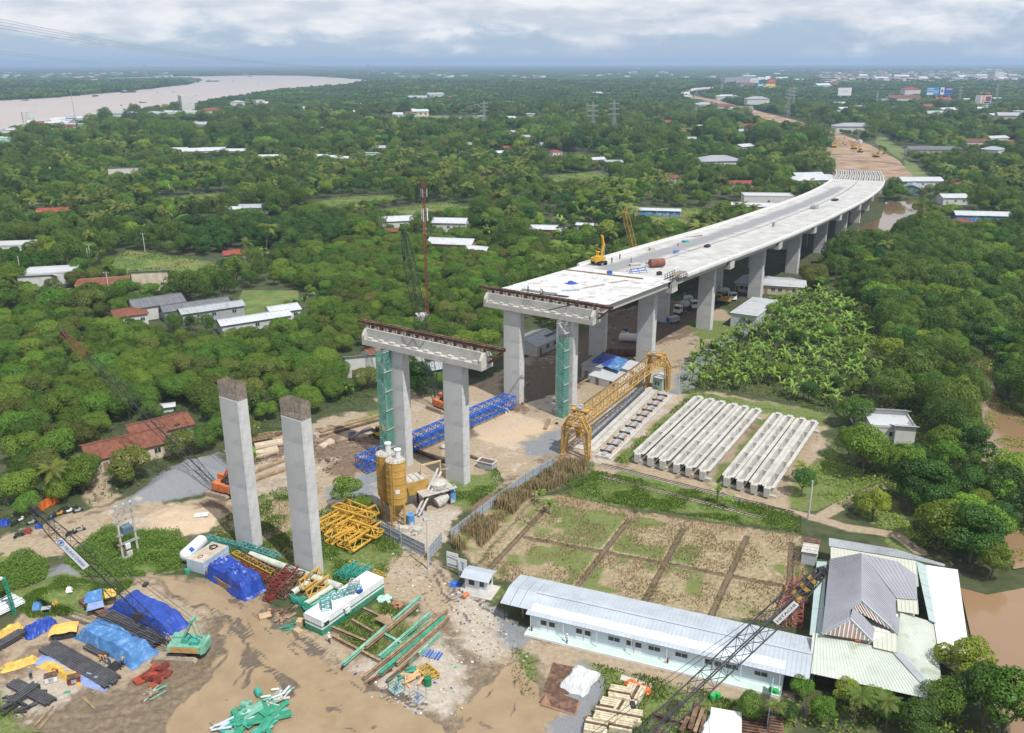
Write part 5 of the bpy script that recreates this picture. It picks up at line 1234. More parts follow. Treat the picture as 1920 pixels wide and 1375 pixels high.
# --- fences and gate
M_FENCE = mat('fence_sheet', (.30, .345, .40), var=.12, scale=1.0, col2=(.22, .25, .29), w2=.3)
PANEL = {}
def fence(pts, h, lab, cat='fence', pw=2.3, name='sheet_fence', grp=None):
    t = thing(name, lab, cat, pts[0], 0, grp); o0 = pts[0]
    for a, b in zip(pts[:-1], pts[1:]):
        d = b-a; n = max(1, round(d.length/pw)); hd = head(a, b); L = d.length/n
        for k in range(n):
            key = (round(L, 1), h)
            if key not in PANEL:
                mb = MB(); LL = key[0]
                for q in range(8): x0 = .04+q*(LL-.08)/8; x1 = x0+(LL-.08)/8; mb.box(((x0+x1)/2, (.03 if q % 2 else 0), h/2+.08), (x1-x0, .03, h-.1))
                PANEL[key] = mb.mesh('panel', M_FENCE)
            p = a+d*(k/n)-o0; link('panel', PANEL[key], t, p, hd)
            mb = MB(); mb.box((0, -.08, h/2+.05), (.09, .09, h+.2)); mb.build('post', M_GRY, t, loc=p, rz=hd)
        mb = MB(); mb.beam((0, -.06, h*.8), (d.length, -.06, h*.8), .06); mb.beam((0, -.06, h*.3), (d.length, -.06, h*.3), .06); mb.build('rail', M_GRY, t, loc=a-o0, rz=hd)
    return t
fence([G(697, 992), G(752, 1020)], 2.3, 'grey sheet fence below the silos'); fence([G(845, 1012), G(905, 965), G(985, 905), G(1040, 872)], 1.9, 'grey sheet fence running behind the dry reeds')
def gate(a, b, lab, h=2.2):
    t = thing('gate_leaf', lab, 'gate', a, head(a, b), 'gate leaves'); L = (b-a).length; mb = MB(); mb.box((L/2, .03, h/2+.15), (L-.1, .03, h-.1)); mb.build('sheet', M_FENCE, t)
    mb = MB()
    for k in range(6): mb.beam((L*k/5, -.03, .1), (L*k/5, -.03, h+.2), .07)
    for z in (.15, h*.4, h*.72, h+.15): mb.beam((0, -.03, z), (L, -.03, z), .07)
    mb.build('frame', M_GRY, t)
gate(G(753, 1022), G(797, 1044), 'closed grey gate leaf with a grid frame next to the silos fence'); gate(G(803, 1052), G(828, 1022), 'open grey gate leaf standing beside the reeds')
def pole(p, h, lab, r=.14, m=None, arms=0, rz=0, name='utility_pole', cat='pole', grp=None):
    t = thing(name, lab, cat, p, rz, grp); mb = MB(); mb.tube((0, 0, -.3), (0, 0, h), r, r*.7, 8); mb.build('shaft', m or M_CONL, t)
    for k in range(arms):
        mb = MB(); mb.beam((-.9, 0, h-.4-k*.8), (.9, 0, h-.4-k*.8), .1); mb.build('crossarm', M_GRY, t)
        for x in (-.8, 0, .8): mb = MB(); mb.lathe([(.07, 0), (.1, .12), (.05, .28)], (x, 0, h-.35-k*.8), 6); mb.build('insulator', M_WHT, t)
    return t
pole(G(803, 1068), 9.0, 'grey concrete pole by the open gate leaf', arms=1, rz=.6)
pole(G(1515, 975), 7.6, 'pale concrete pole by the footpath near the girders', .22); pole(G(1272, 740), 8.5, 'thin concrete pole behind the far gantry leg', .11)
pole(G(1075, 945), 4.5, 'thin bamboo stake at the edge of the plots', .05, M_WOOD); pole(G(1283, 990), 5.0, 'thin bamboo stake at the end of a ditch', .05, M_WOOD)
# yellow lattice sections in a heap
yp = [((600, 990), (672, 950), 0.4), ((606, 1006), (690, 962), 1.6), ((630, 1012), (706, 975), 2.4), ((640, 1030), (700, 990), .5), ((655, 1040), (716, 1000), 1.3), ((630, 975), (700, 1000), 3.0), ((655, 1000), (712, 1020), 2.5), ((615, 1022), (680, 990), .3), ((648, 965), (690, 985), 3.4)]
for i, (p, q, z) in enumerate(yp):
    P, Q = G(*p), G(*q); mb = MB(); d = (Q-P); L = max(6.0, d.length); mb.truss((0, 0, .8), (L, 0, .8+.15*(i % 3)), 1.7, 1.25, 4, .13, .06, tri=(i % 2 == 0))
    solo('truss_section', mb, mat('truss_yellow', (.50, .30, .045), var=.2), 'yellow lattice section lying %s of the yellow heap' % ['at the back', 'across the back', 'on top', 'at the front left', 'at the front right', 'crosswise on top', 'crosswise at the right end', 'low at the left', 'crosswise at the back right'][i], 'truss section', (P.x, P.y, z*.52), head(P, Q), 'heap of yellow lattice sections')
A, B = G(657, 1058), G(722, 1085); mb = MB(); mb.truss((0, 0, .35), ((B-A).length, 0, .35), .7, .6, 10, .06, .04); solo('truss_section', mb, M_YSTR, 'slim yellow lattice boom piece lying on the grass by the container', 'truss section', A, head(A, B))
# timbers, casings and concrete lumps behind the bare columns
for i, (p, q, w_, m_) in enumerate((((600, 812), (720, 778), .9, M_WOOD), ((600, 820), (725, 785), .7, M_RUST), ((420, 850), (520, 812), .6, M_WOOD), ((480, 830), (560, 805), .6, M_RUST), ((470, 905), (540, 880), 1.0, M_WOOD), ((470, 890), (540, 862), .9, M_WOOD), ((440, 880), (470, 868), .5, M_WOOD), ((758, 838), (838, 870), .7, M_RUST), ((840, 845), (895, 862), .6, M_RUST), ((840, 838), (865, 815), .5, M_RUST), ((1022, 806), (1030, 787), .7, M_WOOD))):  # rusty strip under the free standing pier stands in for its column's cast shadow
    P, Q = G(*p), G(*q); mb = MB(); mb.beam((0, 0, .25), ((Q-P).length, 0, .25), w_, .4); solo('timber_beam', mb, m_, ['weathered timber beam %s' % s for s in ('behind the bare columns by the excavator', 'alongside the excavator, the lower one', 'behind the left bare column', 'leaning between the bare columns', 'low in the mud between the bare columns', 'higher in the mud between the bare columns', 'beside the orange crane', 'added as the shadow strip in the grass under the free standing pier', 'by the open metal tank', 'leaning by the open metal tank', 'on the bare yard near the gantry')][i], 'beam', (P.x, P.y, Z0(P)), head(P, Q), 'loose beams in the yard')
for i, (p, q, r) in enumerate((((476, 862), (520, 850), 1.0), ((600, 850), (622, 836), 1.0), ((478, 845), (530, 835), .9))):
    P, Q = G(*p), G(*q); mb = MB(); mb.tube((0, 0, r*.8), ((Q-P).length, 0, r*.8), r, r*.93, 12); solo('pile_casing', mb, mat('dirty_concrete', (.42, .34, .26), var=.2), ['muddy concrete pile piece %s' % s for s in ('seen between the bare columns', 'beside the right bare column', 'behind the first pile piece')][i], 'pile piece', (P.x, P.y, 0), head(P, Q), 'muddy pile pieces')
mb = MB(); P, Q = G(470, 835), G(525, 825)
for k in range(7): mb.beam((k*.8, -1.6, 1.4), (k*.8, 1.6, 1.4), .14)
for k in range(5): mb.beam((-.4, -1.6+k*.8, 1.55), (5.2, -1.6+k*.8, 1.55), .14)
solo('timber_lattice', mb, M_WOOD, 'timber lattice lying on the muddy pile pieces', 'frame', P, head(P, Q))
mb = MB(); mb.box((0, 0, .5), (2.6, 1.4, .9), tilt=(.2, .3)); solo('mixer_hopper', mb, M_GRY, 'tilted grey metal hopper behind the left bare column', 'hopper', G(475, 808), .7)
for k, (u, v, s, lb) in enumerate(((644, 880, 1.4, 'in the dark soil left of the blue truss'), (832, 840, 1.2, 'white, half buried beside the pier column'), (1044, 795, .6, 'dark, on the bare yard'), (1090, 838, .5, 'small, near the gantry leg'))):
    mb = MB(); mb.lathe([(s*.6, 0), (s*.7, s*.3), (s*.4, s*.6), (.1, s*.7)], n=7); solo('boulder', mb, M_CEM if k != 2 else M_DARK, 'rough lump of rubble ' + lb, 'boulder', G(u, v), k, 'lumps in the yard')
# --- the sheds, mixers and stores under the deck
M_SHEDW = mat('shed_wall', (.42, .44, .46), var=.12, scale=.8); M_ROOFG = mat('roof_grey', (.30, .325, .35), var=.10, scale=.5, rough=.45, col2=(.22, .235, .25), w2=.36, s2=.2); M_ROOFW = mat('roof_white', (.43, .455, .48), var=.07, scale=.5, rough=.45, col2=(.33, .345, .36), w2=.34, s2=.25)
M_ROOFD = mat('roof_dark', (.13, .135, .15), var=.15, scale=.6); M_TILE = mat('roof_tile', (.165, .062, .038), var=.25, scale=.9, col2=(.16, .07, .05), w2=.35, s2=.5); M_ROOFR = mat('roof_red', (.25, .055, .045), var=.15, scale=.6); M_PLAST = mat('plaster', (.60, .58, .54), var=.10, scale=.7, col2=(.42, .40, .36), w2=.25)
M_RIB = M_ROOFG
def roof_sheet(mb, a, b, c, d, rib=.9, t=.05, rh=.05):
    """sheet a,b (eave) c,d (ridge, c over b) with ribs up the slope"""
    a, b, c, d = map(Vector, (a, b, c, d)); mb.slab([a, b, c, d], t); n = max(2, int((b-a).length/rib))
    nn = (b-a).cross(d-a).normalized(); nn = nn if nn.z > 0 else -nn
    for k in range(n+1):
        f = k/n; p = a.lerp(b, f)+nn*.02; q = d.lerp(c, f)+nn*.02; mb.beam(p, q, .07, rh*2, up=nn, caps=False)
def shed(name, p, rz, L, w, h, lab, cat='shed', roof='gable', rm=None, wm=None, pitch=.22, over=.5, doors=1, wins=3, grp=None, front=-1, rib=.9, open_=False):
    """simple building: length along x, ridge along x"""
    t = thing(name, lab, cat, p, rz, grp); rm = rm or M_ROOFG; wm = wm or M_SHEDW; k = w/2; r = h+pitch*k
    mb = MB()
    if open_:
        for x in (-L/2, 0, L/2):
            for y in (-k, k): mb.box((x, y, h/2), (.2, .2, h))
        mb.build('post', M_GRY, t)
    else:
        if roof == 'gable': mb.extr([(-k, 0), (k, 0), (k, h), (0, r-.02), (-k, h)], (-L/2, 0, -.1), (L/2, 0, -.1))
        else: mb.extr([(-k, 0), (k, 0), (k, h+pitch*w-.03), (-k, h-.03)] if roof == 'mono' else [(-k, 0), (k, 0), (k, h), (-k, h)], (-L/2, 0, -.1), (L/2, 0, -.1))
        mb.build('wall', wm, t)
    x0, x1 = -L/2-over, L/2+over; e = over; mb = MB()
    if roof == 'gable':
        for s in (-1, 1): 
            mb = MB(); roof_sheet(mb, (x0, s*(k+e), h-pitch*e+.06), (x1, s*(k+e), h-pitch*e+.06), (x1, 0, r+.06), (x0, 0, r+.06), rib); mb.build('roof', rm, t)
        mb = MB(); mb.beam((x0, 0, r+.1), (x1, 0, r+.1), .4, .06); mb.build('ridge_cap', rm, t)
    elif roof == 'mono':
        mb = MB(); roof_sheet(mb, (x0, k+e, h+pitch*(0-e)+.06), (x1, k+e, h-pitch*e+.06), (x1, -k-e, h+pitch*(w+e)+.06), (x0, -k-e, h+pitch*(w+e)+.06), rib); mb.build('roof', rm, t)
    elif roof == 'hip':
        i = min(k, L/2-.3); P = [(x0, -k-e, h), (x1, -k-e, h), (x1, k+e, h), (x0, k+e, h)]; R = [(-L/2+i, 0, r), (L/2-i, 0, r)]
        for q in ([P[0], P[1], R[1], R[0]], [P[2], P[3], R[0], R[1]]): mb = MB(); roof_sheet(mb, q[0], q[1], q[2], q[3], rib*2); mb.build('roof', rm, t)
        for q in ([P[1], P[2], R[1]], [P[3], P[0], R[0]]): mb = MB(); mb.slab(q, .05); mb.build('roof', rm, t)
    elif roof == 'flat':
        mb.box((0, 0, h+.02), (L+.2, w+.2, .16)); mb.build('roof', rm, t); mb = MB()
        for s in (-1, 1): mb.box((0, s*(k+.02), h+.3), (L+.24, .16, .5)); mb.box((s*(L/2+.02), 0, h+.3), (.16, w-.2, .5))
        mb.build('parapet', wm, t)
    if not open_:
        nn = doors+wins
        for q in range(nn):
            x = -L/2+(q+.5)*L/nn; d = q % max(1, nn//max(1, doors)) == 0 and doors > 0
            for s in (front,) if nn > 3 else (front, -front):
                mb = MB(); mb.box((x, s*(k+.03), 1.05 if d else h*.55), (1.0 if d else 1.2, .06, 2.1 if d else min(1.1, h*.4))); pt = mb.build('door' if d else 'window', (M_WOOD if d else M_GLASS), t)
                if not d: mb = MB(); mb.box((x, s*(k+.07), h*.55), (.06, .04, min(1.1, h*.4))); mb.box((x, s*(k+.07), h*.55-min(1.1, h*.4)/2), (1.3, .06, .08)); mb.build('frame', M_WHT, pt)
    return t
def shed_at(name, a, b, c, h, lab, **k):
    """photo points of the roof eave: a-b long side, c other corner next to a, all at height h"""
    A, B, C_ = (G(u, v, h) for u, v in (a, b, c)); ctr, hd, L, w = foot(A, B, C_); ov = k.get('over', .5)
    return shed(name, (ctr.x, ctr.y, 0), hd, L-2*ov, max(1, w-2*ov), h, lab, **k)
shed_at('warehouse', (1368, 593), (1420, 600), (1403, 556), 3.4, 'flat roofed grey warehouse at the edge of the banana grove', cat='warehouse', roof='mono', pitch=.04, rm=M_ROOFW, doors=0, wins=0, over=.3)
shed_at('site_shed', (1428, 535), (1513, 540), (1430, 518), 3.2, 'long white site shed past the viaduct columns', roof='gable', pitch=.12, rm=M_ROOFW, doors=2, wins=4, wm=mat('cream_wall', (.50, .44, .34)))
shed_at('site_shed', (1375, 530), (1415, 536), (1388, 510), 3.2, 'grey site shed in the shade under the deck', roof='gable', pitch=.12, rm=M_ROOFG, doors=1, wins=3)
shed_at('site_shed', (1088, 688), (1128, 694), (1112, 666), 3.0, 'grey roofed shed at the left of the blue covered huts', roof='mono', pitch=.05, rm=M_ROOFG, doors=1, wins=1, over=.3)
shed_at('site_shed', (1103, 700), (1162, 716), (1122, 684), 2.6, 'low white roofed hut in front of the blue sheets', roof='mono', pitch=-.08, rm=M_ROOFW, doors=1, wins=1, over=.3, wm=M_WHT)
shed_at('site_shed', (1150, 690), (1196, 702), (1168, 672), 3.0, 'white roofed hut right of the blue sheets behind the gantry', roof='mono', pitch=.05, rm=M_ROOFW, doors=0, wins=1, over=.3)
for k, (q, m_) in enumerate(((((1108, 681), (1136, 690), (1158, 670), (1130, 662)), M_TARPB), (((1136, 690), (1160, 698), (1178, 677), (1158, 670)), M_TARPL))):
    mb = MB(); n = 6; P = [G(u, v, 3.15) for u, v in q]; vs = []; 
    for i in range(n+1):
        for j in range(n+1): p = P[0].lerp(P[1], i/n).lerp(P[3].lerp(P[2], i/n), j/n); vs.append(p+Vector((0, 0, rnd.uniform(0, .22)+.2)))
    mb.add(vs, [(i*(n+1)+j, (i+1)*(n+1)+j, (i+1)*(n+1)+j+1, i*(n+1)+j+1) for i in range(n) for j in range(n)]); solo('tarpaulin', mb, m_, ['dark blue tarpaulin spread over the hut roofs', 'light blue tarpaulin spread over the hut roofs'][k], 'tarpaulin', group='tarpaulins on the hut roofs')
shed_at('site_shed', (1222, 708), (1242, 713), (1230, 696), 3.0, 'small pale green hut by the far gantry leg', roof='mono', pitch=.04, rm=M_ROOFW, wm=mat('pale_green_wall', (.25, .34, .28)), doors=0, wins=1, over=.2)
def mixer_truck(p, rz, lab):
    t = thing('mixer_truck', lab, 'mixer truck', p, rz, 'concrete mixer trucks')
    mb = MB(); mb.box((-1.2, 0, 1.0), (7.4, .9, .3)); mb.build('chassis', M_DARK, t)
    mb = MB(); mb.hexa([(2.6, -1.2, .7), (4.5, -1.2, .7), (4.5, 1.2, .7), (2.6, 1.2, .7)], [(2.6, -1.15, 3.0), (4.25, -1.15, 3.0), (4.25, 1.15, 3.0), (2.6, 1.15, 3.0)]); c = mb.build('cab', M_WHT, t)
    mb = MB(); mb.add([(4.47, -1.0, 1.9), (4.47, 1.0, 1.9), (4.31, 1.0, 2.75), (4.31, -1.0, 2.75)], [(0, 1, 2, 3)]); mb.box((3.7, -1.2, 2.3), (1.0, .05, .7)); mb.box((3.7, 1.2, 2.3), (1.0, .05, .7)); mb.build('window', M_GLASS, c)
    mb = MB(); mb.lathe([(.5, -3.2), (1.0, -2.2), (1.25, 0), (1.1, 1.2), (.5, 2.3)], n=16); d = mb.build('drum', M_CONL, t, loc=(-1.0, 0, 2.5)); d.rotation_euler = (0, math.pi/2-.22, 0)
    mb = MB(); mb.beam((-4.6, 0, 1.2), (-4.6, 0, 3.6), .3); mb.beam((-4.6, 0, 3.5), (-5.2, 0, 2.2), .5, .2); mb.build('chute', M_GRY, t)
    for x in (3.4, -1.8, -3.2):
        for y in (-1.05, 1.05): mb = MB(); mb.tube((x, y-.18, .55), (x, y+.18, .55), .55, n=12); mb.build('wheel', M_TYRE, t)
    return t
mixer_truck(G(1280, 585), head(G(1300, 565), G(1268, 580)), 'white mixer truck left of a column in the deck shade'); mixer_truck(G(1293, 575), head(G(1270, 555), G(1305, 577)), 'mixer truck with its white cab facing the warehouse side column')
mixer_truck(G(1362, 560), head(G(1345, 548), G(1378, 562)), 'white mixer truck right of the shaded column near the warehouse')
excavator(G(1355, 570), 2.6, 'small orange yellow excavator beside the mixer trucks', m=M_YEL, booms=((1.0, 1.0), (3.2, 1.6), (4.2, .6)))
mb = MB(); mb.lathe([(.2, 0), (1.2, .3), (1.25, 7.5), (.2, 7.8)], n=16); o = solo('storage_tank', mb, M_WHT, 'white cylindrical tank lying in the deck shade', 'tank', G(1160, 640)+Vector((0, 0, 1.3)), 0, smooth=False); o.rotation_euler = (0, math.pi/2, -.15)
for k, (u, v, m_) in enumerate(((1168, 630, M_YEX), (1176, 632, M_YEX), (1172, 624, M_TARPB))): barrel(G(u, v), .7, 1.4, m_, ['yellow drum left behind the white tank', 'yellow drum right behind the white tank', 'blue drum behind the white tank'][k], 'drums behind the white tank')
mb = MB(); P, Q = G(1130, 668), G(1192, 668); mb.tube((0, 0, 1.0), ((Q-P).length, 0, 1.0), 1.0, n=14); solo('steel_casing', mb, M_RUST, 'long rusty steel casing lying behind the blue covered huts', 'casing', P, head(P, Q))
t = thing('van', 'small grey van with a blue back under the deck', 'van', G(1262, 605), head(G(1250, 605), G(1275, 600)))
mb = MB(); mb.hexa([(-2.2, -.85, .35), (2.2, -.85, .35), (2.2, .85, .35), (-2.2, .85, .35)], [(-2.1, -.8, 1.9), (1.6, -.8, 1.9), (1.6, .8, 1.9), (-2.1, .8, 1.9)]); mb.build('body', M_GRY, t); mb = MB(); mb.box((-2.2, 0, 1.2), (.06, 1.5, 1.2)); mb.build('rear_door', M_BLU, t); mb = MB(); mb.box((0, 0, 1.94), (3.4, 1.5, .06)); mb.build('roof', M_ROOFW, t)
for x in (-1.4, 1.4):
    for y in (-.8, .8): mb = MB(); mb.tube((x, y-.1, .35), (x, y+.1, .35), .35, n=10); mb.build('wheel', M_TYRE, t)
# --- on the deck
def on_deck(u, v, s):
    z = clp(s)[2]
    for _ in range(3):
        p = G(u, v, z); d = min(((p-Vector((clp(q)[0].x, clp(q)[0].y, z))).length, q) for q in np.arange(2, 13, .05)); z = clp(d[1])[2]
    return Vector((p.x, p.y, z+.01))
excavator(on_deck(1123, 496, 3), math.radians(-60), 'yellow wheeled excavator parked on the deck edge', wheels=True, booms=((.6, 3.4), (1.0, 6.6), (2.2, 3.6)), swing=math.radians(110))
mb = MB(); mb.lathe([(1.0, 0), (1.15, .15), (1.15, 2.6), (1.2, 2.65), (1.15, 2.7), (1.15, 5.2), (1.0, 5.35)], n=16); p = on_deck(1218, 502, 3.2); o = solo('steel_drum', mb, mat('drum_rust', (.20, .085, .06), var=.25), 'rusty brown red steel tank lying on the deck', 'tank', p+Vector((0, 0, 1.15)), 0); o.rotation_euler = (0, math.pi/2, math.radians(20)); o.scale = (1, 1, .8)
t = thing('barrier_trestle', 'blue and white striped trestle barrier on the deck', 'barrier', on_deck(1197, 513, 3.1), math.radians(28))
for k in range(4): mb = MB(); mb.box((0, .1*k, .3+k*.32), (4.8, .12, .2)); mb.build('rail', M_BLU if k % 2 else M_WHT, t)
mb = MB()
for x in (-2.3, 0, 2.3): mb.beam((x, -.7, 0), (x, .3, 1.5), .1); mb.beam((x, 1.0, 0), (x, .3, 1.5), .1)
mb.build('foot', M_BLU, t)
p, r, z = clp(3.02); t = thing('edge_scaffold', 'dark work platform with hanging green net at the deck edge', 'scaffold', p+r*14.0+Vector((0, 0, z)), math.atan2(-r.x, r.y)+math.pi)
mb = MB()
for x in np.arange(-3.0, 3.1, 1.5):
    for y in (-1.6, 0, 1.5): mb.beam((x, y, -2.2 if y > .5 else 0), (x, y, 1.6), .1)
for z_ in (.4, 1.0, 1.6):
    for y in (-1.6, 0, 1.5): mb.beam((-3, y, z_), (3, y, z_), .1)
mb.box((0, .9, -.9), (6, 1.4, .1)); mb.build('frame', M_DARK, t); mb = MB(); mb.box((0, -.8, 1.65), (6, 1.2, .1)); mb.build('deck_boards', M_WOOD, t)
mb = MB(); n = 8; rows = []
for i in range(n+1):
    for j in range(7): f = j/6; rows.append((-3.2+6.4*i/n, 1.7-.9*(f > .7)*(f-.7)*3, .3-3.6*f*(1-.35*abs(i/n-.5)*2)))
mb.add(rows, [(i*7+j, (i+1)*7+j, (i+1)*7+j+1, i*7+j+1) for i in range(n) for j in range(6)]); mb.build('net', M_NET, t)
for k, (u, v, s, L_, w_, h_, m_, nm, lb, a) in enumerate(((1070, 545, 2.6, 4.5, .5, .2, M_GRY, 'plank', 'grey plank lying along the white sheeted deck', .3), (1010, 548, 2.3, 9, 1.6, .12, M_ROOFD, 'sheet_stack', 'dark sheets stacked at the open deck end', -.55), (1040, 554, 2.3, 7, 1.2, .1, M_DARK, 'sheet_stack', 'dark sheets lying right of the stacked ones at the deck end', -.5), (1130, 515, 3.0, 22, .35, .3, M_WOOD, 'timber_edge', 'long timber edge board across the deck joint', -.5),
        (1100, 540, 2.7, 12, .3, .12, M_REBAR, 'rebar_bundle', 'bundle of bars lying on the white sheeting', .62), (1150, 530, 2.8, 9, .3, .12, M_REBAR, 'rebar_bundle', 'second bundle of bars nearer the deck edge', .55), (1060, 575, 2.3, 10, .4, .12, M_DARK, 'rebar_bundle', 'dark bars along the right side of the sheeting', .7), (1222, 418 + 78, 3.1, 3, 1.6, .8, M_CONL, 'pallet_stack', 'stack of pale boards left of the rusty tank', .4), (1190, 498, 3.2, 3.2, 1.2, .6, M_CONL, 'pallet_stack', 'stack of pale boards behind the blue barrier', .4),
        (1222, 470, 3.9, 1.6, 1.2, 1.0, M_CONL, 'crate', 'grey crate by the left parapet', .4), (1285, 454, 4.4, 2.0, 1.4, .5, M_TEAL, 'crate', 'small teal crate on the dark lane', .6), (1326, 464, 4.6, 2.2, 1.2, .8, M_DARK, 'generator', 'dark box machine on the middle of the deck', .9), (1268, 475, 4.1, 1.5, 1.0, .9, M_TANKB, 'generator', 'small blue machine on the deck', .2), (1302, 444, 4.6, 7, .5, .2, M_WOOD, 'plank', 'brown plank lying by the left parapet', .55), (1236, 516, 3.0, 1.2, .9, .9, M_DARK, 'generator', 'small dark pump at the deck joint', .3), (1143, 514, 2.9, 1.2, .9, .8, M_BLU, 'generator', 'small pump by the wheeled excavator', .3),
        (1527, 392, 8.0, 4, 2.2, 1.4, M_GRY, 'generator', 'grey trailer box far along the deck', .9), (1565, 377, 8.5, 4.5, 2.0, .8, M_DARK, 'generator', 'low dark machine far along the deck', .9), (1450, 425, 6.4, .8, .8, 1.5, M_GRY, 'generator', 'upright grey box by the median far along', .9))):
    P = on_deck(u, v, s); mb = MB()
    if nm == 'generator': mb.box((0, 0, h_*.55), (L_, w_, h_*.8)); mb.box((L_*.1, 0, h_*1.02), (L_*.5, w_*.7, h_*.14)); mb.box((0, w_*.45, h_*.08), (L_*.9, .12, h_*.16)); mb.box((0, -w_*.45, h_*.08), (L_*.9, .12, h_*.16))
    elif nm in ('sheet_stack', 'pallet_stack'):
        for q in range(4): mb.box((rnd.uniform(-.1, .1), rnd.uniform(-.1, .1), h_*(q+.5)/4), (L_, w_, h_/4-.01), rnd.uniform(-.04, .04))
    elif nm == 'rebar_bundle':
        for q in range(7): mb.beam((-L_/2, (q-3)*.09, .04+.02*(q % 2)), (L_/2, (q-3)*.09+rnd.uniform(-.4, .4), .05), .05)
    else: mb.beam((-L_/2, 0, h_/2), (L_/2, 0, h_/2), w_, h_)
    solo(nm, mb, m_, lb, nm.split('_')[0], P, a, 'loose gear on the deck')
mb = MB(); n = 7; vs = [((i-3)*.5+rnd.uniform(-.15, .15), (j-3)*.4+rnd.uniform(-.1, .1), .05+max(0, .9-.16*((i-3)**2+(j-3)**2))*rnd.uniform(.5, 1)) for i in range(n) for j in range(n)]
mb.add(vs, [(i*n+j, (i+1)*n+j, (i+1)*n+j+1, i*n+j+1) for i in range(n-1) for j in range(n-1)]); solo('tarpaulin', mb, M_TARPB, 'crumpled blue tarpaulin on the white sheeted deck', 'tarpaulin', on_deck(1071, 532, 2.6), .5)
# storage yard on the left
def at(p, z=0): return Vector((p[0], p[1], Z0(p)+z))
def tarp(name, a, b, w, h, m, lab, grp=None, fold=.25, cat='tarpaulin', n=16, k=9, top=.55):
    """cloth draped over a long heap from photo point a to b"""
    A, B = G(*a), G(*b); L = (B-A).length; vs = []; q = random.Random(int(A.x*91+B.y*7))
    ph = [q.uniform(0, 6) for _ in range(6)]
    for i in range(n+1):
        fx = i/n; ex = min(1, min(fx, 1-fx)*7)
        for j in range(k+1):
            fy = j/k*2-1; e = min(1, max(0, (1-abs(fy))/(1-top))); z = h*(e*e*(3-2*e))*(ex*ex*(3-2*ex))
            z += fold*h*(math.sin(fx*17+ph[0]+fy*2)*.12+math.sin(fy*6+ph[1]+fx*9)*.13+q.uniform(-.25, .25))*(e*.8+.2)*ex
            y = fy*w/2*(1+.08*math.sin(fx*11+ph[2]))+.06*q.uniform(-1, 1)
            vs.append((fx*L+.15*math.sin(fy*5+ph[3])*(1-ex), y, max(.03, z)))
    mb = MB(); mb.add(vs, [(i*(k+1)+j, (i+1)*(k+1)+j, (i+1)*(k+1)+j+1, i*(k+1)+j+1) for i in range(n) for j in range(k)])
    return solo(name, mb, m, lab, cat, at(A), head(A, B), grp)
def bundle(a, b, w, rows, m, lab, name='steel_bundle', cat='steel stack', size=.3, kind='i', grp='steel stacks in the yard', lay=1, skew=.0):
    A, B = G(*a), G(*b); L = (B-A).length; t = thing(name, lab, cat, at(A), head(A, B), grp)
    for z in range(lay):
        for k in range(rows):
            y = -w/2+w*(k+.5)/rows; o = rnd.uniform(-.03, .03)*L; mb = MB(); p = (o, y+rnd.uniform(-skew, skew), .25+size*(.55+z)); q = (L+o, y+rnd.uniform(-skew, skew), .25+size*(.55+z))
            if kind == 'i': mb.ibeam(p, q, min(size, w/rows*.92), size, .03)
            elif kind == 'p': mb.tube(p, q, size*.5, n=8)
            else: mb.beam(p, q, w/rows*.9, size)
            mb.build({'i': 'profile', 'p': 'pipe', 'b': 'bar'}[kind], m, t)
    for x in (.15, .85): mb = MB(); mb.beam((L*x, -w/2-.1, .12), (L*x, w/2+.1, .12), .2); mb.build('bearer', M_WOOD, t)
    return t
def scrap(p, n, r, mats, lab, name='scrap_heap', cat='scrap heap', Lr=(1, 3), wr=(.1, .5), tr=(.05, .2), hz=.8, piece='plate'):
    t = thing(name, lab, cat, at(G(*p)))
    for k in range(n):
        a = rnd.random()*6.28; d = r*math.sqrt(rnd.random()); mb = MB(); L = rnd.uniform(*Lr)
        mb.box((0, 0, 0), (L, rnd.uniform(*wr), rnd.uniform(*tr))); o = mb.build(piece, mats[k % len(mats)], t, loc=(d*math.cos(a), d*math.sin(a), .1+rnd.random()*hz*(1-d/r*.6))); o.rotation_euler = (rnd.uniform(-.15, .15), rnd.uniform(-.18, .18), rnd.uniform(.2, 1.4) if k % 3 else rnd.random()*6.28)
    return t
A, B = G(349, 1058), G(377, 1032); t = thing('pressure_tank', 'white horizontal pressure tank beside the grey blue container', 'tank', A, head(A, B)); L = 5.0
mb = MB(); mb.lathe([(.25, -.5), (.8, -.3), (1.05, .1), (1.05, L-.1), (.8, L+.3), (.25, L+.5)], n=20); o = mb.build('vessel', M_WHT, t, loc=(0, 0, 1.5), smooth=True); o.rotation_euler = (0, math.pi/2, 0)
for x in (.6, L-.6): mb = MB(); mb.box((x, 0, .35), (.3, 1.6, .8)); mb.build('saddle', M_GRY, t)
mb = MB(); mb.box((.9, -.72, 2.28), (.9, .7, .05), tilt=(.75, 0)); mb.build('plate', M_INK, t)
ctr, h, L, w = foot((383, 1079), (430, 1046), (357, 1068)); t = thing('water_container', 'grey blue steel container with hoses on its dirty top', 'container', ctr, h); HC = 2.1
mb = MB(); mb.box((0, 0, HC/2+.1), (L, w, HC)); mb.build('body', mat('container_blue', (.36, .44, .52), var=.1), t); mb = MB(); mb.box((0, 0, HC+.12), (L*.96, w*.92, .04)); mb.build('lid', mat('dirty_lid', (.45, .38, .30), var=.2, col2=(.3, .2, .13), w2=.3), t)
for s in (-1, 1):
    for k in range(6): mb = MB(); mb.box((-L/2+L*k/5, s*(w/2+.03), HC/2+.1), (.12, .08, HC)); mb.build('rib', mat('container_blue', (.36, .44, .52)), t)
    mb = MB(); mb.box((0, s*(w/2+.03), HC*.6), (L, .08, .12)); mb.build('rail', mat('container_blue', (.36, .44, .52)), t)
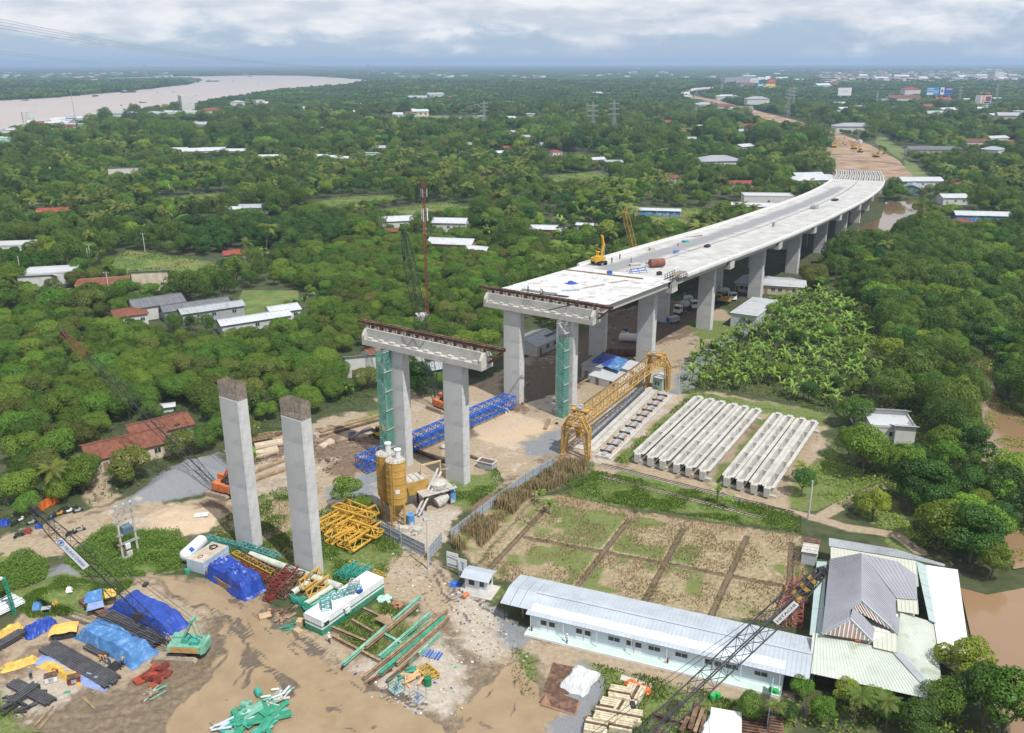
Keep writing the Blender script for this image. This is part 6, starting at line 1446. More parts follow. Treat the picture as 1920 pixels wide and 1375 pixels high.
for k, (x, y, r) in enumerate(((-L*.28, 0, .5), (L*.25, .1, .8))):
    mb = MB(); q = random.Random(k)
    for c in range(1+k*3): mb.path([((r-c*.1)*math.cos(i*.6)+q.uniform(-.1, .1)*k, (r*.6+c*.04)*math.sin(i*.6)+q.uniform(-.15, .15)*k, .05+c*.05) for i in range(12)], .05)
    o = solo('hose_coil', mb, M_DARK, ['round black hose coil on the near end of the container', 'tangled black hose on the far end of the container'][k], 'hose', ctr+Matrix.Rotation(h, 3, 'Z') @ Vector((x, y, HC+.15)), h, 'hoses on the container')
barrel(G(352, 1075), .45, .8, M_GREEN, 'small green gas cylinder at the container corner')
mb = MB(); P, Q = G(405, 1078), G(478, 1128)
t = tarp('tarpaulin_heap', (404, 1068), (482, 1118), 4.4, 2.6, M_TARPB, 'bright blue tarpaulin draped over a boxy heap by the water container', fold=.32, cat='covered heap', n=30, k=18, top=.72)
mb = MB()
for k in range(9): x = 1+k*1.0; mb.box((x, -2.0, .5), (.9, .12, 1.0))
mb.build('board', M_WOOD, t)
def lat(a, b, w, h, n, r, m, lab, z=.0, tri=False, grp='lattice pieces by the bare columns', **k):
    A, B = G(*a), G(*b); mb = MB(); mb.truss((0, 0, h/2+.1), ((B-A).length, 0, h/2+.1), w, h, n, r, r*.6, tri=tri, **k); return solo('lattice_section', mb, m, lab, 'lattice piece', (A.x, A.y, z), head(A, B), grp)
M_TEALB = mat('teal_boom', (.07, .27, .27), var=.2, scale=1)
lat((388, 1014), (452, 1030), .9, .8, 10, .05, M_TEALB, 'teal lattice boom tip behind the water container'); lat((452, 1030), (520, 1052), 1.3, 1.0, 9, .06, M_TEALB, 'teal and blue lattice boom piece at the foot of the left column')
lat((440, 1044), (512, 1082), 1.0, .8, 9, .07, M_YSTR, 'yellow lattice piece beside the blue covered heap'); lat((452, 1048), (555, 1098), 1.1, .9, 14, .06, M_RUST, 'long rusty lattice piece along the pale pipe'); lat((448, 1064), (530, 1108), 1.0, .8, 12, .06, M_RED, 'long dark red lattice piece next to the covered heap')
lat((512, 1120), (550, 1076), 1.9, .9, 7, .08, M_RED, 'dark red ladder frame lying across the heap, nearest the tarpaulin', z=.5); lat((527, 1126), (567, 1084), 1.2, .9, 7, .07, M_RUST, 'rusty ladder frame lying across the heap, nearest the container', z=.3); lat((500, 1130), (512, 1120), 1.3, .7, 3, .06, M_RED, 'short red lattice end by the blue tarpaulin')
A, B = G(470, 1046), G(640, 1108); mb = MB(); mb.tube((0, 0, .6), ((B-A).length, 0, .6), .58, n=14); solo('steel_pipe', mb, M_PIPE, 'long pale pipe lying at the feet of the bare columns', 'pipe', A, head(A, B))
for k, (p, q, r, m_, lb) in enumerate((((548, 1118), (580, 1096), .5, M_PIPE, 'short pale pipe with an open rusty end'), ((572, 1138), (625, 1104), .42, M_PIPE, 'pipe with a dark open end under the yellow frame'), ((582, 1144), (628, 1114), .38, M_MINT, 'mint pipe beside the container end'))):
    A, B = G(*p), G(*q); t = thing('steel_pipe', lb, 'pipe', A, head(A, B), 'short pipes by the container'); L = (B-A).length; mb = MB(); mb.tube((0, 0, r), (L, 0, r), r, n=12, caps=False); mb.build('wall', m_, t); mb = MB(); mb.tube((0, 0, r), (L, 0, r), r*.88, n=12); mb.build('bore', M_RUST, t)
lat((562, 1112), (600, 1086), 1.5, 1.3, 3, .12, M_YEL, 'yellow lattice frame leaning on the pipes', z=.7, tri=True); lat((575, 1128), (618, 1096), 1.2, 1.0, 3, .12, M_YEL, 'second yellow lattice frame on the pipes nearer the container', z=.6, tri=True)
for k in range(12):
    A = G(545+k*3.0+rnd.uniform(-2, 2), 1128+k*1.6+rnd.uniform(-5, 5)); mb = MB(); mb.truss((0, 0, .25), (1.7, 0, .25), .5, .35, 4, .035, .03); solo('scaffold_frame', mb, M_GREEN if k % 2 else M_TEAL, 'green scaffold frame in the tangled pile at the container end', 'scaffold frame', (A.x, A.y, rnd.uniform(0, .5)), rnd.uniform(-1, 1), 'pile of green scaffold frames')
ctr, h, L, w = foot((605, 1194), (721, 1111), (577, 1176)); t = thing('site_container', 'green and white striped site office container', 'container', ctr, h); M_CW = mat('container_white', (.66, .68, .70), var=.08)
mb = MB(); mb.box((0, 0, 2.6), (L, w, .10)); mb.build('roof', M_CW, t)
for z0, z1, m_ in ((.1, 1.05, M_GREEN), (1.05, 1.35, M_CW), (1.35, 1.6, M_GREEN), (1.6, 2.6, M_CW)):
    mb = MB(); n = int(L/.28); m2 = int(w/.28)
    mb.box((0, 0, (z0+z1)/2), (L-.1, w-.1, z1-z0))
    for k in range(n): x = -L/2+(k+.5)*L/n; mb.box((x, -w/2+.02, (z0+z1)/2), (L/n*.55, .06, z1-z0)); mb.box((x, w/2-.02, (z0+z1)/2), (L/n*.55, .06, z1-z0))
    for k in range(m2): y = -w/2+(k+.5)*w/m2; mb.box((-L/2+.02, y, (z0+z1)/2), (.06, w/m2*.55, z1-z0)); mb.box((L/2-.02, y, (z0+z1)/2), (.06, w/m2*.55, z1-z0))
    mb.build('wall', m_, t)
for x in (-L/2+.9, -L/2+4.8): mb = MB(); mb.box((x, -w/2-.03, 1.75), (.9, .08, .8)); f_ = mb.build('window', M_GLASS, t); mb = MB(); mb.box((x, -w/2-.10, 2.2), (1.1, .25, .05)); mb.build('hood', M_CW, f_)
mb = MB(); mb.box((-L/2+4.9, -w/2-.25, 1.6), (.8, .4, .6)); mb.build('air_conditioner', M_WHT, t)
R_ = Matrix.Rotation(h, 3, 'Z')
for k, (x, y, l, ww, hh, a, m_, lb) in enumerate(((-3.6, .3, 2.6, 1.4, 1.0, .9, M_TEALB, 'teal lattice cage standing on the near half of the container roof'), (.2, -.1, 4.6, .9, .7, -.4, M_TEALB, 'teal lattice piece lying across the container roof'), (1.8, .2, 3.4, 1.3, .6, .5, M_GRY, 'grey lattice frame on the far half of the container roof'))):
    mb = MB(); mb.truss((-l/2, 0, hh/2), (l/2, 0, hh/2), ww, hh, 5, .05, .035); solo('lattice_section', mb, m_, lb, 'lattice piece', ctr+R_ @ Vector((x, y, 2.66)), h+a, 'lattice pieces on the container')
mb = MB(); mb.box((0, 0, .3), (.8, .5, .6), tilt=(.3, .1)); solo('tarpaulin_bundle', mb, M_TARPB, 'blue rag bundle hanging on the container edge', 'bundle', ctr+R_ @ Vector((1.5, -w/2+.2, 2.55)), h)
for k in range(4): lat((632+k*11, 1088+k*2), (660+k*12, 1066+k*3), 1.1, .8+.3*(k % 2), 6, .06, M_TEAL if k % 2 else M_GREEN, 'green lattice mast piece %s behind the container' % ['at the left', 'second from left', 'third from left', 'at the right'][k], z=.3*(k % 2), grp='green mast pieces behind the container')
# beams laid out in the yard
bl = [((644, 1254), (789, 1127), .42, M_MINT, 'mint green beam, the longest of the left crossed pair', .45), ((686, 1222), (787, 1138), .40, M_WOOD, 'brown beam beside the longest mint beam', .45), ((682, 1145), (730, 1168), .35, M_WOOD, 'short cross beam nearest the container', .1), ((660, 1167), (700, 1190), .35, M_WOOD, 'short cross beam with its end in the grass', .1), ((622, 1180), (686, 1207), .38, M_WOOD, 'cross beam starting at the container corner', .1),
      ((624, 1197), (714, 1245), .38, M_WOOD, 'lowest cross beam under the mint beam', .1), ((720, 1193), (760, 1215), .38, M_MINT, 'greenish cross beam right of the mint beam', .1), ((711, 1238), (806, 1156), .42, M_MINT, 'mint beam left in the right hand group', .2), ((717, 1242), (806, 1174), .35, M_GREEN, 'thin green beam second in the right hand group', .2), ((682, 1278), (839, 1152), .42, M_WOOD, 'longest brown beam of the right hand group', .35),
      ((712, 1271), (834, 1164), .62, M_GREEN, 'bright green broad beam of the right hand group', .3), ((744, 1252), (843, 1163), .40, M_WOOD, 'brown beam right of the bright green one', .3), ((766, 1250), (826, 1192), .30, M_MINT, 'short green beam at the right of the group', .2), ((692, 1284), (735, 1258), .35, M_RUST, 'rusty beam end by the bright green beam', .1), ((725, 1284), (785, 1232), .30, M_RUST, 'thin rusty beam in front of the cages', .2), ((640, 1258), (652, 1245), .2, M_DARK, 'short dark bar by the mud', .05)]
for p, q, w_, m_, lb, z in bl:
    A, B = G(*p), G(*q); mb = MB(); mb.ibeam((0, 0, z+.25), ((B-A).length, 0, z+.25), w_, .45, .06); solo('steel_beam', mb, m_, lb, 'beam', at(A), head(A, B), 'beams laid out on the yard')
mb = MB(); mb.box((0, 0, 0), (2.6, 1.5, .12)); solo('timber_plate', mb, M_WOOD, 'square timber plate on the crossed beams', 'plate', at(G(722, 1173), .98), head(G(700, 1165), G(735, 1183)))
for k in range(6): mb = MB(); mb.tube((0, 0, .13), (1.5, 0, .13), .13, n=10); A = G(793+k*5.5, 1231+k*1.6); solo('gas_bottle', mb, M_BLU if k % 3 else M_TANKB, 'blue gas bottle, %s from the left in the row of six' % ords[k], 'gas bottle', at(A), head(G(795, 1232), G(806, 1217)), 'blue gas bottles')
scrap((768, 1266), 9, 1.3, [M_TEAL, M_GREEN], 'green steel off-cuts behind the cages', Lr=(1, 2.4), wr=(.15, .4)); scrap((777, 1275), 9, 1.4, [mat('peach_paint', (.62, .36, .20), var=.15)], 'peach coloured steel brackets among the scrap', Lr=(.8, 2), wr=(.2, .35), tr=(.15, .3))
lat((790, 1255), (814, 1275), 1.7, .5, 4, .07, M_YSTR, 'ochre lattice frame beside the green drum', grp=None); barrel(at(G(802, 1285)), .5, 1.25, mat('drum_green', (.015, .16, .07), var=.15), 'dark green oil drum standing by the ochre frame')
for k, (u, v) in enumerate(((744, 1296), (784, 1314))):
    t = thing('steel_cage', ['green tube cage holding a blue bottle', 'grey green tube cage nearest the mud'][k], 'cage', at(G(u, v)), .75+k*.2, 'lifting cages'); mb = MB()
    for x in (-.8, .8):
        for y in (-.7, .7): mb.beam((x, y, 0), (x, y, 1.7), .07)
    for z in (.1, .9, 1.7): mb.beam((-.8, -.7, z), (.8, -.7, z), .06); mb.beam((-.8, .7, z), (.8, .7, z), .06); mb.beam((-.8, -.7, z), (-.8, .7, z), .06); mb.beam((.8, -.7, z), (.8, .7, z), .06)
    mb.build('frame', M_TEAL if k == 0 else M_GRY, t); mb = MB(); mb.box((0, 0, .1), (1.6, 1.4, .06)); mb.build('floor', M_GRY, t)
    mb = MB(); mb.lathe([(.14, 0), (.14, 1.1), (.05, 1.25)], n=8); solo('gas_bottle', mb, M_TANKB, ['upright blue gas bottle in the green cage', 'upright blue gas bottle in the grey cage'][k], 'gas bottle', at(G(u, v), .15), 0, 'bottles in the cages')
scrap((722, 1124), 14, .9, [mat('mint_bags', (.40, .62, .52), var=.12)], 'pile of pale mint sacks behind the beams', 'sack_pile', 'sacks', (.6, .9), (.45, .6), (.2, .35), .5, 'sack'); scrap((744, 1137), 12, .8, [mat('brick_red', (.34, .17, .10), var=.2)], 'small stack of reddish bricks behind the beams', 'brick_pile', 'bricks', (.4, .7), (.3, .4), (.2, .3), .4, 'brick')
for k, (u, v, L_, w_, h_, lb) in enumerate(((497, 1156, 1.7, 1.3, .25, 'low timber pallet at the mud edge'), (563, 1172, 1.1, .9, .8, 'open timber crate by the container end'), (560, 1188, 1.4, .9, .6, 'timber crate nearest the mud by the container'), (575, 1160, .8, .7, .6, 'small carton beside the timber crate'), (728, 1157, 1.4, .9, .06, 'pale board on the grass between the beams'))):
    mb = MB(); mb.box((0, 0, h_/2+.02), (L_, w_, h_)); [mb.box((0, s*w_*.36, h_+.05), (L_*1.02, .16, .06)) for s in (-1, 0, 1)]; solo('timber_crate', mb, mat('new_timber', (.45, .33, .21), var=.15), lb, 'crate', at(G(u, v)), .4+k, 'crates at the container end')
scrap((548, 1175), 12, 1.2, [M_GREEN, M_TEAL], 'loose green bars fanned out by the crates', Lr=(1, 2.2), wr=(.06, .1), tr=(.05, .1), hz=.5, piece='bar'); scrap((530, 1150), 14, 2.2, [M_WOOD, M_RUST], 'scattered boards and rusty sheets by the lattice heap', Lr=(.8, 2.2), wr=(.15, .6), tr=(.03, .1), hz=.2, piece='board')
# green crawler crane with the banner
gp = at(G(341, 1226)); tipg = G(62, 955, 21.5)
tc_, fl, d, Lb = crawler_crane(gp, None, tipg, 'mint green crawler crane with yellow side panels standing in the muddy water', M_MINT, '', M_DARK, 1.35, 15, tipm=None, cr=.042, body2=mat('crane_amber', (.46, .24, .07), var=.2), tL=6.2, low=True)
boom_sign(tc_, fl, d, Lb, .60, .80, 1.15, 'TRUNG CHINH', M_INK, logo=True, side=1, off=.75, flip=True)
mb = MB(); mb.box((0, 0, .35), (1.2, .5, 1.0)); o = mb.build('jib_plate', M_DARK, tc_, loc=fl+d*Lb*.22+Vector((0, .75, 0)))
# covered stacks
tarp('tarpaulin_heap', (228, 1128), (337, 1186), 4.6, 1.9, M_TARPB, 'large royal blue tarpaulin over a steel stack behind the green crane', cat='covered stack', n=24, k=12, fold=.22, top=.7); tarp('tarpaulin_heap', (160, 1182), (276, 1240), 4.2, 1.9, M_TARPL, 'light blue tarpaulin over a long stack in front of the dark profiles', cat='covered stack', n=24, k=12, fold=.22, top=.66)
tarp('tarpaulin_heap', (45, 1195), (105, 1165), 2.8, 1.0, M_TARPB, 'small royal blue tarpaulin heap at the left of the yard', cat='covered stack', fold=.6); tarp('tarpaulin_heap', (-14, 1205), (46, 1176), 2.6, .9, M_TARPY, 'yellow tarpaulin heap at the left picture edge', cat='covered stack', fold=.6)
tarp('tarpaulin', (2, 1258), (72, 1236), 1.7, .6, M_TARPY, 'crumpled yellow tarpaulin strip at the lower left', fold=.8, n=18); tarp('tarpaulin', (78, 1242), (160, 1282), 1.8, .55, M_TARPY, 'crumpled yellow tarpaulin strip along the dark steel stack', fold=.8, n=20)
tarp('tarpaulin', (74, 1233), (205, 1290), 2.4, .4, mat('faded_blue_tarp', (.20, .27, .48), var=.15, rough=.6), 'faded blue tarpaulin pulled off the dark steel stack', fold=.9, n=24); tarp('tarpaulin', (1172, 1278), (1222, 1302), 1.3, .5, M_TARPO, 'bright orange tarpaulin strip near the crane boom', fold=.8)
for k, (a, b, w_, n_, ly, lb) in enumerate((((196, 1158), (298, 1212), 2.6, 7, 2, 'dark steel profiles between the two blue covers'), ((88, 1214), (213, 1284), 2.6, 8, 1, 'broad dark steel stack in the middle of the yard'), ((165, 1212), (205, 1232), 1.8, 5, 1, 'short dark steel stack under the light blue cover'), ((-10, 1222), (44, 1190), 1.6, 5, 2, 'grey steel stack at the left edge by the yellow cover'), ((24, 1284), (98, 1322), 1.6, 5, 1, 'dark steel beams at the lower left corner'), ((20, 1325), (70, 1290), 1.5, 4, 2, 'dark steel beams lying crosswise at the lower left'), ((155, 1130), (200, 1160), 1.4, 4, 2, 'rusty dark beams behind the small canopy'))): bundle(a, b, w_, n_, mat('profile_dark', (.065, .065, .072), var=.25, scale=1) if k != 6 else M_RUST, lb, lay=ly, size=.28)
bundle((205, 1262), (226, 1246), 1.6, 5, M_DARK, 'small dark steel pieces by the two welders', size=.2)
bundle((-30, 1158), (36, 1126), 3.6, 14, mat('pale_pipe_white', (.55, .60, .64), var=.1), 'stack of pale thin pipes at the left picture edge', 'pipe_stack', 'pipe stack', .16, 'p', None, 3, .3)
scrap((38, 1318), 20, 2.2, [M_DARK, mat('profile_dark', (.065, .065, .072))], 'jumble of black steel brackets at the lower left corner', 'bracket_heap', 'brackets', (1, 2.6), (.2, .4), (.15, .3), .7, 'bracket')
scrap((291, 1268), 13, 1.7, [M_RED, mat('oxide_red', (.30, .055, .03), var=.2)], 'pile of red oxide boxes and plates in front of the crane tracks', Lr=(1, 2.2), wr=(.4, 1.2), tr=(.15, .6), hz=.9); scrap((287, 1300), 10, 1.2, [M_WOOD, M_GRY, M_MINT], 'grey and pale boards below the red pile', Lr=(1, 2.4), wr=(.15, .3), tr=(.05, .12), hz=.3, piece='board')
t = thing('canopy', 'small shelter of a light blue sheet and an orange cloth by the dark profiles', 'canopy', at(G(190, 1140)), .5)
for k, (q, m_) in enumerate(((((-2.2, -.5, 1.7), (.2, -1.0, 1.9), (.6, 1.2, 2.5), (-1.6, 1.6, 2.2)), M_TARPL), (((-2.0, -2.0, 1.2), (.4, -2.2, 1.4), (.3, -.6, 1.9), (-1.6, -.4, 1.7)), mat('faded_blue_tarp', (.20, .27, .48))), (((.7, -.9, 1.9), (2.2, -.8, 1.8), (2.4, .8, 2.1), (.7, 1.1, 2.4)), M_TARPY))): mb = MB(); mb.slab(q, .04); mb.build('sheet', m_, t)
mb = MB()
for x, y in ((-1.9, -.4), (.2, -.8), (2.2, -.6), (-1.5, 1.3), (.6, 1.0), (2.3, .6)): mb.beam((x, y, 0), (x, y, 1.9), .08)
mb.build('post', M_WOOD, t)
t = thing('canopy', 'low shelter under an orange yellow cloth left of the light blue stack', 'canopy', at(G(122, 1192)), .3); mb = MB(); mb.box((0, 0, .6), (3.0, 1.9, 1.2)); mb.build('box', M_DARK, t)
mb = MB(); n = 8; mb.add([((i/n-.5)*3.6, (j/6-.5)*2.6, 1.55-.5*abs(j/6-.5)+rnd.uniform(-.06, .06)-.25*(i in (0, n))) for i in range(n+1) for j in range(7)], [(i*7+j, (i+1)*7+j, (i+1)*7+j+1, i*7+j+1) for i in range(n) for j in range(6)]); mb.build('cloth', mat('amber_tarp', (.72, .40, .10), var=.12, rough=.5), t)
for k, (u, v, m_, lb) in enumerate(((97, 1277, M_WHT, 'white framed welding set by the yellow cloth'), (140, 1280, M_RED, 'red welding set by the yellow cloth'))): t = thing('welding_set', lb, 'welding set', at(G(u, v)), .4, 'welding sets'); mb = MB(); mb.box((0, 0, .5), (1.5, 1.0, .8)); mb.build('body', m_, t); mb = MB(); mb.box((0, 0, .95), (1.6, 1.1, .1)); mb.build('lid', M_RUST, t); mb = MB(); mb.box((0, -.52, .5), (.6, .05, .5)); mb.box((-.5, 0, .05), (.15, 1.1, .12)); mb.build('panel', M_GRY, t)
t = thing('light_mast', 'green lattice light mast standing by the pale pipes', 'light mast', at(G(28, 1152)), .2); mb = MB(); mb.truss((0, 0, 0), (-.4, 0, 6.2), .35, .35, 14, .04, .03); mb.build('mast', M_GREEN, t); mb = MB(); mb.box((-.8, -.2, 6.3), (.5, .35, .35)); mb.beam((-.4, 0, 6.2), (-.8, -.2, 6.3), .06); mb.build('lamp', M_WHT, t)
mb = MB(); mb.box((0, 0, .05), (1.1, 1.4, .05)); mb.box((1.2, 0, .06), (1.1, 1.4, .05)); solo('panel_pair', mb, M_WHT, 'pair of white panels lying on the sand', 'panel', at(G(372, 976), .1), .15)
for k, (u, v, m_, s, lb) in enumerate(((70, 1144, M_TARPL, 1.3, 'pale blue sack heap in the weeds'), (103, 1136, M_TARPY, .9, 'small yellow sheet in the weeds'), (130, 1112, M_WHT, .9, 'white rubbish sacks in the weeds'), (72, 990, M_TARPB, 1.0, 'blue bundle by the parked motorbikes'), (8, 985, M_TARPB, 1.4, 'blue covered thing at the left picture edge'), (52, 1000, M_RED, 1.1, 'maroon bundle on the road'))): tarp('rubbish_heap', (u-6*s, v), (u+7*s, v-2), 1.3*s, .6*s, m_, lb, 'bundles along the road', .8, 'bundle', 8, 6)
t = thing('field_table', 'small grey box table among the weeds', 'table', at(G(88, 1150)), .3); mb = MB(); mb.box((0, 0, .9), (1.3, .9, .08)); mb.build('top', M_GRY, t)
for x in (-.55, .55):
    for y in (-.35, .35): mb = MB(); mb.box((x, y, .45), (.08, .08, .9)); mb.build('leg', M_GRY, t)
# orange sheet fence by the motorbikes
A, B = G(73, 962), G(112, 942); tt = thing('orange_screen', 'orange sheet screen hung beside the parked motorbikes', 'screen', A, head(A, B)); L = (B-A).length; mb = MB(); n = 10; mb.add([(L*i/n, .1*math.sin(i*2.1), z) for i in range(n+1) for z in (.1, 1.1, 2.0)], [(i*3+j, (i+1)*3+j, (i+1)*3+j+1, i*3+j+1) for i in range(n) for j in range(2)]); mb.build('sheet', M_TARPO, tt)
for x in (0, L/2, L): mb = MB(); mb.box((x, .15, 1.1), (.1, .1, 2.2)); mb.build('post', M_WOOD, tt)
# motorbikes
def motorbike(p, rz, m, lab):
    t = thing('motorbike', lab, 'motorbike', p, rz, 'motorbikes parked along the road')
    for x in (-.62, .62): mb = MB(); mb.tube((x, -.05, .29), (x, .05, .29), .29, n=12); mb.build('wheel', M_TYRE, t)
    mb = MB(); mb.hexa([(-.5, -.13, .35), (.35, -.13, .3), (.35, .13, .3), (-.5, .13, .35)], [(-.6, -.1, .75), (.5, -.08, .85), (.5, .08, .85), (-.6, .1, .75)]); mb.beam((.45, 0, .9), (.66, 0, .3), .1); mb.build('body', m, t)
    mb = MB(); mb.box((-.25, 0, .8), (.75, .24, .1)); mb.build('seat', M_DARK, t); mb = MB(); mb.beam((.42, -.32, 1.0), (.42, .32, 1.0), .05); mb.box((.52, 0, .92), (.14, .2, .2)); mb.build('handlebar', M_DARK, t)
for k, (u, v, m_, lb) in enumerate(((98, 972, M_TANKB, 'blue motorbike by the orange screen'), (106, 969, M_DARK, 'black motorbike by the orange screen'), (113, 967, M_YSTR, 'yellow black motorbike right of the orange screen'), (121, 958, M_DARK, 'black motorbike first under the palm'), (131, 962, M_WHT, 'white motorbike under the palm'), (139, 958, M_DARK, 'black motorbike third under the palm'), (147, 961, M_GRY, 'grey motorbike at the right end of the row'), (36, 1008, M_DARK, 'dark motorbike alone on the road'), (60, 984, M_GRY, 'grey motorbike left of the blue bundle'), (28, 985, M_DARK, 'black motorbike at the left under the trees'), (40, 978, M_WHT, 'silver motorbike at the left under the trees'), (133, 1004, M_DARK, 'black motorbike at the weed edge'), (151, 997, M_GRY, 'grey motorbike at the weed edge'))): motorbike(at(G(u, v)), 1.0+rnd.uniform(-.5, .5), m_, lb)
# transformer on two poles
A, B = G(232, 1052), G(260, 1040); hd = head(A, B); L = (B-A).length; tt = thing('pole_transformer', 'grey transformer on a two pole stand in the weeds', 'transformer', at(A), hd); Hp = 9.6
for x in (0, L): mb = MB(); mb.tube((x, 0, -.3), (x, 0, Hp), .19, .14, 10); mb.build('pole', M_CONL, tt)
for z in (Hp-.3, Hp-1.6, Hp-2.9, 4.3, 2.7): mb = MB(); mb.box((L/2, -.22, z), (L+1.0, .1, .14)); mb.box((L/2, .22, z), (L+1.0, .1, .14)); mb.build('crossarm', M_GRY, tt)
for z in (Hp-.2, Hp-1.5, Hp-2.8):
    for x in (.2, L/2, L-.2): mb = MB(); mb.lathe([(.06, 0), (.12, .15), (.06, .3)], (x, -.22, z), 6); mb.build('insulator', M_ORG if z < Hp-1 else M_WHT, tt)
mb = MB(); mb.box((L/2, 0, 5.0), (1.5, 1.0, 1.3)); [mb.box((L/2-.7+k*.2, -.58, 4.95), (.06, .2, 1.0)) for k in range(8)]; [mb.lathe([(.08, 5.6), (.1, 5.9), (.05, 6.1)], (L/2-.4+k*.4, 0, 0), 6) for k in range(3)]; mb.build('transformer', mat('transformer_blue', (.12, .19, .25), var=.1), tt)
mb = MB(); mb.box((L*.35, -.3, 2.2), (.8, .5, .9)); mb.build('meter_box', M_WHT, tt); mb = MB(); mb.path([(.1, .1, 5.2), (-.25, 0, 4), (-.1, -.1, 2.8), (.3, -.2, 1.5)], .09); mb.build('cable', M_ORG, tt); mb = MB(); mb.box((.1, 0, .12), (1.4, 1.2, .3)); mb.box((L*.4, -.2, .6), (.9, .6, 1.1)); mb.build('plinth', M_CONL, tt)
# scrap heap in the water, bottom
scrap((478, 1348), 46, 3.2, [M_GREEN, M_MINT, M_TEAL, M_GREEN, M_GREEN], 'big heap of green sheet steel scrap in the muddy water', 'green_scrap_heap', 'scrap heap', (1.4, 3.6), (.3, 1.3), (.04, .10), .8); scrap((520, 1310), 22, 1.6, [M_CEM, M_MINT, M_WHT], 'pale and mint scrap strips behind the green heap', Lr=(1, 2.4), wr=(.1, .35), tr=(.04, .1), hz=.8, piece='strip'); scrap((432, 1362), 9, 1.6, [mat('pale_zinc', (.42, .46, .52), var=.15)], 'long pale zinc strips left of the green heap', 'zinc_heap', 'scrap heap', (2, 4), (.25, .4), (.05, .1), .7, 'strip')
barrel(at(G(482, 1298)), .42, 1.2, M_TEAL, 'teal drum lying in the muddy water', 'drums in the water', .6); barrel(at(G(453, 1325)), .4, 1.1, M_MINT, 'mint drum lying in the mud by the zinc strips', 'drums in the water', 1.4)
for k, (p, q) in enumerate((((155, 1308), (178, 1330)), ((65, 1362), (100, 1325)), ((72, 1368), (106, 1330)), ((120, 1300), (132, 1298)), ((172, 1300), (192, 1290)), ((395, 1355), (412, 1372)))): A, B = G(*p), G(*q); mb = MB(); mb.beam((0, 0, .1), ((B-A).length, 0, .1), .28, .12); solo('plank', mb, M_WOOD if k != 3 else M_TEAL, 'loose plank on the mud %s' % ['in the lower middle of the yard', 'at the lower left, left one', 'at the lower left, right one', 'painted green, by the brackets', 'beside the faded tarpaulin', 'beside the zinc strips'][k], 'plank', at(A), head(A, B), 'loose planks on the mud')
# site office, guard hut, boards, the house by the pond
ctr_h = 3.3
A, B, C_ = G(987, 1152, 3.0), G(1516, 1276, 3.0), G(1008, 1084, 3.0)
ctr, hd, L, w = foot(A, B, C_)
off = thing('site_office', 'long white site office with a ribbed metal roof and tiled porch', 'site office', (ctr.x, ctr.y, 0), hd)
k = w/2; wy = -k+.75; ridge = 3.75; wallx1 = L/2-3.0
mb = MB(); mb.extr([(-(k-.3), 0), (-wy, 0), (-wy, 3.2), (0, ridge-.1), (-(k-.3), 3.02)], (-L/2+.3, 0, 0), (wallx1, 0, 0)); wl = mb.build('wall', mat('office_wall', (.55, .61, .68), var=.05, scale=.5), off)
M_OFR = mat('office_roof', (.375, .415, .465), var=.08, scale=.3, rough=.45, col2=(.33, .365, .405), w2=.35, s2=.2)
nsh = 22
for q in range(nsh):
    x0 = -L/2-.1+(L+.2)*q/nsh; x1 = -L/2-.1+(L+.2)*(q+1)/nsh-.012; z_ = .004*(q % 2)
    for s, y0 in ((-1, -k), (1, k)): mb = MB(); roof_sheet(mb, (x0, y0, 3.0+z_), (x1, y0, 3.0+z_), (x1, s*.02, ridge+z_), (x0, s*.02, ridge+z_), .45, .04, .025); mb.build('roof_sheet', M_OFR, off)
mb = MB(); mb.beam((-L/2-.1, 0, ridge+.06), (L/2+.1, 0, ridge+.06), .5, .05); mb.build('ridge_cap', M_OFR, off)
mb = MB(); mb.box(((-L/2+wallx1)/2, -k+.1, .15), (wallx1+L/2, 1.9, .3)); pc = mb.build('porch', mat('porch_tile', (.45, .58, .52), var=.08, scale=.5), off); mb = MB(); mb.box(((-L/2+wallx1)/2, -k-.9, .17), (wallx1+L/2+.05, .12, .34)); mb.build('porch_edge', M_WHT, pc)
M_DOOR = mat('office_door', (.66, .69, .73), var=.04)
for f, kd in ((.085, 'd'), (.235, 'd'), (.36, 'w'), (.44, 'd'), (.52, 'w'), (.625, 'w'), (.745, 'd'), (.815, 'w'), (.92, 'w')):
    x = -L/2+f*(wallx1+L/2)
    if kd == 'd':
        for s in (-.62, .62): mb = MB(); mb.box((x+s, wy-.04, 1.35), (1.05, .06, 2.1)); dr = mb.build('door', M_DOOR, off); mb = MB(); mb.box((x+s, wy-.085, 1.75), (.85, .04, .75)); mb.build('window', M_GLASS, dr)
    else:
        for s in (-.42, .42): mb = MB(); mb.box((x+s, wy-.04, 1.8), (.72, .06, .65)); wi = mb.build('window', M_GLASS, off); mb = MB(); mb.box((x+s, wy-.06, 1.44), (.82, .08, .06)); mb.box((x+s, wy-.06, 2.15), (.82, .08, .06)); mb.build('frame', M_DOOR, wi)
for q in range(8): x = -L/2+.6+q*(wallx1+L/2-1)/7; mb = MB(); mb.box((x, -k+.1, 1.5), (.08, .08, 2.9)); mb.build('post', M_WHT, off)
RO = Matrix.Rotation(hd, 3, 'Z')
for i, (x, y, m_, lb) in enumerate(((-L/2+.7, wy-.5, M_RED, 'red extinguisher at the left end of the porch'), (-L/2+.53*L, wy-.4, M_RED, 'red fire box on the middle of the porch'))): mb = MB(); mb.lathe([(.14, 0), (.16, .5), (.06, .7)], n=8); mb.box((0, 0, .75), (.1, .2, .08)); solo('fire_extinguisher', mb, m_, lb, 'extinguisher', Vector((ctr.x, ctr.y, .3))+RO @ Vector((x, y, 0)))
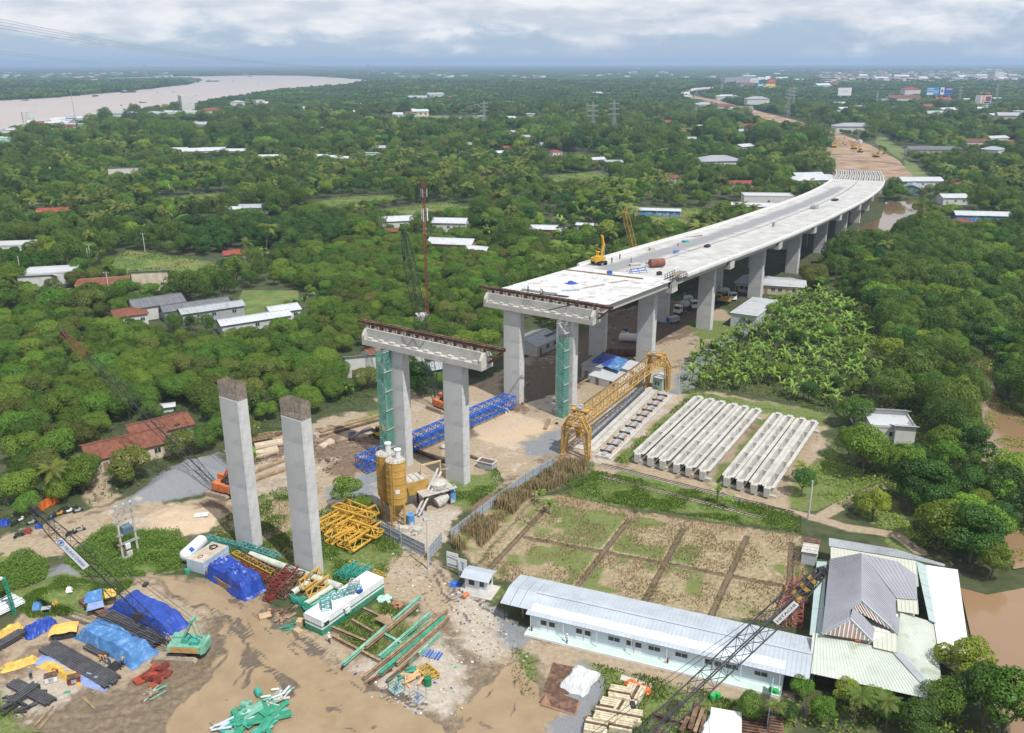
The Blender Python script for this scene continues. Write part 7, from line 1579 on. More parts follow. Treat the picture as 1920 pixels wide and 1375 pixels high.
# open bay at the left end under the same roof
for q in range(3):
    x0 = -L/2-4.4+4.3*q/3; x1 = -L/2-4.4+4.3*(q+1)/3-.012
    for s, y0 in ((-1, -k+1.0), (1, k)): mb = MB(); roof_sheet(mb, (x0, y0, 3.12 if s < 0 else 3.0), (x1, y0, 3.12 if s < 0 else 3.0), (x1, s*.02, ridge), (x0, s*.02, ridge), .45, .04, .025); mb.build('roof_sheet', M_OFR, off)
for y in (-k+1.6, k-.5): mb = MB(); mb.box((-L/2-4.0, y, 1.5), (.12, .12, 3.0)); mb.build('post', M_DARK, off)
# guard hut
A, B, C_ = G(873, 1105), G(914, 1114), G(884, 1092); c2_, h_, L2, w2 = foot(A, B, C_); t = thing('guard_hut', 'small white guard hut with a striped metal roof by the gate', 'guard hut', c2_, h_); w2 = max(w2, 2.4)
mb = MB(); mb.box((0, 0, 1.25), (L2, w2, 2.5)); mb.build('wall', M_WHT, t); mb = MB(); mb.box((.2, -.6, .06), (L2+2, w2+1.6, .16)); mb.build('slab', M_CONL, t)
for s in (-1, 1): mb = MB(); roof_sheet(mb, (-L2/2-.5, s*(w2/2+.6), 2.45), (L2/2+.5, s*(w2/2+.6), 2.45), (L2/2+.5, s*.0, 2.95), (-L2/2-.5, s*.0, 2.95), .4, .04, .03); mb.build('roof', M_OFR, t)
mb = MB(); mb.box((L2*.27, -w2/2-.03, 1.1), (.95, .05, 2.0)); dr = mb.build('door', M_DOOR, t); mb = MB(); mb.box((L2*.27, -w2/2-.07, 1.6), (.7, .04, .9)); mb.build('window', M_GLASS, dr)
for x, y, a, b in ((-L2*.2, -w2/2-.03, .9, .05), (L2/2+.03, .1, .05, .9)): mb = MB(); mb.box((x, y, 1.6), (a, b, .9)); mb.build('window', M_GLASS, t)
for i, (u, v, W_, H_, lb) in enumerate(((849, 1076, 2.1, 2.6, 'large white notice board with a landscape picture by the gate'), (868, 1084, 1.5, 2.2, 'smaller white notice board with a blue figure beside the hut'))):
    t = thing('notice_board', lb, 'notice board', G(u, v), head(G(840, 1075), G(870, 1084)), 'boards at the gate')
    for x in (-W_/2+.05, W_/2-.05): mb = MB(); mb.box((x, .06, (H_+1.2)/2), (.08, .08, H_+1.2)); mb.build('post', M_GRY, t)
    mb = MB(); mb.box((0, 0, 1.2+H_/2), (W_, .06, H_)); bd = mb.build('board', M_WHT, t); mb = MB()
    if i == 0: mb.box((0, -.036, 2.75), (W_*.92, .01, .22), tilt=(0, .12)); mb.box((0, -.036, 1.55), (W_*.9, .01, .35)); mb.box((.2, -.036, 3.2), (W_*.6, .01, .1))
    else: mb.box((0, -.036, 2.2), (.3, .01, 1.0)); mb.box((0, -.036, 2.75), (.7, .01, .18), tilt=(0, .2)); mb.box((.1, -.036, 1.6), (.5, .01, .2))
    mb.build('print', mat('board_print', (.20, .27, .36), var=.4, scale=2), bd)
tarp('net_heap', (845, 1094), (862, 1098), 1.6, .5, M_BLU, 'heap of blue net beside the guard hut', None, .9, 'net', 8, 6); mb = MB(); mb.tube((0, 0, .35), (1.2, 0, .35), .35, n=12, caps=False); mb.tube((0, 0, .35), (1.2, 0, .35), .29, n=12); solo('pipe_piece', mb, mat('terracotta', (.50, .16, .07), var=.12), 'orange clay coloured pipe piece in front of the guard hut', 'pipe', G(868, 1124), 1.0)
# house by the pond: roofs as planes in space over plain walls
hs = thing('pond_house', 'large house with violet grey ridged roof ringed by pale green and white metal roofs', 'house', G(1640, 1200)); o0 = G(1640, 1200)
M_RV = mat('roof_violet', (.27, .275, .31), var=.06, scale=.4, rough=.5); M_RGR = mat('roof_pale_green', (.43, .47, .425), var=.08, scale=.3, rough=.5, col2=(.32, .35, .29), w2=.22, s2=.25); M_RW2 = mat('roof_bright_white', (.62, .63, .64), var=.04, scale=.3, rough=.4); M_RAQ = mat('roof_aqua', (.33, .41, .41), var=.06, scale=.3)
def rp(pts, m, rib=.45, name='roof'):
    """quad a,b along the eave then c,d along the top (photo u,v plus height)"""
    q = [G(u, v, z)-o0 for u, v, z in pts]; mb = MB()
    if len(q) == 4: roof_sheet(mb, q[0], q[1], q[2], q[3], rib, .06, .03)
    else: mb.slab(q, .06)
    return mb.build(name, m, hs)
rp([(1517.5, 1262, 3.1), (1746, 1311.5, 3.1), (1679, 1221, 4.3), (1524, 1186, 4.3)], M_RGR); rp([(1768, 1299, 3.1), (1752, 1169, 3.1), (1688, 1148, 4.25), (1681, 1219, 4.25)], M_RGR); rp([(1746, 1311.5, 3.14), (1768, 1299, 3.14), (1681, 1219, 4.32)], M_RAQ)
a = [G(1679, 1221, 4.4)-o0, G(1757, 1306, 3.25)-o0]; mb = MB(); mb.beam(a[0], a[1], 1.0, .08); mb.build('ridge_cap', M_ROOFG, hs)
rp([(1819, 1233, 2.7), (1795.7, 1069, 2.7), (1735.5, 1060, 3.3), (1758.6, 1213, 3.3)], M_RW2, 1.2); rp([(1755, 1169, 3.5), (1735, 1060, 3.5), (1718, 1053, 3.6), (1742, 1163, 3.6)], M_RAQ, 3); rp([(1554.7, 1024, 3.3), (1715, 1050, 3.3), (1680, 1030, 3.5), (1554.7, 1008.7, 3.5)], M_ROOFG); rp([(1715, 1050, 3.3), (1771, 1062, 3.2), (1771, 1058, 3.3), (1680, 1030, 3.5)], M_ROOFG)
rp([(1558, 1070, 3.9), (1722, 1100, 3.9), (1717, 1052, 4.1), (1558, 1026, 4.1)], mat('roof_cream', (.44, .455, .39), var=.05, scale=.3), .5); rp([(1518, 1191, 3.4), (1531.5, 1053, 3.4), (1550, 1054, 3.7), (1541, 1191, 3.7)], M_RAQ, 6)
rz_ = 7.8; ez = 5.0
rp([(1541, 1188, ez), (1556, 1049, ez), (1615, 1038, rz_), (1615, 1126, rz_)], M_RV, .5); rp([(1681, 1187, ez), (1679, 1117, ez), (1615, 1038, rz_), (1615, 1126, rz_)], M_RV, .5); rp([(1720, 1125, ez), (1682, 1122, ez), (1619, 1039, rz_-.1), (1683, 1053, rz_-.4)], M_RV, .35); rp([(1720, 1125, ez-.05), (1718, 1078, ez-.05), (1683, 1053, rz_-.45)], M_RV); rp([(1541.5, 1189, ez+.05), (1594, 1161, 6.9), (1594, 1140, 6.95), (1570, 1152, 6.1)], M_RV, .5); rp([(1636, 1203, ez), (1640, 1180, ez), (1600, 1135, 6.9), (1594, 1161, 6.9)], M_RV, .5); rp([(1683, 1190, ez), (1687, 1158, ez), (1655, 1152, 5.8), (1660, 1168, 5.8)], M_RV, .5)
for gq in (((1594, 1161, 6.8), (1541, 1189, ez-.1), (1636, 1203, ez-.1)), ((1615, 1126, 7.7), (1594, 1139, 6.8), (1681, 1187, ez-.1))):
    q = [G(*p)-o0 for p in gq]; mb = MB(); mb.slab(q, .1) if False else mb.add(q, [(0, 1, 2)]); gb = mb.build('gable', mat('gable_boards', (.23, .17, .15), var=.15), hs); mb = MB(); n_ = (q[1]-q[0]).cross(q[2]-q[0]).normalized(); n_ = n_ if n_.y < 0 else -n_
    for i in range(1, 12):
        f = i/12; b = q[1].lerp(q[2], f); tq = (q[0]-b); s_ = min(1, (f/max(.01, (q[0]-q[1]).length/(q[2]-q[1]).length)) if f < .5 else 2*(1-f)); top = q[1].lerp(q[0], min(1, f*2)) if f < .5 else q[2].lerp(q[0], min(1, (1-f)*2)); mb.beam(b+n_*.05, top+n_*.05, .16, .08)
    mb.build('batten', mat('batten_pale', (.50, .46, .44), var=.1), gb); mb = MB(); mb.beam(q[0], q[1], .35, .2); mb.beam(q[0], q[2], .35, .2); mb.build('barge_board', M_RAQ, gb)
rp([(1562, 1190, 4.6), (1613, 1204, 4.6), (1613, 1198, 5.0), (1562, 1183, 5.0)], mat('orange_fascia', (.50, .16, .06), var=.1), 9, 'fascia'); rp([(1638, 1214, 4.5), (1682, 1224, 4.5), (1682, 1190, 4.9), (1636, 1180, 4.9)], mat('roof_cream', (.44, .455, .39)), .5); rp([(1684, 1146, 4.5), (1722, 1152, 4.5), (1720, 1124, 4.9), (1682, 1118, 4.9)], mat('roof_cream', (.44, .455, .39)), .5)
mb = MB(); mb.prism([tuple(G(u, v, 3)-o0)[:2] for u, v in ((1556, 1060), (1545, 1190), (1680, 1218), (1716, 1150), (1716, 1075))], -.1, 3.9); mb.prism([tuple(G(u, v, 5)-o0)[:2] for u, v in ((1560, 1060), (1548, 1180), (1640, 1198), (1678, 1180), (1676, 1122), (1714, 1122), (1710, 1068))], 3.95, 4.85); mb.build('wall', M_PLAST, hs)
mb = MB(); mb.prism([tuple(G(u, v, 3)-o0)[:2] for u, v in ((1738, 1066), (1760, 1205), (1812, 1225), (1790, 1074))], -.1, 2.6); mb.build('wall', M_SHEDW, hs)
for f in np.linspace(.03, .97, 5): p = G(1520, 1258, 3.0).lerp(G(1742, 1305, 3.0), f)-o0; mb = MB(); mb.box((p.x, p.y+.3, 1.5), (.12, .12, 3.0)); mb.build('post', M_GRY, hs)
t = shed('outhouse', G(1518, 1046), head(G(1510, 1060), G(1520, 1020)), 4.6, 2.2, 2.1, 'narrow outhouse with a rusty and grey roof by the ditch end', roof='mono', pitch=.05, rm=M_CEM, doors=0, wins=1, over=.15); mb = MB(); mb.box((1.6, 0, 2.35), (1.6, 2.5, .06)); mb.build('roof', M_RUST, t)
for i, (p, q, lb) in enumerate((((1463, 1175), (1487, 1105), 'red lattice boom piece lying left behind the site office'), ((1494, 1178), (1498, 1095), 'red lattice boom piece lying right behind the site office'))): lat(p, q, 1.4, 1.1, 9, .08, mat('boom_pink', (.30, .09, .07), var=.2), lb, grp='red boom pieces behind the office')
scrap((1507, 1128), 7, 1.0, [mat('hook_rust', (.36, .20, .09), var=.2)], 'rusty yellow hook block lying behind the office', 'hook_block', 'hook block', (.6, 1.4), (.4, .7), (.2, .5), .5)
# foreground crane boom reaching in from below
crp = G(1078, 1506); tb, fl, d, Lb = crawler_crane(crp, None, G(1541, 1072, 27.5), 'dark lattice crane boom reaching over the office roof from below', M_CRANEO, '', mat('boom_grey', (.075, .078, .085), var=.2), 1.55, 16, hook=17.5)
boom_sign(tb, fl, d, Lb, .80, .885, .8, 'HITACHI', M_INKD, side=-1, off=.8)
for i in range(6): c_ = fl+d*Lb*(.90+.016*i); mb = MB(); mb.beam(c_-d*.22, c_+d*.22, .8, .8); mb.build('striped_sleeve', M_YSTR if i % 2 == 0 else M_DARK, tb)
# things in the lower right yard
def plate(q, m, lb, z=.1, th=.08, nm='steel_plate', cat='steel plate', grp='rusty plates in the weeds'):
    P = [G(u, v, z) for u, v in q]; c = sum(P, Vector())/len(P); mb = MB(); mb.slab([p-c+Vector((0, 0, rnd.uniform(0, .05))) for p in P], th); return solo(nm, mb, m, lb, cat, at(c, .05))
plate(((1018, 1296), (1037, 1243), (1084, 1252), (1066, 1302)), M_RUST, 'large rusty steel plate left of the white sacks'); plate(((1010, 1316), (1030, 1293), (1086, 1313), (1078, 1338)), M_RUST, 'rusty steel plate in front of the white sacks'); plate(((1012, 1322), (1028, 1296), (1088, 1318), (1080, 1343)), mat('rust_pale', (.24, .14, .09), var=.2), 'second rusty plate under the front one', .02); plate(((1210, 1378), (1230, 1362), (1262, 1380), (1245, 1392)), M_RUST, 'rusty plate at the bottom edge under the boom'); plate(((1165, 1264), (1222, 1281), (1221, 1291), (1163, 1273)), M_CONL, 'long pale concrete slab above the orange cloth', .15, .2, 'concrete_slab', 'slab', None); plate(((1093, 1345), (1105, 1340), (1117, 1352), (1105, 1362)), M_RUST, 'small rusty plate in the gravel left of the sleeper stacks')
tarp('white_bundle', (1070, 1300), (1105, 1256), 3.6, .7, mat('plastic_white', (.46, .48, .50), var=.1), 'white plastic covered pipe bundle between rusty plates', None, .45, 'bundle', 14, 14, .8)
for i, (u, v, a, n_) in enumerate(((1162, 1313, -.28, 4), (1188, 1308, 1.1, 3), (1145, 1332, -.28, 3), (1135, 1355, -.28, 4), (1172, 1335, 1.1, 3), (1118, 1372, -.28, 3), (1182, 1352, -.28, 3), (1165, 1368, -.28, 3))):
    t = thing('sleeper_stack', 'stack of pale worn sleepers, %s' % ['topmost one nearest the office path', 'short one by the orange cloth', 'second down on the left', 'third down on the left', 'under the boom in the middle', 'at the bottom left edge', 'lower right one under the boom', 'at the bottom edge under the boom'][i], 'sleeper stack', at(G(u, v)), a, 'stacks of sleepers')
    for z in range(n_):
        for y in range(6):
            mb = MB(); L3 = 2.7; mb.box((rnd.uniform(-.08, .08), -.95+y*.38, .2+z*.33), (L3, .31, .28))
            mb.build('sleeper', mat('sleeper_pale', (.50, .45, .33), var=.2, scale=1.5, col2=(.30, .20, .10), w2=.3, s2=2) if (z+y+i) % 5 else M_RUST, t)
for i, (p, q, w_, m_) in enumerate((((1293, 1375), (1309, 1322), .6, M_RUST), ((1302, 1380), (1318, 1335), .45, M_WOOD), ((1275, 1378), (1290, 1352), .5, M_RUST), ((1222, 1344), (1280, 1362), .4, M_RUST), ((1312, 1382), (1322, 1348), .4, M_RUST))): A, B = G(*p), G(*q); mb = MB(); mb.ibeam((0, 0, .4), ((B-A).length, 0, .4), w_, .55, .07); solo('steel_beam', mb, m_, 'rusty beam lying in the weeds %s' % ['under the long grass tuft', 'second from the tuft', 'left of the tuft at the bottom', 'crosswise under the boom', 'nearest the white panels'][i], 'beam', at(A), head(A, B), 'rusty beams in the weeds')
t = thing('panel_stack', 'stack of white insulation panels at the bottom edge', 'panel stack', at(G(1360, 1366)), -.25)
for z in range(5): mb = MB(); [mb.box((sx*.93, sy*1.15, .12+z*.17), (1.84, 2.28, .15)) for sx in (-1, 1) for sy in (-1, 1)]; mb.build('panel', M_RW2, t)
tarp('white_bundle', (1318, 1390), (1340, 1345), 1.5, .8, mat('plastic_pale', (.55, .60, .66), var=.1), 'pale plastic wrapped roll beside the white panels', None, .7, 'bundle', 8, 6)
t = thing('steel_grid', 'rusty steel formwork grid in the bottom right corner of the yard', 'steel grid', at(G(1422, 1366)), -.22)
for i in range(8): mb = MB(); mb.beam((-2.8, -1.8+i*.5, .5), (2.8, -1.8+i*.5, .5), .2, .3); mb.build('bar', M_RUST, t)
for x in (-2.8, 0, 2.8): mb = MB(); mb.beam((x, -2.0, .35), (x, 2.0, .35), .25, .3); mb.build('frame', M_RUST, t)
for i, (u, v) in enumerate(((1336, 1312), (1346, 1309), (1446, 1300), (1454, 1303))): barrel(at(G(u, v)), .35, .8, mat('bin_green', (.02, .35, .08), var=.1), 'green plastic drum %s' % ['at the path end, left one', 'at the path end, right one', 'under the office eave, left one', 'under the office eave, right one'][i], 'green plastic drums')
A, B = G(1437, 1375), G(1447, 1300); t = thing('sheet_wall', 'blue grey sheet wall at the end of the office porch', 'wall', A, head(A, B)); L3 = (B-A).length
for q in range(4): mb = MB(); mb.box((L3*(q+.5)/4, 0, 1.2), (L3/4-.03, .08, 2.4)); mb.build('panel', mat('wall_blue_grey', (.25, .32, .40), var=.1), t)
# trees and palms set by hand
for sp, u, v, sc, lb in (('broad', 1795, 1290, 1.05, 'tall dark tree at the right corner of the house by the pond'), ('broad', 1765, 1352, .85, 'bushy tree in front of the house corner'), ('broad', 1840, 1362, 1.1, 'bright green tree at the pond edge'), ('broad', 1715, 1385, .75, 'low green tree at the bottom edge by the pond'), ('mango', 1655, 1345, .55, 'olive shrub below the pale green roof'), ('broad', 1500, 1315, .48, 'shrub under the right end of the office roof'), ('broad', 1582, 1322, .5, 'shrub below the front eave of the house'), ('mango', 1408, 1345, .5, 'round dark shrub beside the sheet wall'), ('broad', 1475, 1352, .4, 'small green shrub right of the sheet wall'), ('broad', 1540, 1358, .5, 'tree below the house veranda'), ('broad', 1880, 1385, 1.3, 'tree at the bottom right corner'),
        ('mango', 250, 905, 1.05, 'olive tree in front of the red tiled house'), ('mango', 140, 925, .9, 'dark tree right of the near palm'), ('mango', 160, 900, .8, 'dark tree behind the near palm'), ('broad', 652, 955, .85, 'acacia like bush behind the yellow lattice heap'), ('broad', 680, 970, .6, 'low bush between the lattice heap and the silo'), ('mango', 342, 860, .9, 'tree right of the red tiled house'), ('broad', 1502, 930, .7, 'bush by the last girder'), ('mango', 1600, 800, 1.1, 'dense tree left of the small house in the wood')):
    p = G(u, v); tr = put_tree(sp, p.x, p.y, sc, rnd.random()*6, lb, None, rnd.randrange(6))
    if 'group' in tr.keys(): del tr['group']
for u, v, k, sc, lb in ((108, 938, 0, .80, 'coconut palm standing alone behind the parked motorbikes'), (1600, 1362, 1, .55, 'coconut palm at the bottom edge left of the pond'), (1660, 1372, 2, .5, 'low palm right of the bottom edge palm'), (1440, 1378, 3, .4, 'low dry palm beside the rusty grid'), (1495, 905, 1, .45, 'palm like plant at the end of the last girder'), (1640, 745, 2, .75, 'coconut palm above the small house in the wood'), (1660, 505, 3, .95, 'coconut palm beside the brown pond past the viaduct')):
    p = G(u, v); q = palm(p.x, p.y, sc, rnd.random()*6, k, lb, None); q.pop('group', None) if hasattr(q, 'pop') else None
for i, (u, v) in enumerate(((1010, 945), (1030, 965), (1344, 945), (1365, 955), (600, 770), (655, 745), (480, 870), (860, 705))): p = G(u, v); banana(p.x, p.y, .8+.1*(i % 3), i, i % 5, 'banana plant %s' % ['by the ditch corner', 'second by the ditch corner', 'on the weedy strip before the girders', 'second on the weedy strip', 'behind the right bare column', 'at the orchard edge by the excavator', 'between the bare columns', 'by the tent left of the pier'][i], None, True)
# houses on the plain, towers, boards, river traffic
M_CREAM = mat('cream_wall', (.50, .44, .34)); M_WALLW = mat('white_wall', (.50, .50, .485), var=.08, scale=.5); M_TEALW = mat('aqua_wall', (.38, .58, .55), var=.08); M_BRICK = mat('brick_wall', (.34, .17, .10), var=.2, scale=1.2)
RM = {'g': M_ROOFG, 'w': M_ROOFW, 'd': M_ROOFD, 't': M_TILE, 'r': M_ROOFR, 'v': M_RV}
def Hs(u, v, L, w, h, a, ro, r, lab, wm=None, name='house', pitch=.32, **k):
    p = G(u, v); return shed(name, p, math.radians(a), L, w, h, lab, cat='house', roof=ro, rm=RM[r], wm=wm or M_WALLW, pitch=pitch, rib=k.pop('rib', 1.2), **k)
hl = [(100, 528, 17, 11, 4.2, 15, 'flat', 'w', 'big white flat roofed house at the upper left of the orchard', None), (72, 540, 11, 7, 3.0, 15, 'mono', 'w', 'low white roofed wing with an open front beside the big white house', None), (196, 545, 17, 10, 3.2, 18, 'flat', 't', 'unfinished roofless brick house behind the white house with red roof', M_BRICK), (288, 540, 12, 9, 4.2, 12, 'mono', 'g', 'plain grey white house right of the brick shell', M_CREAM),
      (296, 590, 15, 10, 4.4, 35, 'gable', 'd', 'white house with a grey and orange roof above the orchard', None), (246, 606, 9, 9, 3.6, 30, 'hip', 't', 'red tiled porch end of the white house above the orchard', None), (368, 592, 20, 7, 3.6, 33, 'gable', 'd', 'long dark grey roofed shed right of the white house', M_GRY), (398, 596, 19, 6, 3.4, 33, 'gable', 'g', 'pale grey roofed shed beside the dark one', M_GRY), (478, 615, 21, 6, 3.2, 33, 'gable', 'w', 'long narrow white roofed barn in the orchard', M_SHEDW), (531, 598, 9, 7, 3.4, 33, 'gable', 'w', 'pale end shed behind the long white barn', M_WALLW),
      (442, 497, 8, 8, 5.0, 20, 'hip', 'r', 'small kiosk with a pointed red roof', M_GRY), (25, 475, 18, 10, 4.0, 10, 'flat', 'w', 'white flat house at the left picture edge', None), (103, 408, 15, 9, 3.6, 10, 'gable', 'r', 'red roofed house alone in the trees on the left', None), (316, 770, 2.4, 2, 1.4, 20, 'gable', 'w', 'tiny white shrine roof among the orchard trees', None),
      (238, 858, 15, 9, 3.2, 38, 'gable', 't', 'old red tiled house at the gravel heap', M_CREAM), (300, 822, 12, 8, 3.2, 38, 'gable', 't', 'rear wing of the old red tiled house', M_CREAM), (165, 876, 4, 3, 2.4, 38, 'mono', 'w', 'small pale lean to at the left of the old tiled house', None), (690, 695, 12, 9, 2.8, 15, 'mono', 'g', 'pale metal roofed hut left of the netted stair tower', None), (715, 680, 9, 7, 3.4, 40, 'gable', 't', 'tiled roof behind the netted stair tower', None), (768, 687, 7, 5, 2.6, 20, 'mono', 'g', 'pale metal roof seen between the pier columns', None),
      (822, 700, 7, 6, 2.4, 30, 'gable', 'g', 'pale tent like shed with green curtains behind the pier', mat('green_curtain', (.05, .12, .11))), (792, 612, 3.2, 3, 3.4, 20, 'flat', 'w', 'small white equipment hut at the foot of the mast', None), (1002, 655, 11, 9, 3.2, 55, 'gable', 'g', 'grey roofed house behind the first deck pier', None), (1024, 645, 8, 5, 2.4, 55, 'mono', 'd', 'dark lean to with rusty strips beside the grey roofed house', None), (848, 470, 19, 10, 3.8, -12, 'gable', 'w', 'white roofed house with a brick side right of the mast', M_BRICK), (898, 480, 10, 6, 3.2, -25, 'gable', 'w', 'white roofed annexe right of the brick sided house', None),
      (750, 428, 19, 10, 4.4, 15, 'gable', 'w', 'white roofed house left of the mast', None), (845, 432, 16, 10, 4.4, -8, 'gable', 'w', 'long white house right behind the mast', None), (735, 445, 8, 6, 3.2, 10, 'gable', 't', 'small brown roofed shed below the white house', M_BRICK), (1020, 440, 12, 8, 3.2, -10, 'gable', 'w', 'rusty white roofed house by the field', M_BRICK), (1050, 440, 6, 5, 2.6, 30, 'mono', 'g', 'small grey hut with an orange awning', None), (1105, 432, 12, 4, 2.8, -15, 'gable', 'w', 'narrow pale roof behind the field', None), (1228, 404, 26, 5, 3.0, -12, 'gable', 'w', 'long thin white roofed building at the wet field', M_TANKB),
      (600, 300, 14, 8, 3.4, -8, 'gable', 'w', 'first of a row of white farm roofs', None), (625, 302, 14, 8, 3.4, -8, 'gable', 'w', 'second of a row of white farm roofs', None), (650, 304, 16, 8, 3.4, -8, 'gable', 'w', 'third of a row of white farm roofs', M_TEALW), (512, 301, 22, 9, 3.4, 10, 'gable', 'w', 'white farm roof left of the row', None), (240, 330, 24, 10, 3.2, 15, 'mono', 'w', 'white metal roof alone in the left woods', None), (440, 402, 8, 6, 3.2, 0, 'gable', 'w', 'small white house by the left meadow', None), (478, 400, 15, 8, 3.6, 5, 'gable', 'g', 'grey white house by the left meadow', None),
      (338, 287, 14, 8, 3.6, 10, 'gable', 'w', 'white house with a brown gable on the far left', M_BRICK), (372, 292, 26, 14, 4.4, 20, 'gable', 'w', 'large white barn on the far left', None), (402, 290, 20, 12, 4.4, 5, 'gable', 'w', 'white barn right of the large one', None), (445, 291, 18, 10, 4, 0, 'gable', 'w', 'white shed right of the barns', None), (1437, 386, 27, 12, 6.0, -6, 'flat', 'w', 'big white box building behind the viaduct', M_WALLW), (1432, 396, 34, 8, 3.2, -8, 'gable', 'w', 'low white roof in front of the white box building', None), (1440, 405, 14, 6, 3, -10, 'gable', 'r', 'red roof at the left edge of the deck', None), (1470, 402, 12, 6, 3, -10, 'gable', 'r', 'second red roof at the left edge of the deck', None),
      (1528, 348, 34, 16, 4.5, 10, 'hip', 'w', 'white house with wide metal roofs by the far deck end', None), (1512, 340, 20, 12, 4, 10, 'gable', 'w', 'pale roofed wing of the house by the far deck end', None), (1345, 312, 34, 22, 5, 10, 'hip', 'v', 'large grey hipped roof house in the woods', None), (1252, 345, 12, 10, 4.2, 20, 'gable', 't', 'orange tiled house in the woods', None), (1270, 343, 8, 6, 3.2, 60, 'mono', 'w', 'white lean to beside the orange tiled house', None), (1388, 352, 16, 8, 3.2, 5, 'gable', 'r', 'dull red roof house in the palms', None), (1042, 293, 9, 8, 4, 20, 'hip', 'r', 'small red roof in the far woods', None), (1118, 308, 12, 9, 4, 20, 'gable', 'w', 'white gabled house in the far woods', None), (1150, 312, 14, 9, 3.4, 0, 'gable', 'g', 'grey roofed house in the far woods', None),
      (1722, 350, 26, 12, 4.2, 0, 'gable', 'w', 'white long house right of the far deck end', None), (1710, 362, 14, 9, 4.2, 60, 'gable', 'g', 'blue white shed right of the far deck end', M_TANKB), (1783, 382, 14, 10, 4, 0, 'gable', 'w', 'white roofed shed on the right', None), (1797, 355, 8, 7, 3.4, 0, 'hip', 't', 'small orange roof on the right', None), (1838, 415, 26, 9, 3.6, -10, 'gable', 'w', 'long pale blue walled house on the right', M_TANKB), (1800, 426, 10, 8, 3, 0, 'hip', 't', 'small coral red roof on the right', None), (1748, 290, 44, 14, 5, -3, 'gable', 'd', 'long dark roofed hall on the right', None), (1860, 293, 18, 16, 6, 40, 'hip', 'g', 'grey pyramid roofed house at the right', None), (1825, 275, 22, 14, 5, 0, 'gable', 't', 'white house with an orange roof at the right', None), (1865, 268, 24, 12, 5, 20, 'gable', 'w', 'white roofed house at the far right', None), (1895, 274, 16, 10, 4, 0, 'hip', 'r', 'red roofed house at the far right', None),
      (1663, 815, 9, 8, 3.2, -10, 'flat', 'w', 'white small flat house in the wood on the right', None), (1645, 795, 11, 4.5, 2.8, -10, 'mono', 'g', 'grey metal roof at the back of the small house in the wood', None), (1690, 828, 4, 4, 3.0, -10, 'mono', 'w', 'bright white roof piece at the right of the small house', None), (1890, 905 , 0, 0, 0, 0, '', '', '', None),
      (355, 212, 26, 20, 27, 35, 'flat', 'w', 'tall white block by the river', None), (350, 218, 60, 34, 7, 10, 'flat', 'w', 'low white hall at the foot of the tall block', None), (397, 218, 36, 22, 9, 5, 'hip', 't', 'cream temple like building with an orange tiered roof', mat('cream_wall', (.5, .44, .34))), (447, 205, 24, 18, 12, 10, 'hip', 'g', 'blue white villa right of the temple', None), (487, 205, 16, 14, 15, 35, 'flat', 'w', 'white tower house right of the villa', None), (288, 222, 34, 20, 7, 8, 'hip', 'g', 'white villa with grey roofs by the river', None), (233, 226, 34, 20, 10, 5, 'hip', 'g', 'tall pale house in the river town', None), (157, 229, 44, 16, 6, 5, 'gable', 'g', 'long blue roofed house in the river town', M_TANKB), (56, 236, 14, 12, 17, 35, 'flat', 'w', 'slim white tower in the river town', None), (8, 274, 22, 16, 8, 5, 'flat', 'w', 'mint green block at the left edge', M_TEALW), (815, 188, 36, 24, 12, 30, 'gable', 'g', 'blue white villa in the far middle', None), (783, 190, 40, 22, 8, 0, 'gable', 'g', 'grey roofed house left of the far villa', None), (845, 188, 24, 18, 6, 0, 'hip', 't', 'orange roofed house right of the far villa', None),
      (1385, 163, 110, 40, 30, 5, 'flat', 'v', 'far dark blue grey hall in the town', M_GRY), (1555, 140, 40, 22, 14, 0, 'flat', 'w', 'far white block in the town', None), (1865, 150, 70, 40, 36, 30, 'flat', 'w', 'tall far white hotel block in the town', None), (1600, 248, 46, 22, 7, -5, 'hip', 'v', 'large violet roofed house beyond the earthworks', None), (1692, 193, 60, 30, 10, 0, 'gable', 't', 'orange roofed group by the billboards', None), (1705, 185, 34, 26, 20, 0, 'hip', 'r', 'white house with a red roof by the billboards', None), (1418, 200, 40, 24, 14, 0, 'hip', 'g', 'pale villa with tiered roofs beyond the woods', None), (1320, 206, 34, 24, 9, 10, 'hip', 'g', 'white roofed house at the earthworks', None), (1378, 206, 60, 14, 5, -8, 'flat', 'd', 'dark unfinished culvert building in the earthworks', None), (1355, 210, 40, 24, 9, 20, 'hip', 't', 'red roofed house beside the dark culvert', None), (1362, 188, 46, 22, 8, 0, 'hip', 'w', 'white roofs above the far road', None)]
for q in hl:
    if q[2]: keep(q[0], q[1], .42*math.hypot(q[2], q[3])+1.5); Hs(*q[:9], wm=q[9], wins=2 if q[2] > 5 else 0, doors=1 if q[2] > 5 else 0, over=.5 if q[2] < 30 else .8)
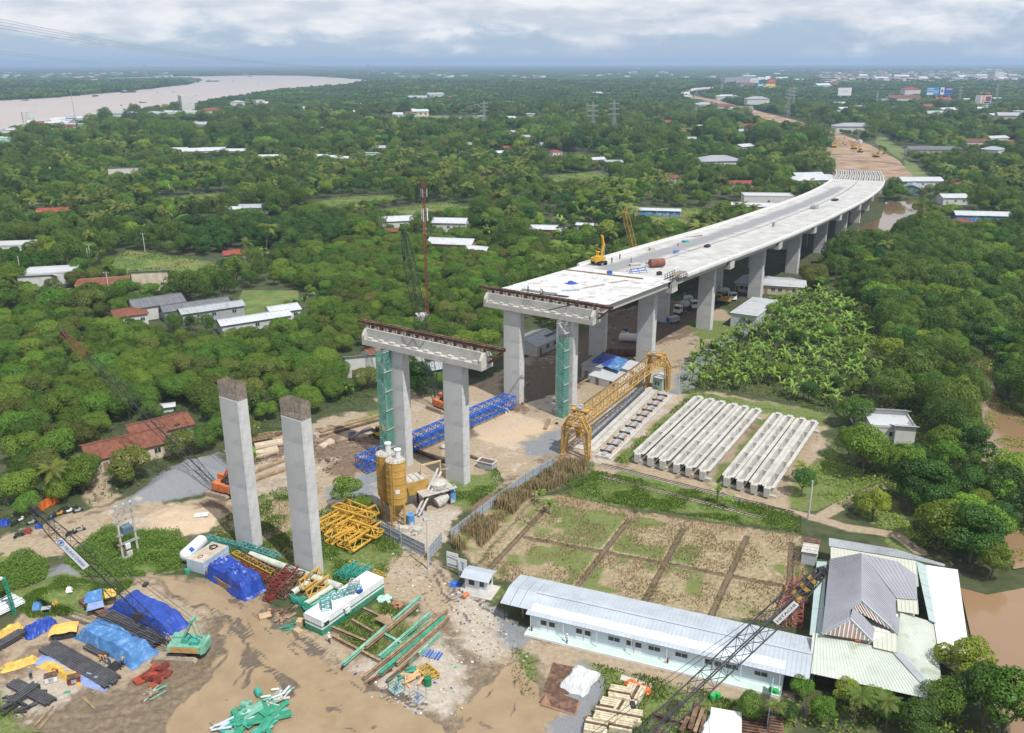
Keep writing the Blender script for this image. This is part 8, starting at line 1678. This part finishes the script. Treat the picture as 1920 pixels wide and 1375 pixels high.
# small far houses, only told apart by where they stand
PROTO = {}
def far_house(p, a, L, w, h, roof, r, wm, lab, grp):
    k = (roof, r, wm.name)
    if k not in PROTO:
        mb = MB(); mb.box((0, 0, .5), (1, 1, 1)); wl = mb.mesh('wall', wm); mb = MB()
        if roof == 'gable': mb.slab([(-.53, -.56, .95), (.53, -.56, .95), (.53, 0, 1.35), (-.53, 0, 1.35)], .04); mb.slab([(-.53, 0, 1.35), (.53, 0, 1.35), (.53, .56, .95), (-.53, .56, .95)], .04); mb.add([(-.5, -.5, 1), (-.5, .5, 1), (-.5, 0, 1.33)], [(0, 1, 2)]); mb.add([(.5, -.5, 1), (.5, .5, 1), (.5, 0, 1.33)], [(0, 1, 2)])
        else: mb.box((0, 0, 1.02), (1.06, 1.06, .06))
        rf = mb.mesh('roof', RM[r]); mb = MB(); [mb.box((x, s*.5, .5), (.12, .03, .3)) for x in (-.3, 0, .3) for s in (-1, 1)]; PROTO[k] = (wl, rf, mb.mesh('windows', M_GLASS))
    t = thing('house', lab, 'house', p, a, grp)
    for nm, me in zip(('wall', 'roof', 'window'), PROTO[k]): o = link(nm, me, t); o.scale = (L, w, h)
q = random.Random(4); groups = [((0, 160), (228, 262), 34, 'small pale house packed in the river town', 'houses of the river town', (12, 22), 4.5, 4), ((1560, 1915), (132, 158), 48, 'small pale house in the far town', 'houses of the far town', (26, 60), 12, 14), ((1390, 1560), (138, 170), 18, 'small pale house near the far billboards', 'houses near the billboards', (26, 50), 10, 12), ((1560, 1915), (160, 232), 34, 'small pale house in the woods on the far right', 'houses in the right woods', (16, 30), 6, 8), ((700, 1260), (135, 250), 40, 'small pale house in the far middle woods', 'houses in the middle woods', (12, 26), 5, 6), ((480, 1100), (250, 300), 12, 'small pale roof in the woods behind the orchard', 'houses behind the orchard', (8, 14), 3.4, 4), ((190, 700), (200, 250), 20, 'small pale house in the left woods', 'houses in the left woods', (10, 20), 5, 6), ((0, 340), (150, 184), 16, 'small pale house on the island in the river', 'houses on the island', (16, 34), 6, 8), ((1260, 1500), (205, 300), 10, 'small pale house left of the earthworks', 'houses left of the earthworks', (12, 20), 4, 5)]
for (u0, u1), (v0, v1), n, lab, grp, (l0, l1), h0, dh in groups:
    for i in range(n):
        u = q.uniform(u0, u1); f = q.random(); v = v0+(v1-v0)*f**.8; p = G(u, v)
        if grp == 'houses of the river town': v = v0+12*(1-u/160)+20*f; p = G(u, v)
        if min(float(inpoly(pl, np.array([p.x]), np.array([p.y]))[0]) for pl in (P_RIVER, P_EARTHW)) < 12: continue
        L = q.uniform(l0, l1); HOUSES.append((p.x, p.y, L*.5+1)); far_house(p, q.uniform(-.5, .7), L, L*q.uniform(.45, .7), h0+q.random()*dh*.5, q.choice(('gable', 'gable', 'flat')), q.choice('wwwwggtr'), q.choice((M_WALLW, M_WALLW, M_CREAM, M_TEALW)), lab, grp)
mb = {0: MB(), 1: MB()}
for u0, u1, v0, v1, n in ((1540, 1920, 131, 160, 260), (700, 1540, 129, 150, 90), (0, 330, 140, 150, 60)):
    for i in range(n):
        p = G(q.uniform(u0, u1), v0+(v1-v0)*q.random()); L_ = q.uniform(18, 60)
        if min(float(inpoly(pl, np.array([p.x]), np.array([p.y]))[0]) for pl in (P_RIVER, P_RIVER2)) > 15: h_ = q.uniform(9, 20); HOUSES.append((p.x, p.y, L_*.4)); mb[0].box((p.x, p.y, h_/2), (L_, L_*.5, h_), q.random()); mb[1].box((p.x, p.y, h_+.8), (L_*1.05, L_*.55, 1.2), q.random())
tag(mb[0].build('town_houses', M_WALLW), kind='stuff'); tag(mb[1].build('town_roofs', mat('town_roof', (.45, .36, .33), var=.3, scale=.02)), kind='stuff')
def pylon(u, v, vt, lab, w=None):
    p = G(u, v); lo, hi = 5, 200
    for _ in range(40):
        m_ = (lo+hi)/2; d = Vector((p.x, p.y, m_-CH)); vv = 687.5-CF*(d.dot(_U))/(d.dot(_F)); lo, hi = (m_, hi) if vv > vt else (lo, m_)
    H = lo; t = thing('power_pylon', lab, 'pylon', p, .5, 'power pylons on the plain'); b = H*.085; r = max(.12, p.y/9000)
    mb = MB(); mb.truss((0, 0, 0), (0, 0, H*.62), 2*b, 2*b, 7, r, r*.6, taper=(1, .34), xbr=True); mb.build('tower_body', M_GRY, t); mb = MB(); mb.truss((0, 0, H*.62), (0, 0, H), b*.68, b*.68, 5, r, r*.6, taper=(1, .25)); mb.build('tower_head', M_GRY, t)
    for z in (.66, .78, .9): mb = MB(); mb.truss((-b*1.9*(1.25-z*.4), 0, H*z), (b*1.9*(1.25-z*.4), 0, H*z), b*.25, b*.22, 6, r*.8, r*.5); mb.build('crossarm', M_GRY, t)
for q_ in ((908, 246, 188, 'lattice pylon in the middle left of the plain'), (1110, 270, 190, 'left one of the twin lattice pylons'), (1149, 268, 186, 'right one of the twin lattice pylons'), (1303, 232, 198, 'small lattice pylon before the far road'), (1352, 176, 140, 'thin lattice pylon by the far deck'), (1475, 222, 164, 'tall lattice pylon behind the earthworks'), (1484, 216, 160, 'second tall lattice pylon behind the earthworks'), (1795, 208, 160, 'lattice pylon between the blue board and the collage board'), (1866, 190, 158, 'lattice pylon at the far right'), (691, 143, 119, 'river crossing pylon on the near bank'), (275, 149, 120, 'river crossing pylon on the island'), (1642, 200, 172, 'lattice pylon behind the white billboard')): pylon(*q_)
for u, v, h_, lab in ((142, 232, 45, 'thin radio mast at the river town'), (617, 185, 34, 'thin radio mast on the river bank'), (485, 162, 18, 'thin mast at the water edge'), (738, 246, 22, 'thin wooden mast on the plain')): pole(G(u, v), h_, lab, .45, M_GRY, 0)
for u, v, h_, a_, lab in ((272, 472, 8, 1, 'concrete pole by the left meadow'), (172, 500, 9, 1, 'concrete pole beside the big white house'), (168, 503, 8, 0, 'second concrete pole beside the big white house'), (40, 520, 8, 0, 'concrete pole at the far left houses'), (205, 552, 8, 1, 'concrete pole before the brick shell'), (862, 297, 9, 0, 'pale lamp pole in the palms'), (462, 282, 14, 0, 'pole by the white barns'), (1512, 465, 9, 0, 'pole in the trees right of the viaduct')): pole(G(u, v), h_, lab, .2, None, a_, .3)
def billboard(u0, v0, u1, v1, vb, m_, lab, prt=None, words=None):
    """board between photo corners, standing on the ground at vb"""
    p = G((u0+u1)/2, vb); dep = p.y*_F.y+(CH)*math.sin(CP); sc = dep/CF; W_ = (u1-u0)*sc; H_ = (v1-v0)*sc; zb = (vb-v1)*sc
    t = thing('billboard', lab, 'billboard', p, 0, 'billboards in the far town'); mb = MB(); mb.box((0, 0, zb+H_/2), (W_, W_*.04+.4, H_)); b = mb.build('board', m_, t)
    for x in (-.3, .3): mb = MB(); mb.truss((W_*x, 0, 0), (W_*x, 0, zb), 1.6, 1.6, 6, .25, .16); mb.build('support', M_GRY, t)
    for x, z, w_, h_, mm in prt or (): mb = MB(); mb.box((x*W_, -W_*.02-.24, zb+z*H_), (w_*W_, .1, h_*H_)); mb.build('print', mm, b)
    if words: o = link('lettering', text_mesh(words[0], words[1]*H_, M_WHT), b, (words[2]*W_, -W_*.02-.3, zb+words[3]*H_)); o.rotation_euler = (math.pi/2, 0, 0)
PB = lambda n, c: mat('print_'+n, c, var=.05, scale=.1)
billboard(1569, 166, 1594, 180, 192, M_WHT, 'white billboard in front of the far town', [(0, .55, .5, .14, PB('grey', (.45, .47, .5)))]); billboard(1405.5, 148, 1421.5, 156, 164, M_WHT, 'white billboard left of the red and yellow one', [(0, .5, .6, .2, PB('grey', (.45, .47, .5)))]); billboard(1437, 149, 1453, 158, 170, PB('brick', (.34, .10, .06)), 'brick red billboard above the yellow one', [(0, .55, .7, .25, PB('pink', (.5, .2, .16)))]); billboard(1434.5, 158.3, 1452.5, 168, 172, PB('yellow', (.72, .56, .10)), 'yellow billboard under the brick red one', [(-.05, .5, .5, .12, PB('brick', (.34, .1, .06))), (.35, .4, .06, .5, M_DARK)])
billboard(1419, 157, 1434, 166, 172, PB('sky', (.05, .22, .55)), 'blue and white billboard left of the yellow one', [(-.1, .6, .6, .3, M_WHT), (.3, .3, .3, .4, PB('yellow', (.7, .56, .1)))]); billboard(1734, 165, 1758, 179, 192, PB('cyan', (.02, .22, .48)), 'light blue billboard of the wide pair', [(-.2, .18, .5, .28, M_WHT), (-.2, .8, .5, .08, M_WHT), (-.2, .6, .5, .07, M_WHT)], ('4G', .55, .25, .42)); billboard(1759, 164.5, 1783, 179, 192, PB('deepblue', (.02, .07, .36)), 'dark blue billboard of the wide pair with a green sign', [(-.32, .5, .3, .9, M_WHT), (-.32, .5, .14, .3, M_GREEN), (.2, .72, .45, .2, PB('ambr', (.55, .25, .08))), (.15, .2, .6, .12, M_TARPL)])
billboard(1826, 180.5, 1855, 195, 206, M_WHT, 'billboard with a collage of pictures at the far right', [(-.33, .5, .3, .95, M_GRY), (-.02, .5, .18, .95, PB('tan', (.5, .3, .16))), (.3, .6, .35, .6, PB('wine', (.20, .05, .08))), (.25, .15, .4, .2, M_INKD)])
# far deck of the next bridge
P_FARV = [(1284, 183), (1272, 175), (1280, 166), (1345, 161), (1350, 172), (1305, 185)]
t = thing('far_viaduct', 'far curved white deck of the next bridge section', 'viaduct', (0, 0, 0)); fp = [G(u, v, 9) for u, v in ((1284, 181), (1276, 175), (1282, 169), (1298, 166), (1318, 164.3), (1345, 163.2))]; fq = [G(u, v, 9) for u, v in ((1299, 181), (1293, 175.5), (1294, 171), (1306, 168), (1322, 166.2), (1345, 165))]
for i in range(5): mb = MB(); mb.slab([fp[i], fq[i], fq[i+1], fp[i+1]], 2.2); mb.build('deck_slab', M_CONL, t); mb = MB(); mb.tube(fq[i]+Vector((0, 8, -9)), fq[i]+Vector((0, 8, -2)), 2.2, n=6); mb.build('pier', M_CONL, t)
# machines on the earthworks
for i, (u, v, k) in enumerate(((1563, 277, 1.3), (1583, 270, 1.3), (1600, 280, 1.2), (1613, 286, 1.2), (1642, 295, 1.2))): e = excavator(G(u, v, .2), i*1.3, 'yellow machine on the earthworks %s' % ['at the soil heap, left', 'at the soil heap, right', 'in the middle, upper', 'in the middle, lower', 'nearest the deck end'][i]); e.scale = (k*.95,)*3
mb = MB(); mb.lathe([(18, 0), (14, 2.5), (6, 5.5), (1, 6)], n=14); solo('soil_heap', mb, M_EARTH2, 'brown soil heap behind the yellow machines', 'soil heap', G(1585, 273)); mb = MB(); mb.lathe([(15, 0), (9, 2.2), (1, 3.6)], n=12); solo('gravel_heap', mb, mat('gravel_heap', (.22, .23, .25), var=.2), 'grey gravel heap left of the earthworks', 'gravel heap', G(1528, 285))
for i, (u, v, m_) in enumerate(((1578, 330, M_WHT), (1586, 331, M_BLU), (1596, 326, M_TARPB), (1600, 268, M_WHT), (1612, 268, M_WHT))): mb = MB(); mb.box((0, 0, 1.3), (6, 2.4, 2.6)); mb.box((0, 0, 2.7), (6.2, 2.6, .15)); [mb.box((x, -1.22, 1.3), (.2, .1, 2.4)) for x in (-2.5, -1, 1, 2.5)]; solo('container', mb, m_, ['white container at the far deck end', 'blue container at the far deck end', 'blue covered container nearest the girders', 'white container on the earthworks, left', 'white container on the earthworks, right'][i], 'container', G(u, v, .2), i*.4)
# boats
for i, (u, v, L) in enumerate(((399, 153.5, 60), (242, 174, 46), (179, 181, 34), (250, 168.5, 50), (47, 189, 16), (372, 149, 16), (436, 153, 16), (295, 174, 14), (268, 193, 18), (470, 144, 30), (325, 173, 12), (228, 198, 12))):
    t = thing('river_boat', 'dark cargo boat on the river, %s' % ['largest one in mid river', 'below the island tip', 'left of the island boats', 'moored at the island bank', 'small one at the left', 'small one behind the large one', 'small one right of the large one', 'small one by the middle of the stream', 'small one off the near bank', 'far one under the other bank', 'tiny one in mid stream', 'tiny one off the river town'][i], 'boat', G(u, v, .12), .3+i*.7, 'boats on the river'); w_ = L*.2
    mb = MB(); mb.hexa([(-L/2, -w_*.35, 0), (L*.4, -w_*.35, 0), (L*.4, w_*.35, 0), (-L/2, w_*.35, 0)], [(-L/2, -w_/2, L*.07), (L*.5, -w_*.2, L*.09), (L*.5, w_*.2, L*.09), (-L/2, w_/2, L*.07)]); mb.build('hull', mat('hull', (.06, .06, .07)), t); mb = MB(); mb.box((-L*.3, 0, L*.11), (L*.22, w_*.7, L*.09)); mb.build('cabin', M_GRY, t)
# power lines crossing the sky at the left
for i, (v0, v1, ex) in enumerate(((36, 127, 0), (41, 127.5, 0), (47, 128, 0), (53, 129, 0), (96, 133, 1), (101, 134, 1))):
    mb = MB(); pts = []; u1 = 660 if not ex else 450
    for k in range(15):
        f = k/14; u = -60+(u1+60)*f; s_ = (u+0)/u1; v = v0+(v1-v0)*(1-(1-max(-.3, s_))**1.55 if s_ < 1 else 1); D = 1/(1/700*(1-f)+1/3300*f)*(1 if not ex else 1.3); d = (_F+_R*((u-960)/CF)+_U*((687.5-v)/CF)); pts.append(Vector((0, 0, CH))+d*D)
    mb.path(pts, .16, 4); solo('power_cable', mb, M_GRY, 'power cable in the sky over the river, %s' % ['topmost of the upper four', 'second of the upper four', 'third of the upper four', 'lowest of the upper four', 'upper one of the lower pair', 'lower one of the lower pair'][i], 'cable', (0, 0, 0), 0, 'power cables over the river')

vegetate()
# people, weeds, reeds, litter
def person_mesh(pose):
    """one continuous body grown from a joint skeleton"""
    st = {'stand': (0, 0, .12, -.05), 'walk': (.28, -.28, .22, -.2), 'bend': (.05, -.05, .45, .4)}[pose]; b = .42 if pose == 'bend' else 0
    V = [(0, 0, .95), (b*.5, 0, 1.2), (b, 0, 1.42-b*.3), (b*1.15, 0, 1.52-b*.35), (b*1.3+.02, 0, 1.66-b*.4), (0, .1, .9), (st[0]*.5, .11, .5), (st[0], .11, .08), (st[0]+.16, .12, .04), (0, -.1, .9), (st[1]*.5, -.11, .5), (st[1], -.11, .08), (st[1]+.16, -.12, .04),
         (b, .2, 1.4-b*.3), (b+.05, .27, 1.12-b*.3), (b+st[2], .25, .90-b*.2), (b, -.2, 1.4-b*.3), (b+.05, -.27, 1.12-b*.3), (b+st[3]+.1, -.25, .90-b*.2)]
    E_ = [(0, 1), (1, 2), (2, 3), (3, 4), (0, 5), (5, 6), (6, 7), (7, 8), (0, 9), (9, 10), (10, 11), (11, 12), (2, 13), (13, 14), (14, 15), (2, 16), (16, 17), (17, 18)]
    Rr = [.15, .14, .15, .06, .11, .10, .075, .05, .045, .10, .075, .05, .045, .075, .05, .04, .075, .05, .04]
    me = bpy.data.meshes.new('body'); me.from_pydata(V, E_, []); o = bpy.data.objects.new('body', me); COL.objects.link(o); o.modifiers.new('s', 'SKIN'); o.modifiers.new('u', 'SUBSURF').levels = 1
    for i, sv in enumerate(me.skin_vertices[0].data): sv.radius = (Rr[i], Rr[i]); sv.use_root = i == 0
    r = bpy.data.meshes.new_from_object(o.evaluated_get(bpy.context.evaluated_depsgraph_get())); bpy.data.objects.remove(o); return r
PM = {k: person_mesh(k) for k in ('stand', 'walk', 'bend')}; CLO = {n: mat('cloth_'+n, c, var=.1) for n, c in (('navy', (.03, .05, .12)), ('grey', (.25, .26, .28)), ('white', (.65, .65, .65)), ('blue', (.05, .14, .38)), ('dark', (.03, .03, .035)), ('khaki', (.30, .25, .17)), ('orange', (.6, .2, .05)))}
mb = MB(); mb.lathe([(.17, 0), (.15, .02), (.13, .1), (.06, .16), (.01, .17)], n=10); HEL = mb.mesh('helmet', M_WHT); HELY = HEL.copy(); HELY.materials.clear(); HELY.materials.append(M_YEX)
def person(p, rz, pose, shirt, trou, hel, lab):
    me = PM[pose].copy(); me.materials.clear(); [me.materials.append(m_) for m_ in (CLO[trou], CLO[shirt], M_SKIN)]
    hz_ = 1.5-(.42*.35 if pose == 'bend' else 0)
    me.polygons.foreach_set('material_index', [0 if q.center.z < .93 else (2 if (q.center.z > hz_ or (q.center.z < 1.0 and abs(q.center.y) > .2)) else 1) for q in me.polygons])
    t = thing('person', lab, 'person', p, rz); link('body', me, t)
    if hel: x = .42*1.3+.02 if pose == 'bend' else .02; link('helmet', HEL if hel == 'w' else HELY, t, (x, 0, 1.72-(.42*.4 if pose == 'bend' else 0)))
for u, v, po, s, tr, he, lab in ((1063, 1209, 'walk', 'white', 'blue', 'w', 'person in a white shirt and helmet walking before the site office'), (618, 1207, 'walk', 'white', 'dark', 'w', 'person with a white helmet walking at the striped container end'), (59, 1272, 'stand', 'grey', 'dark', 'y', 'person in dark clothes standing by the yellow cloth'), (207, 1250, 'bend', 'navy', 'navy', 'y', 'person bending over dark steel, left of two'), (226, 1256, 'bend', 'navy', 'dark', 'y', 'person bending over dark steel, right of two'), (108, 1266, 'bend', 'orange', 'dark', 'y', 'person in orange bending by the white welding set'), (195, 1242, 'bend', 'orange', 'grey', None, 'person in orange crouching by the light blue cover'), (980, 1158, 'stand', 'khaki', 'khaki', None, 'person in khaki standing in the carport shade'), (835, 772, 'stand', 'dark', 'dark', None, 'person in dark clothes behind the blue truss')): person(at(G(u, v)), rnd.random()*6, po, s, tr, he, lab)
for u, v, s_, po, sh, lab in ((990, 549, 2.2, 'stand', 'blue', 'person in blue standing at the open deck end'), (1018, 553, 2.2, 'bend', 'dark', 'person crouching at the open deck end'), (1147, 494, 3.1, 'stand', 'navy', 'person on the deck right beside the wheeled excavator'), (1162, 487, 3.2, 'stand', 'dark', 'person on the deck second from the excavator'), (1183, 494, 3.2, 'walk', 'grey', 'person walking alone on the deck'), (1271, 462, 4.2, 'stand', 'white', 'person on the middle of the deck by the blue machine')): person(on_deck(u, v, s_), rnd.random()*6, po, sh, 'dark', 'y', lab)
def area(poly, n, seed):
    rg = np.random.default_rng(seed); w = GP(poly); a = np.array([(p.x, p.y) for p in w]); X = rg.uniform(a[:, 0].min(), a[:, 0].max(), n*3); Y = rg.uniform(a[:, 1].min(), a[:, 1].max(), n*3); m = sdist(w, X, Y) < .2; return X[m][:n], Y[m][:n]
def weeds(name, polys, dens, h, leaf, m, seed, dry=False, clump=3.0, thr=.3):
    out = []; rg = np.random.default_rng(seed)
    for i, pl in enumerate(polys):
        w = GP(pl); A_ = abs(sum(w[j].x*w[(j+1) % len(w)].y-w[(j+1) % len(w)].x*w[j].y for j in range(len(w))))/2; X, Y = area(pl, int(A_*dens), seed+i)
        nz = vnoise(X, Y, clump, seed+9); k = nz > thr; X, Y, nz = X[k], Y[k], nz[k]; Z = ground_z(X[None].astype(np.float32), Y[None].astype(np.float32))[0]; hh = h*np.clip((nz-thr)/(1-thr)*2.2, .15, 1)*rg.uniform(.5, 1.1, len(X))
        if dry:
            P = np.stack([X, Y, Z], 1); dx = rg.normal(size=(len(X), 2))*.12; wv = rg.normal(size=(len(X), 2)); wv /= np.linalg.norm(wv, axis=1, keepdims=True); wv *= leaf
            V = np.empty((len(X), 4, 3)); V[:, 0] = P-np.c_[wv, 0*X]; V[:, 1] = P+np.c_[wv, 0*X]; T = P+np.c_[dx*hh[:, None], hh]; V[:, 2] = T+np.c_[wv*1.6, 0*X]; V[:, 3] = T-np.c_[wv*1.6, 0*X]; out.append(V.reshape(-1, 3))
        else: P = np.stack([X, Y, Z+hh*rg.uniform(.3, 1, len(X))], 1); Nn = rg.normal(size=P.shape)*.6; Nn[:, 2] += .7; out.append(leaf_quads(P, Nn, leaf, .75, rg))
    tag(link(name, arr_mesh(name, np.concatenate(out), 4, m)), kind='stuff')
weeds('weeds', P_WEEDS, 60, 1.15, .26, L_WEED, 100, clump=2.6, thr=.12); weeds('weeds', [[(1115, 888), (1310, 924), (1480, 962), (1490, 995), (1060, 930)], [(1150, 868), (1300, 735), (1322, 737), (1185, 870)], [(1280, 755), (1480, 775), (1560, 800), (1560, 790), (1330, 735)]], 22, .5, .2, L_WEED, 130, thr=.3)
weeds('grass_tufts', DIRT['grass'][2:10]+[DIRT['grass'][3]], 26, .42, .05, L_WEED, 160, dry=True, thr=.25); weeds('dry_grass', [DIRT['straw'][2], DIRT['grass'][7], P_FIELD], 9, .40, .05, L_DRY, 190, dry=True, thr=.35); weeds('dry_reeds', [[(848, 1018), (905, 970), (985, 910), (1045, 876), (1105, 872), (1095, 895), (985, 940), (895, 1035), (858, 1035)]], 34, 2.3, .055, L_DRY, 220, dry=True, clump=2.2, thr=.28)
weeds('weeds', [[(1030, 880), (1110, 865), (1120, 900), (1060, 920)], [(600, 960), (680, 925), (720, 965), (690, 985), (620, 985)], [(640, 1085), (690, 1070), (700, 1095), (650, 1110)], [(505, 925), (540, 915), (560, 930), (520, 940)]], 30, .9, .25, L_WEED, 250, thr=.2); weeds('field_weeds', [P_FIELD], 2.2, .35, .3, L_WEED, 280, clump=4, thr=.52); weeds('weeds', [[(1110, 1250), (1300, 1290), (1420, 1335), (1400, 1390), (1230, 1330), (1130, 1300)], [(960, 1215), (1010, 1235), (1000, 1310), (965, 1300)]], 7, .5, .3, leafmat('leaf_olive', (.11, .12, .03), (.20, .19, .06)), 300, thr=.3)
weeds('low_crops', P_MEAD[:6], .55, 1.1, .8, L_BROAD, 420, clump=7, thr=.42); weeds('low_crops', P_MEAD[:6], 1.2, .5, .6, L_WEED, 440, clump=5, thr=.3)
# undergrowth that closes the ground between the trees
weeds('undergrowth', [[(0, 600), (420, 640), (640, 562), (940, 560), (930, 700), (640, 770), (440, 850), (100, 975), (-60, 1010)]], 1.6, 1.0, .45, L_DARK, 330, clump=5, thr=.3); weeds('undergrowth', [[(1530, 475), (1920, 415), (2150, 600), (2100, 1080), (1740, 1030), (1600, 900), (1660, 700)], [(1485, 905), (1560, 840), (1660, 920), (1740, 1035), (1600, 960)], [(1400, 1330), (1760, 1320), (1900, 1420), (1440, 1420)]], 5, 1.3, .42, L_BROAD, 360, clump=5, thr=.3); weeds('undergrowth', [P_BANAN], 4, 1.0, .4, L_WEED, 390, thr=.2)
def litter(name, polys, n, s, mats, seed, flat=.5):
    rg = random.Random(seed)
    for mi, m_ in enumerate(mats):
        mb = MB()
        for pl in polys:
            X, Y = area(pl, n, seed+mi*7); Z = ground_z(X[None].astype(np.float32), Y[None].astype(np.float32))[0]
            for x, y, z in zip(X, Y, Z): q = s*rg.uniform(.3, 1.3)**1.5; mb.box((x, y, z+q*flat*.4), (q*rg.uniform(.6, 1.6), q, q*flat), rg.random()*3, (rg.uniform(-.3, .3), rg.uniform(-.3, .3)))
        tag(mb.build(name, m_), kind='stuff')
litter('rubble', [P_SITE, P_ROADG], 110, .22, [M_CEM, mat('clod', (.20, .14, .10), var=.3), M_WOOD], 500); litter('rubble', [DIRT['rubble'][1], DIRT['rubble'][3], DIRT['rubble'][0]], 150, .18, [M_CEM], 520); litter('litter', [DIRT['rubble'][0], DIRT['grass'][2], P_ROADG], 26, .22, [M_WHT, M_TARPB, M_TEAL], 540, .15); litter('clods', [DIRT['dark'][1], DIRT['dark'][2], DIRT['dark'][0]], 160, .4, [mat('clod', (.20, .14, .10))], 560, .6)
# labels that point at single trees and houses
AN = 'the red tiled house@250,858;the gravel heap@340,900;the left bare column@455,1020;the right bare column@570,1070;the near palm@108,938;the tip of the orange crane@118,700;the telecom mast@803,625;the white house with blue doors@290,590;the pale barn@478,615;the end of the pale barn@555,590;the pointed red kiosk@442,497;the brick shell@196,545;the big white house@100,528;the netted stair tower@735,850;the tile roof behind the stair tower@700,690;the brick sided house@848,470;the end of its white annexe@905,485;the left meadow@310,505;the second meadow@510,570;the red roofed house@103,408;the white wall at the left edge@25,475;the dark hedge block@480,455;the open deck end@920,600;the excavator on the deck@1040,520;the green tent shed@822,700;the tiny shrine roof@316,770;the far meadow@670,378;the wet field@1240,412;the white box building@1437,386;the farm roofs@625,302;the lone white metal roof@240,330;the left barns@372,292;the temple roof@397,215;the tall white block@355,208;the river town tower@56,236;the island pylon@275,149;the middle pylon@908,246;the twin pylons@1130,269;the villa in the middle@815,188;the grey hipped house@1345,312;the orange tiled house@1252,345;the far deck end@1640,335;the brown pond@1690,400;the near end of the pond@1610,440;the warehouse@1385,590;the far gantry leg@1253,733;the first stored girder@1316,745;the sixth girder@1440,765;the last girder@1530,790;the concrete pole@1515,975;the house in the wood@1663,815;the footpath bend@1590,985;the brown canal@1850,730;the end of the canal@1920,900;the pond house@1640,1060;the white pond roof@1800,1080;the palm by the pond@1660,505;the deck shade sheds@1470,535;the long blue house@1838,415;the coral roof@1800,426;the dark hall@1748,290;the pyramid roof@1860,293;the far grey hall@1385,163;the white billboard@1580,192;the blue billboards@1758,192;the collage billboard@1840,206;the violet roof@1600,248;the hotel block@1865,150;the culvert@1378,206;the far left edge@0,640;the top of the orchard@700,470;the left picture edge@0,330;the right picture edge@1915,600;the picture edge@1915,300;the river bend@683,153;the left town edge@160,228'
AN = [(q.split('@')[0], G(*map(float, q.split('@')[1].split(',')))) for q in AN.split(';')]
OR = ['nearest', 'second nearest', 'third nearest', 'fourth nearest', 'fifth nearest', 'sixth nearest', 'seventh nearest', 'eighth nearest', 'ninth nearest', 'tenth nearest']
def point_labels():
    sets = {}
    for o in COL.objects:
        if o.parent is None and o.get('group') and o.get('category') in ('tree', 'palm', 'banana plant', 'house'): sets.setdefault(('', 'h') if o['category'] == 'house' else (o['group'], o['label']), []).append(o)
    for (g, lb), os_ in sets.items():
        if len(os_) < 4: continue
        P = np.array([(o.location.x, o.location.y) for o in os_]); best = np.full(len(os_), 9999); who = [None]*len(os_)
        for nm, a in AN:
            od = np.argsort(np.hypot(P[:, 0]-a.x, P[:, 1]-a.y))
            for r, i in enumerate(od):
                if r < best[i]: best[i] = r; who[i] = nm
        kind = ' '.join(lb.split()[:4]) if os_[0]['category'] != 'house' else 'small pale house'
        kind = {'round dense orchard tree': 'round orchard tree', 'leafy dark green tree': 'leafy wood tree', 'tall feathery mangrove tree': 'feathery mangrove tree', 'bushy broadleaf tree on': 'bushy broadleaf tree', 'feathery light crowned tree': 'feathery plain tree', 'round dark crowned tree': 'round dark plain tree', 'coconut palm with arching': 'coconut palm', 'banana plant with broad': 'banana plant in the grove', 'clump of banana leaves': 'banana clump', 'small leafy tree standing': 'small leafy tree in the grove'}.get(kind, kind)
        for o, b, w in zip(os_, best, who):
            if w: o['label'] = '%s, %s to %s' % (kind, OR[b] if b < 10 else '%dth nearest' % (b+1) if (b+1) % 10 not in (1, 2, 3) or b < 20 else '%d%s nearest' % (b+1, {1: 'st', 2: 'nd', 3: 'rd'}[(b+1) % 10]), w)
point_labels()
# air
def haze():
    mb = MB(); mb.box((0, 8600, 64), (40400, 23600, 130)); 
    m = bpy.data.materials.new('haze'); m.use_nodes = True; N = m.node_tree.nodes; L = m.node_tree.links; N.clear()
    out = N.new('ShaderNodeOutputMaterial'); v = N.new('ShaderNodeVolumePrincipled'); v.inputs['Color'].default_value = (.52, .71, 1.0, 1); v.inputs['Density'].default_value = 1.25e-4; v.inputs['Anisotropy'].default_value = .2
    L.new(v.outputs[0], out.inputs['Volume'])
    tag(mb.build('haze', m), kind='stuff')
haze()
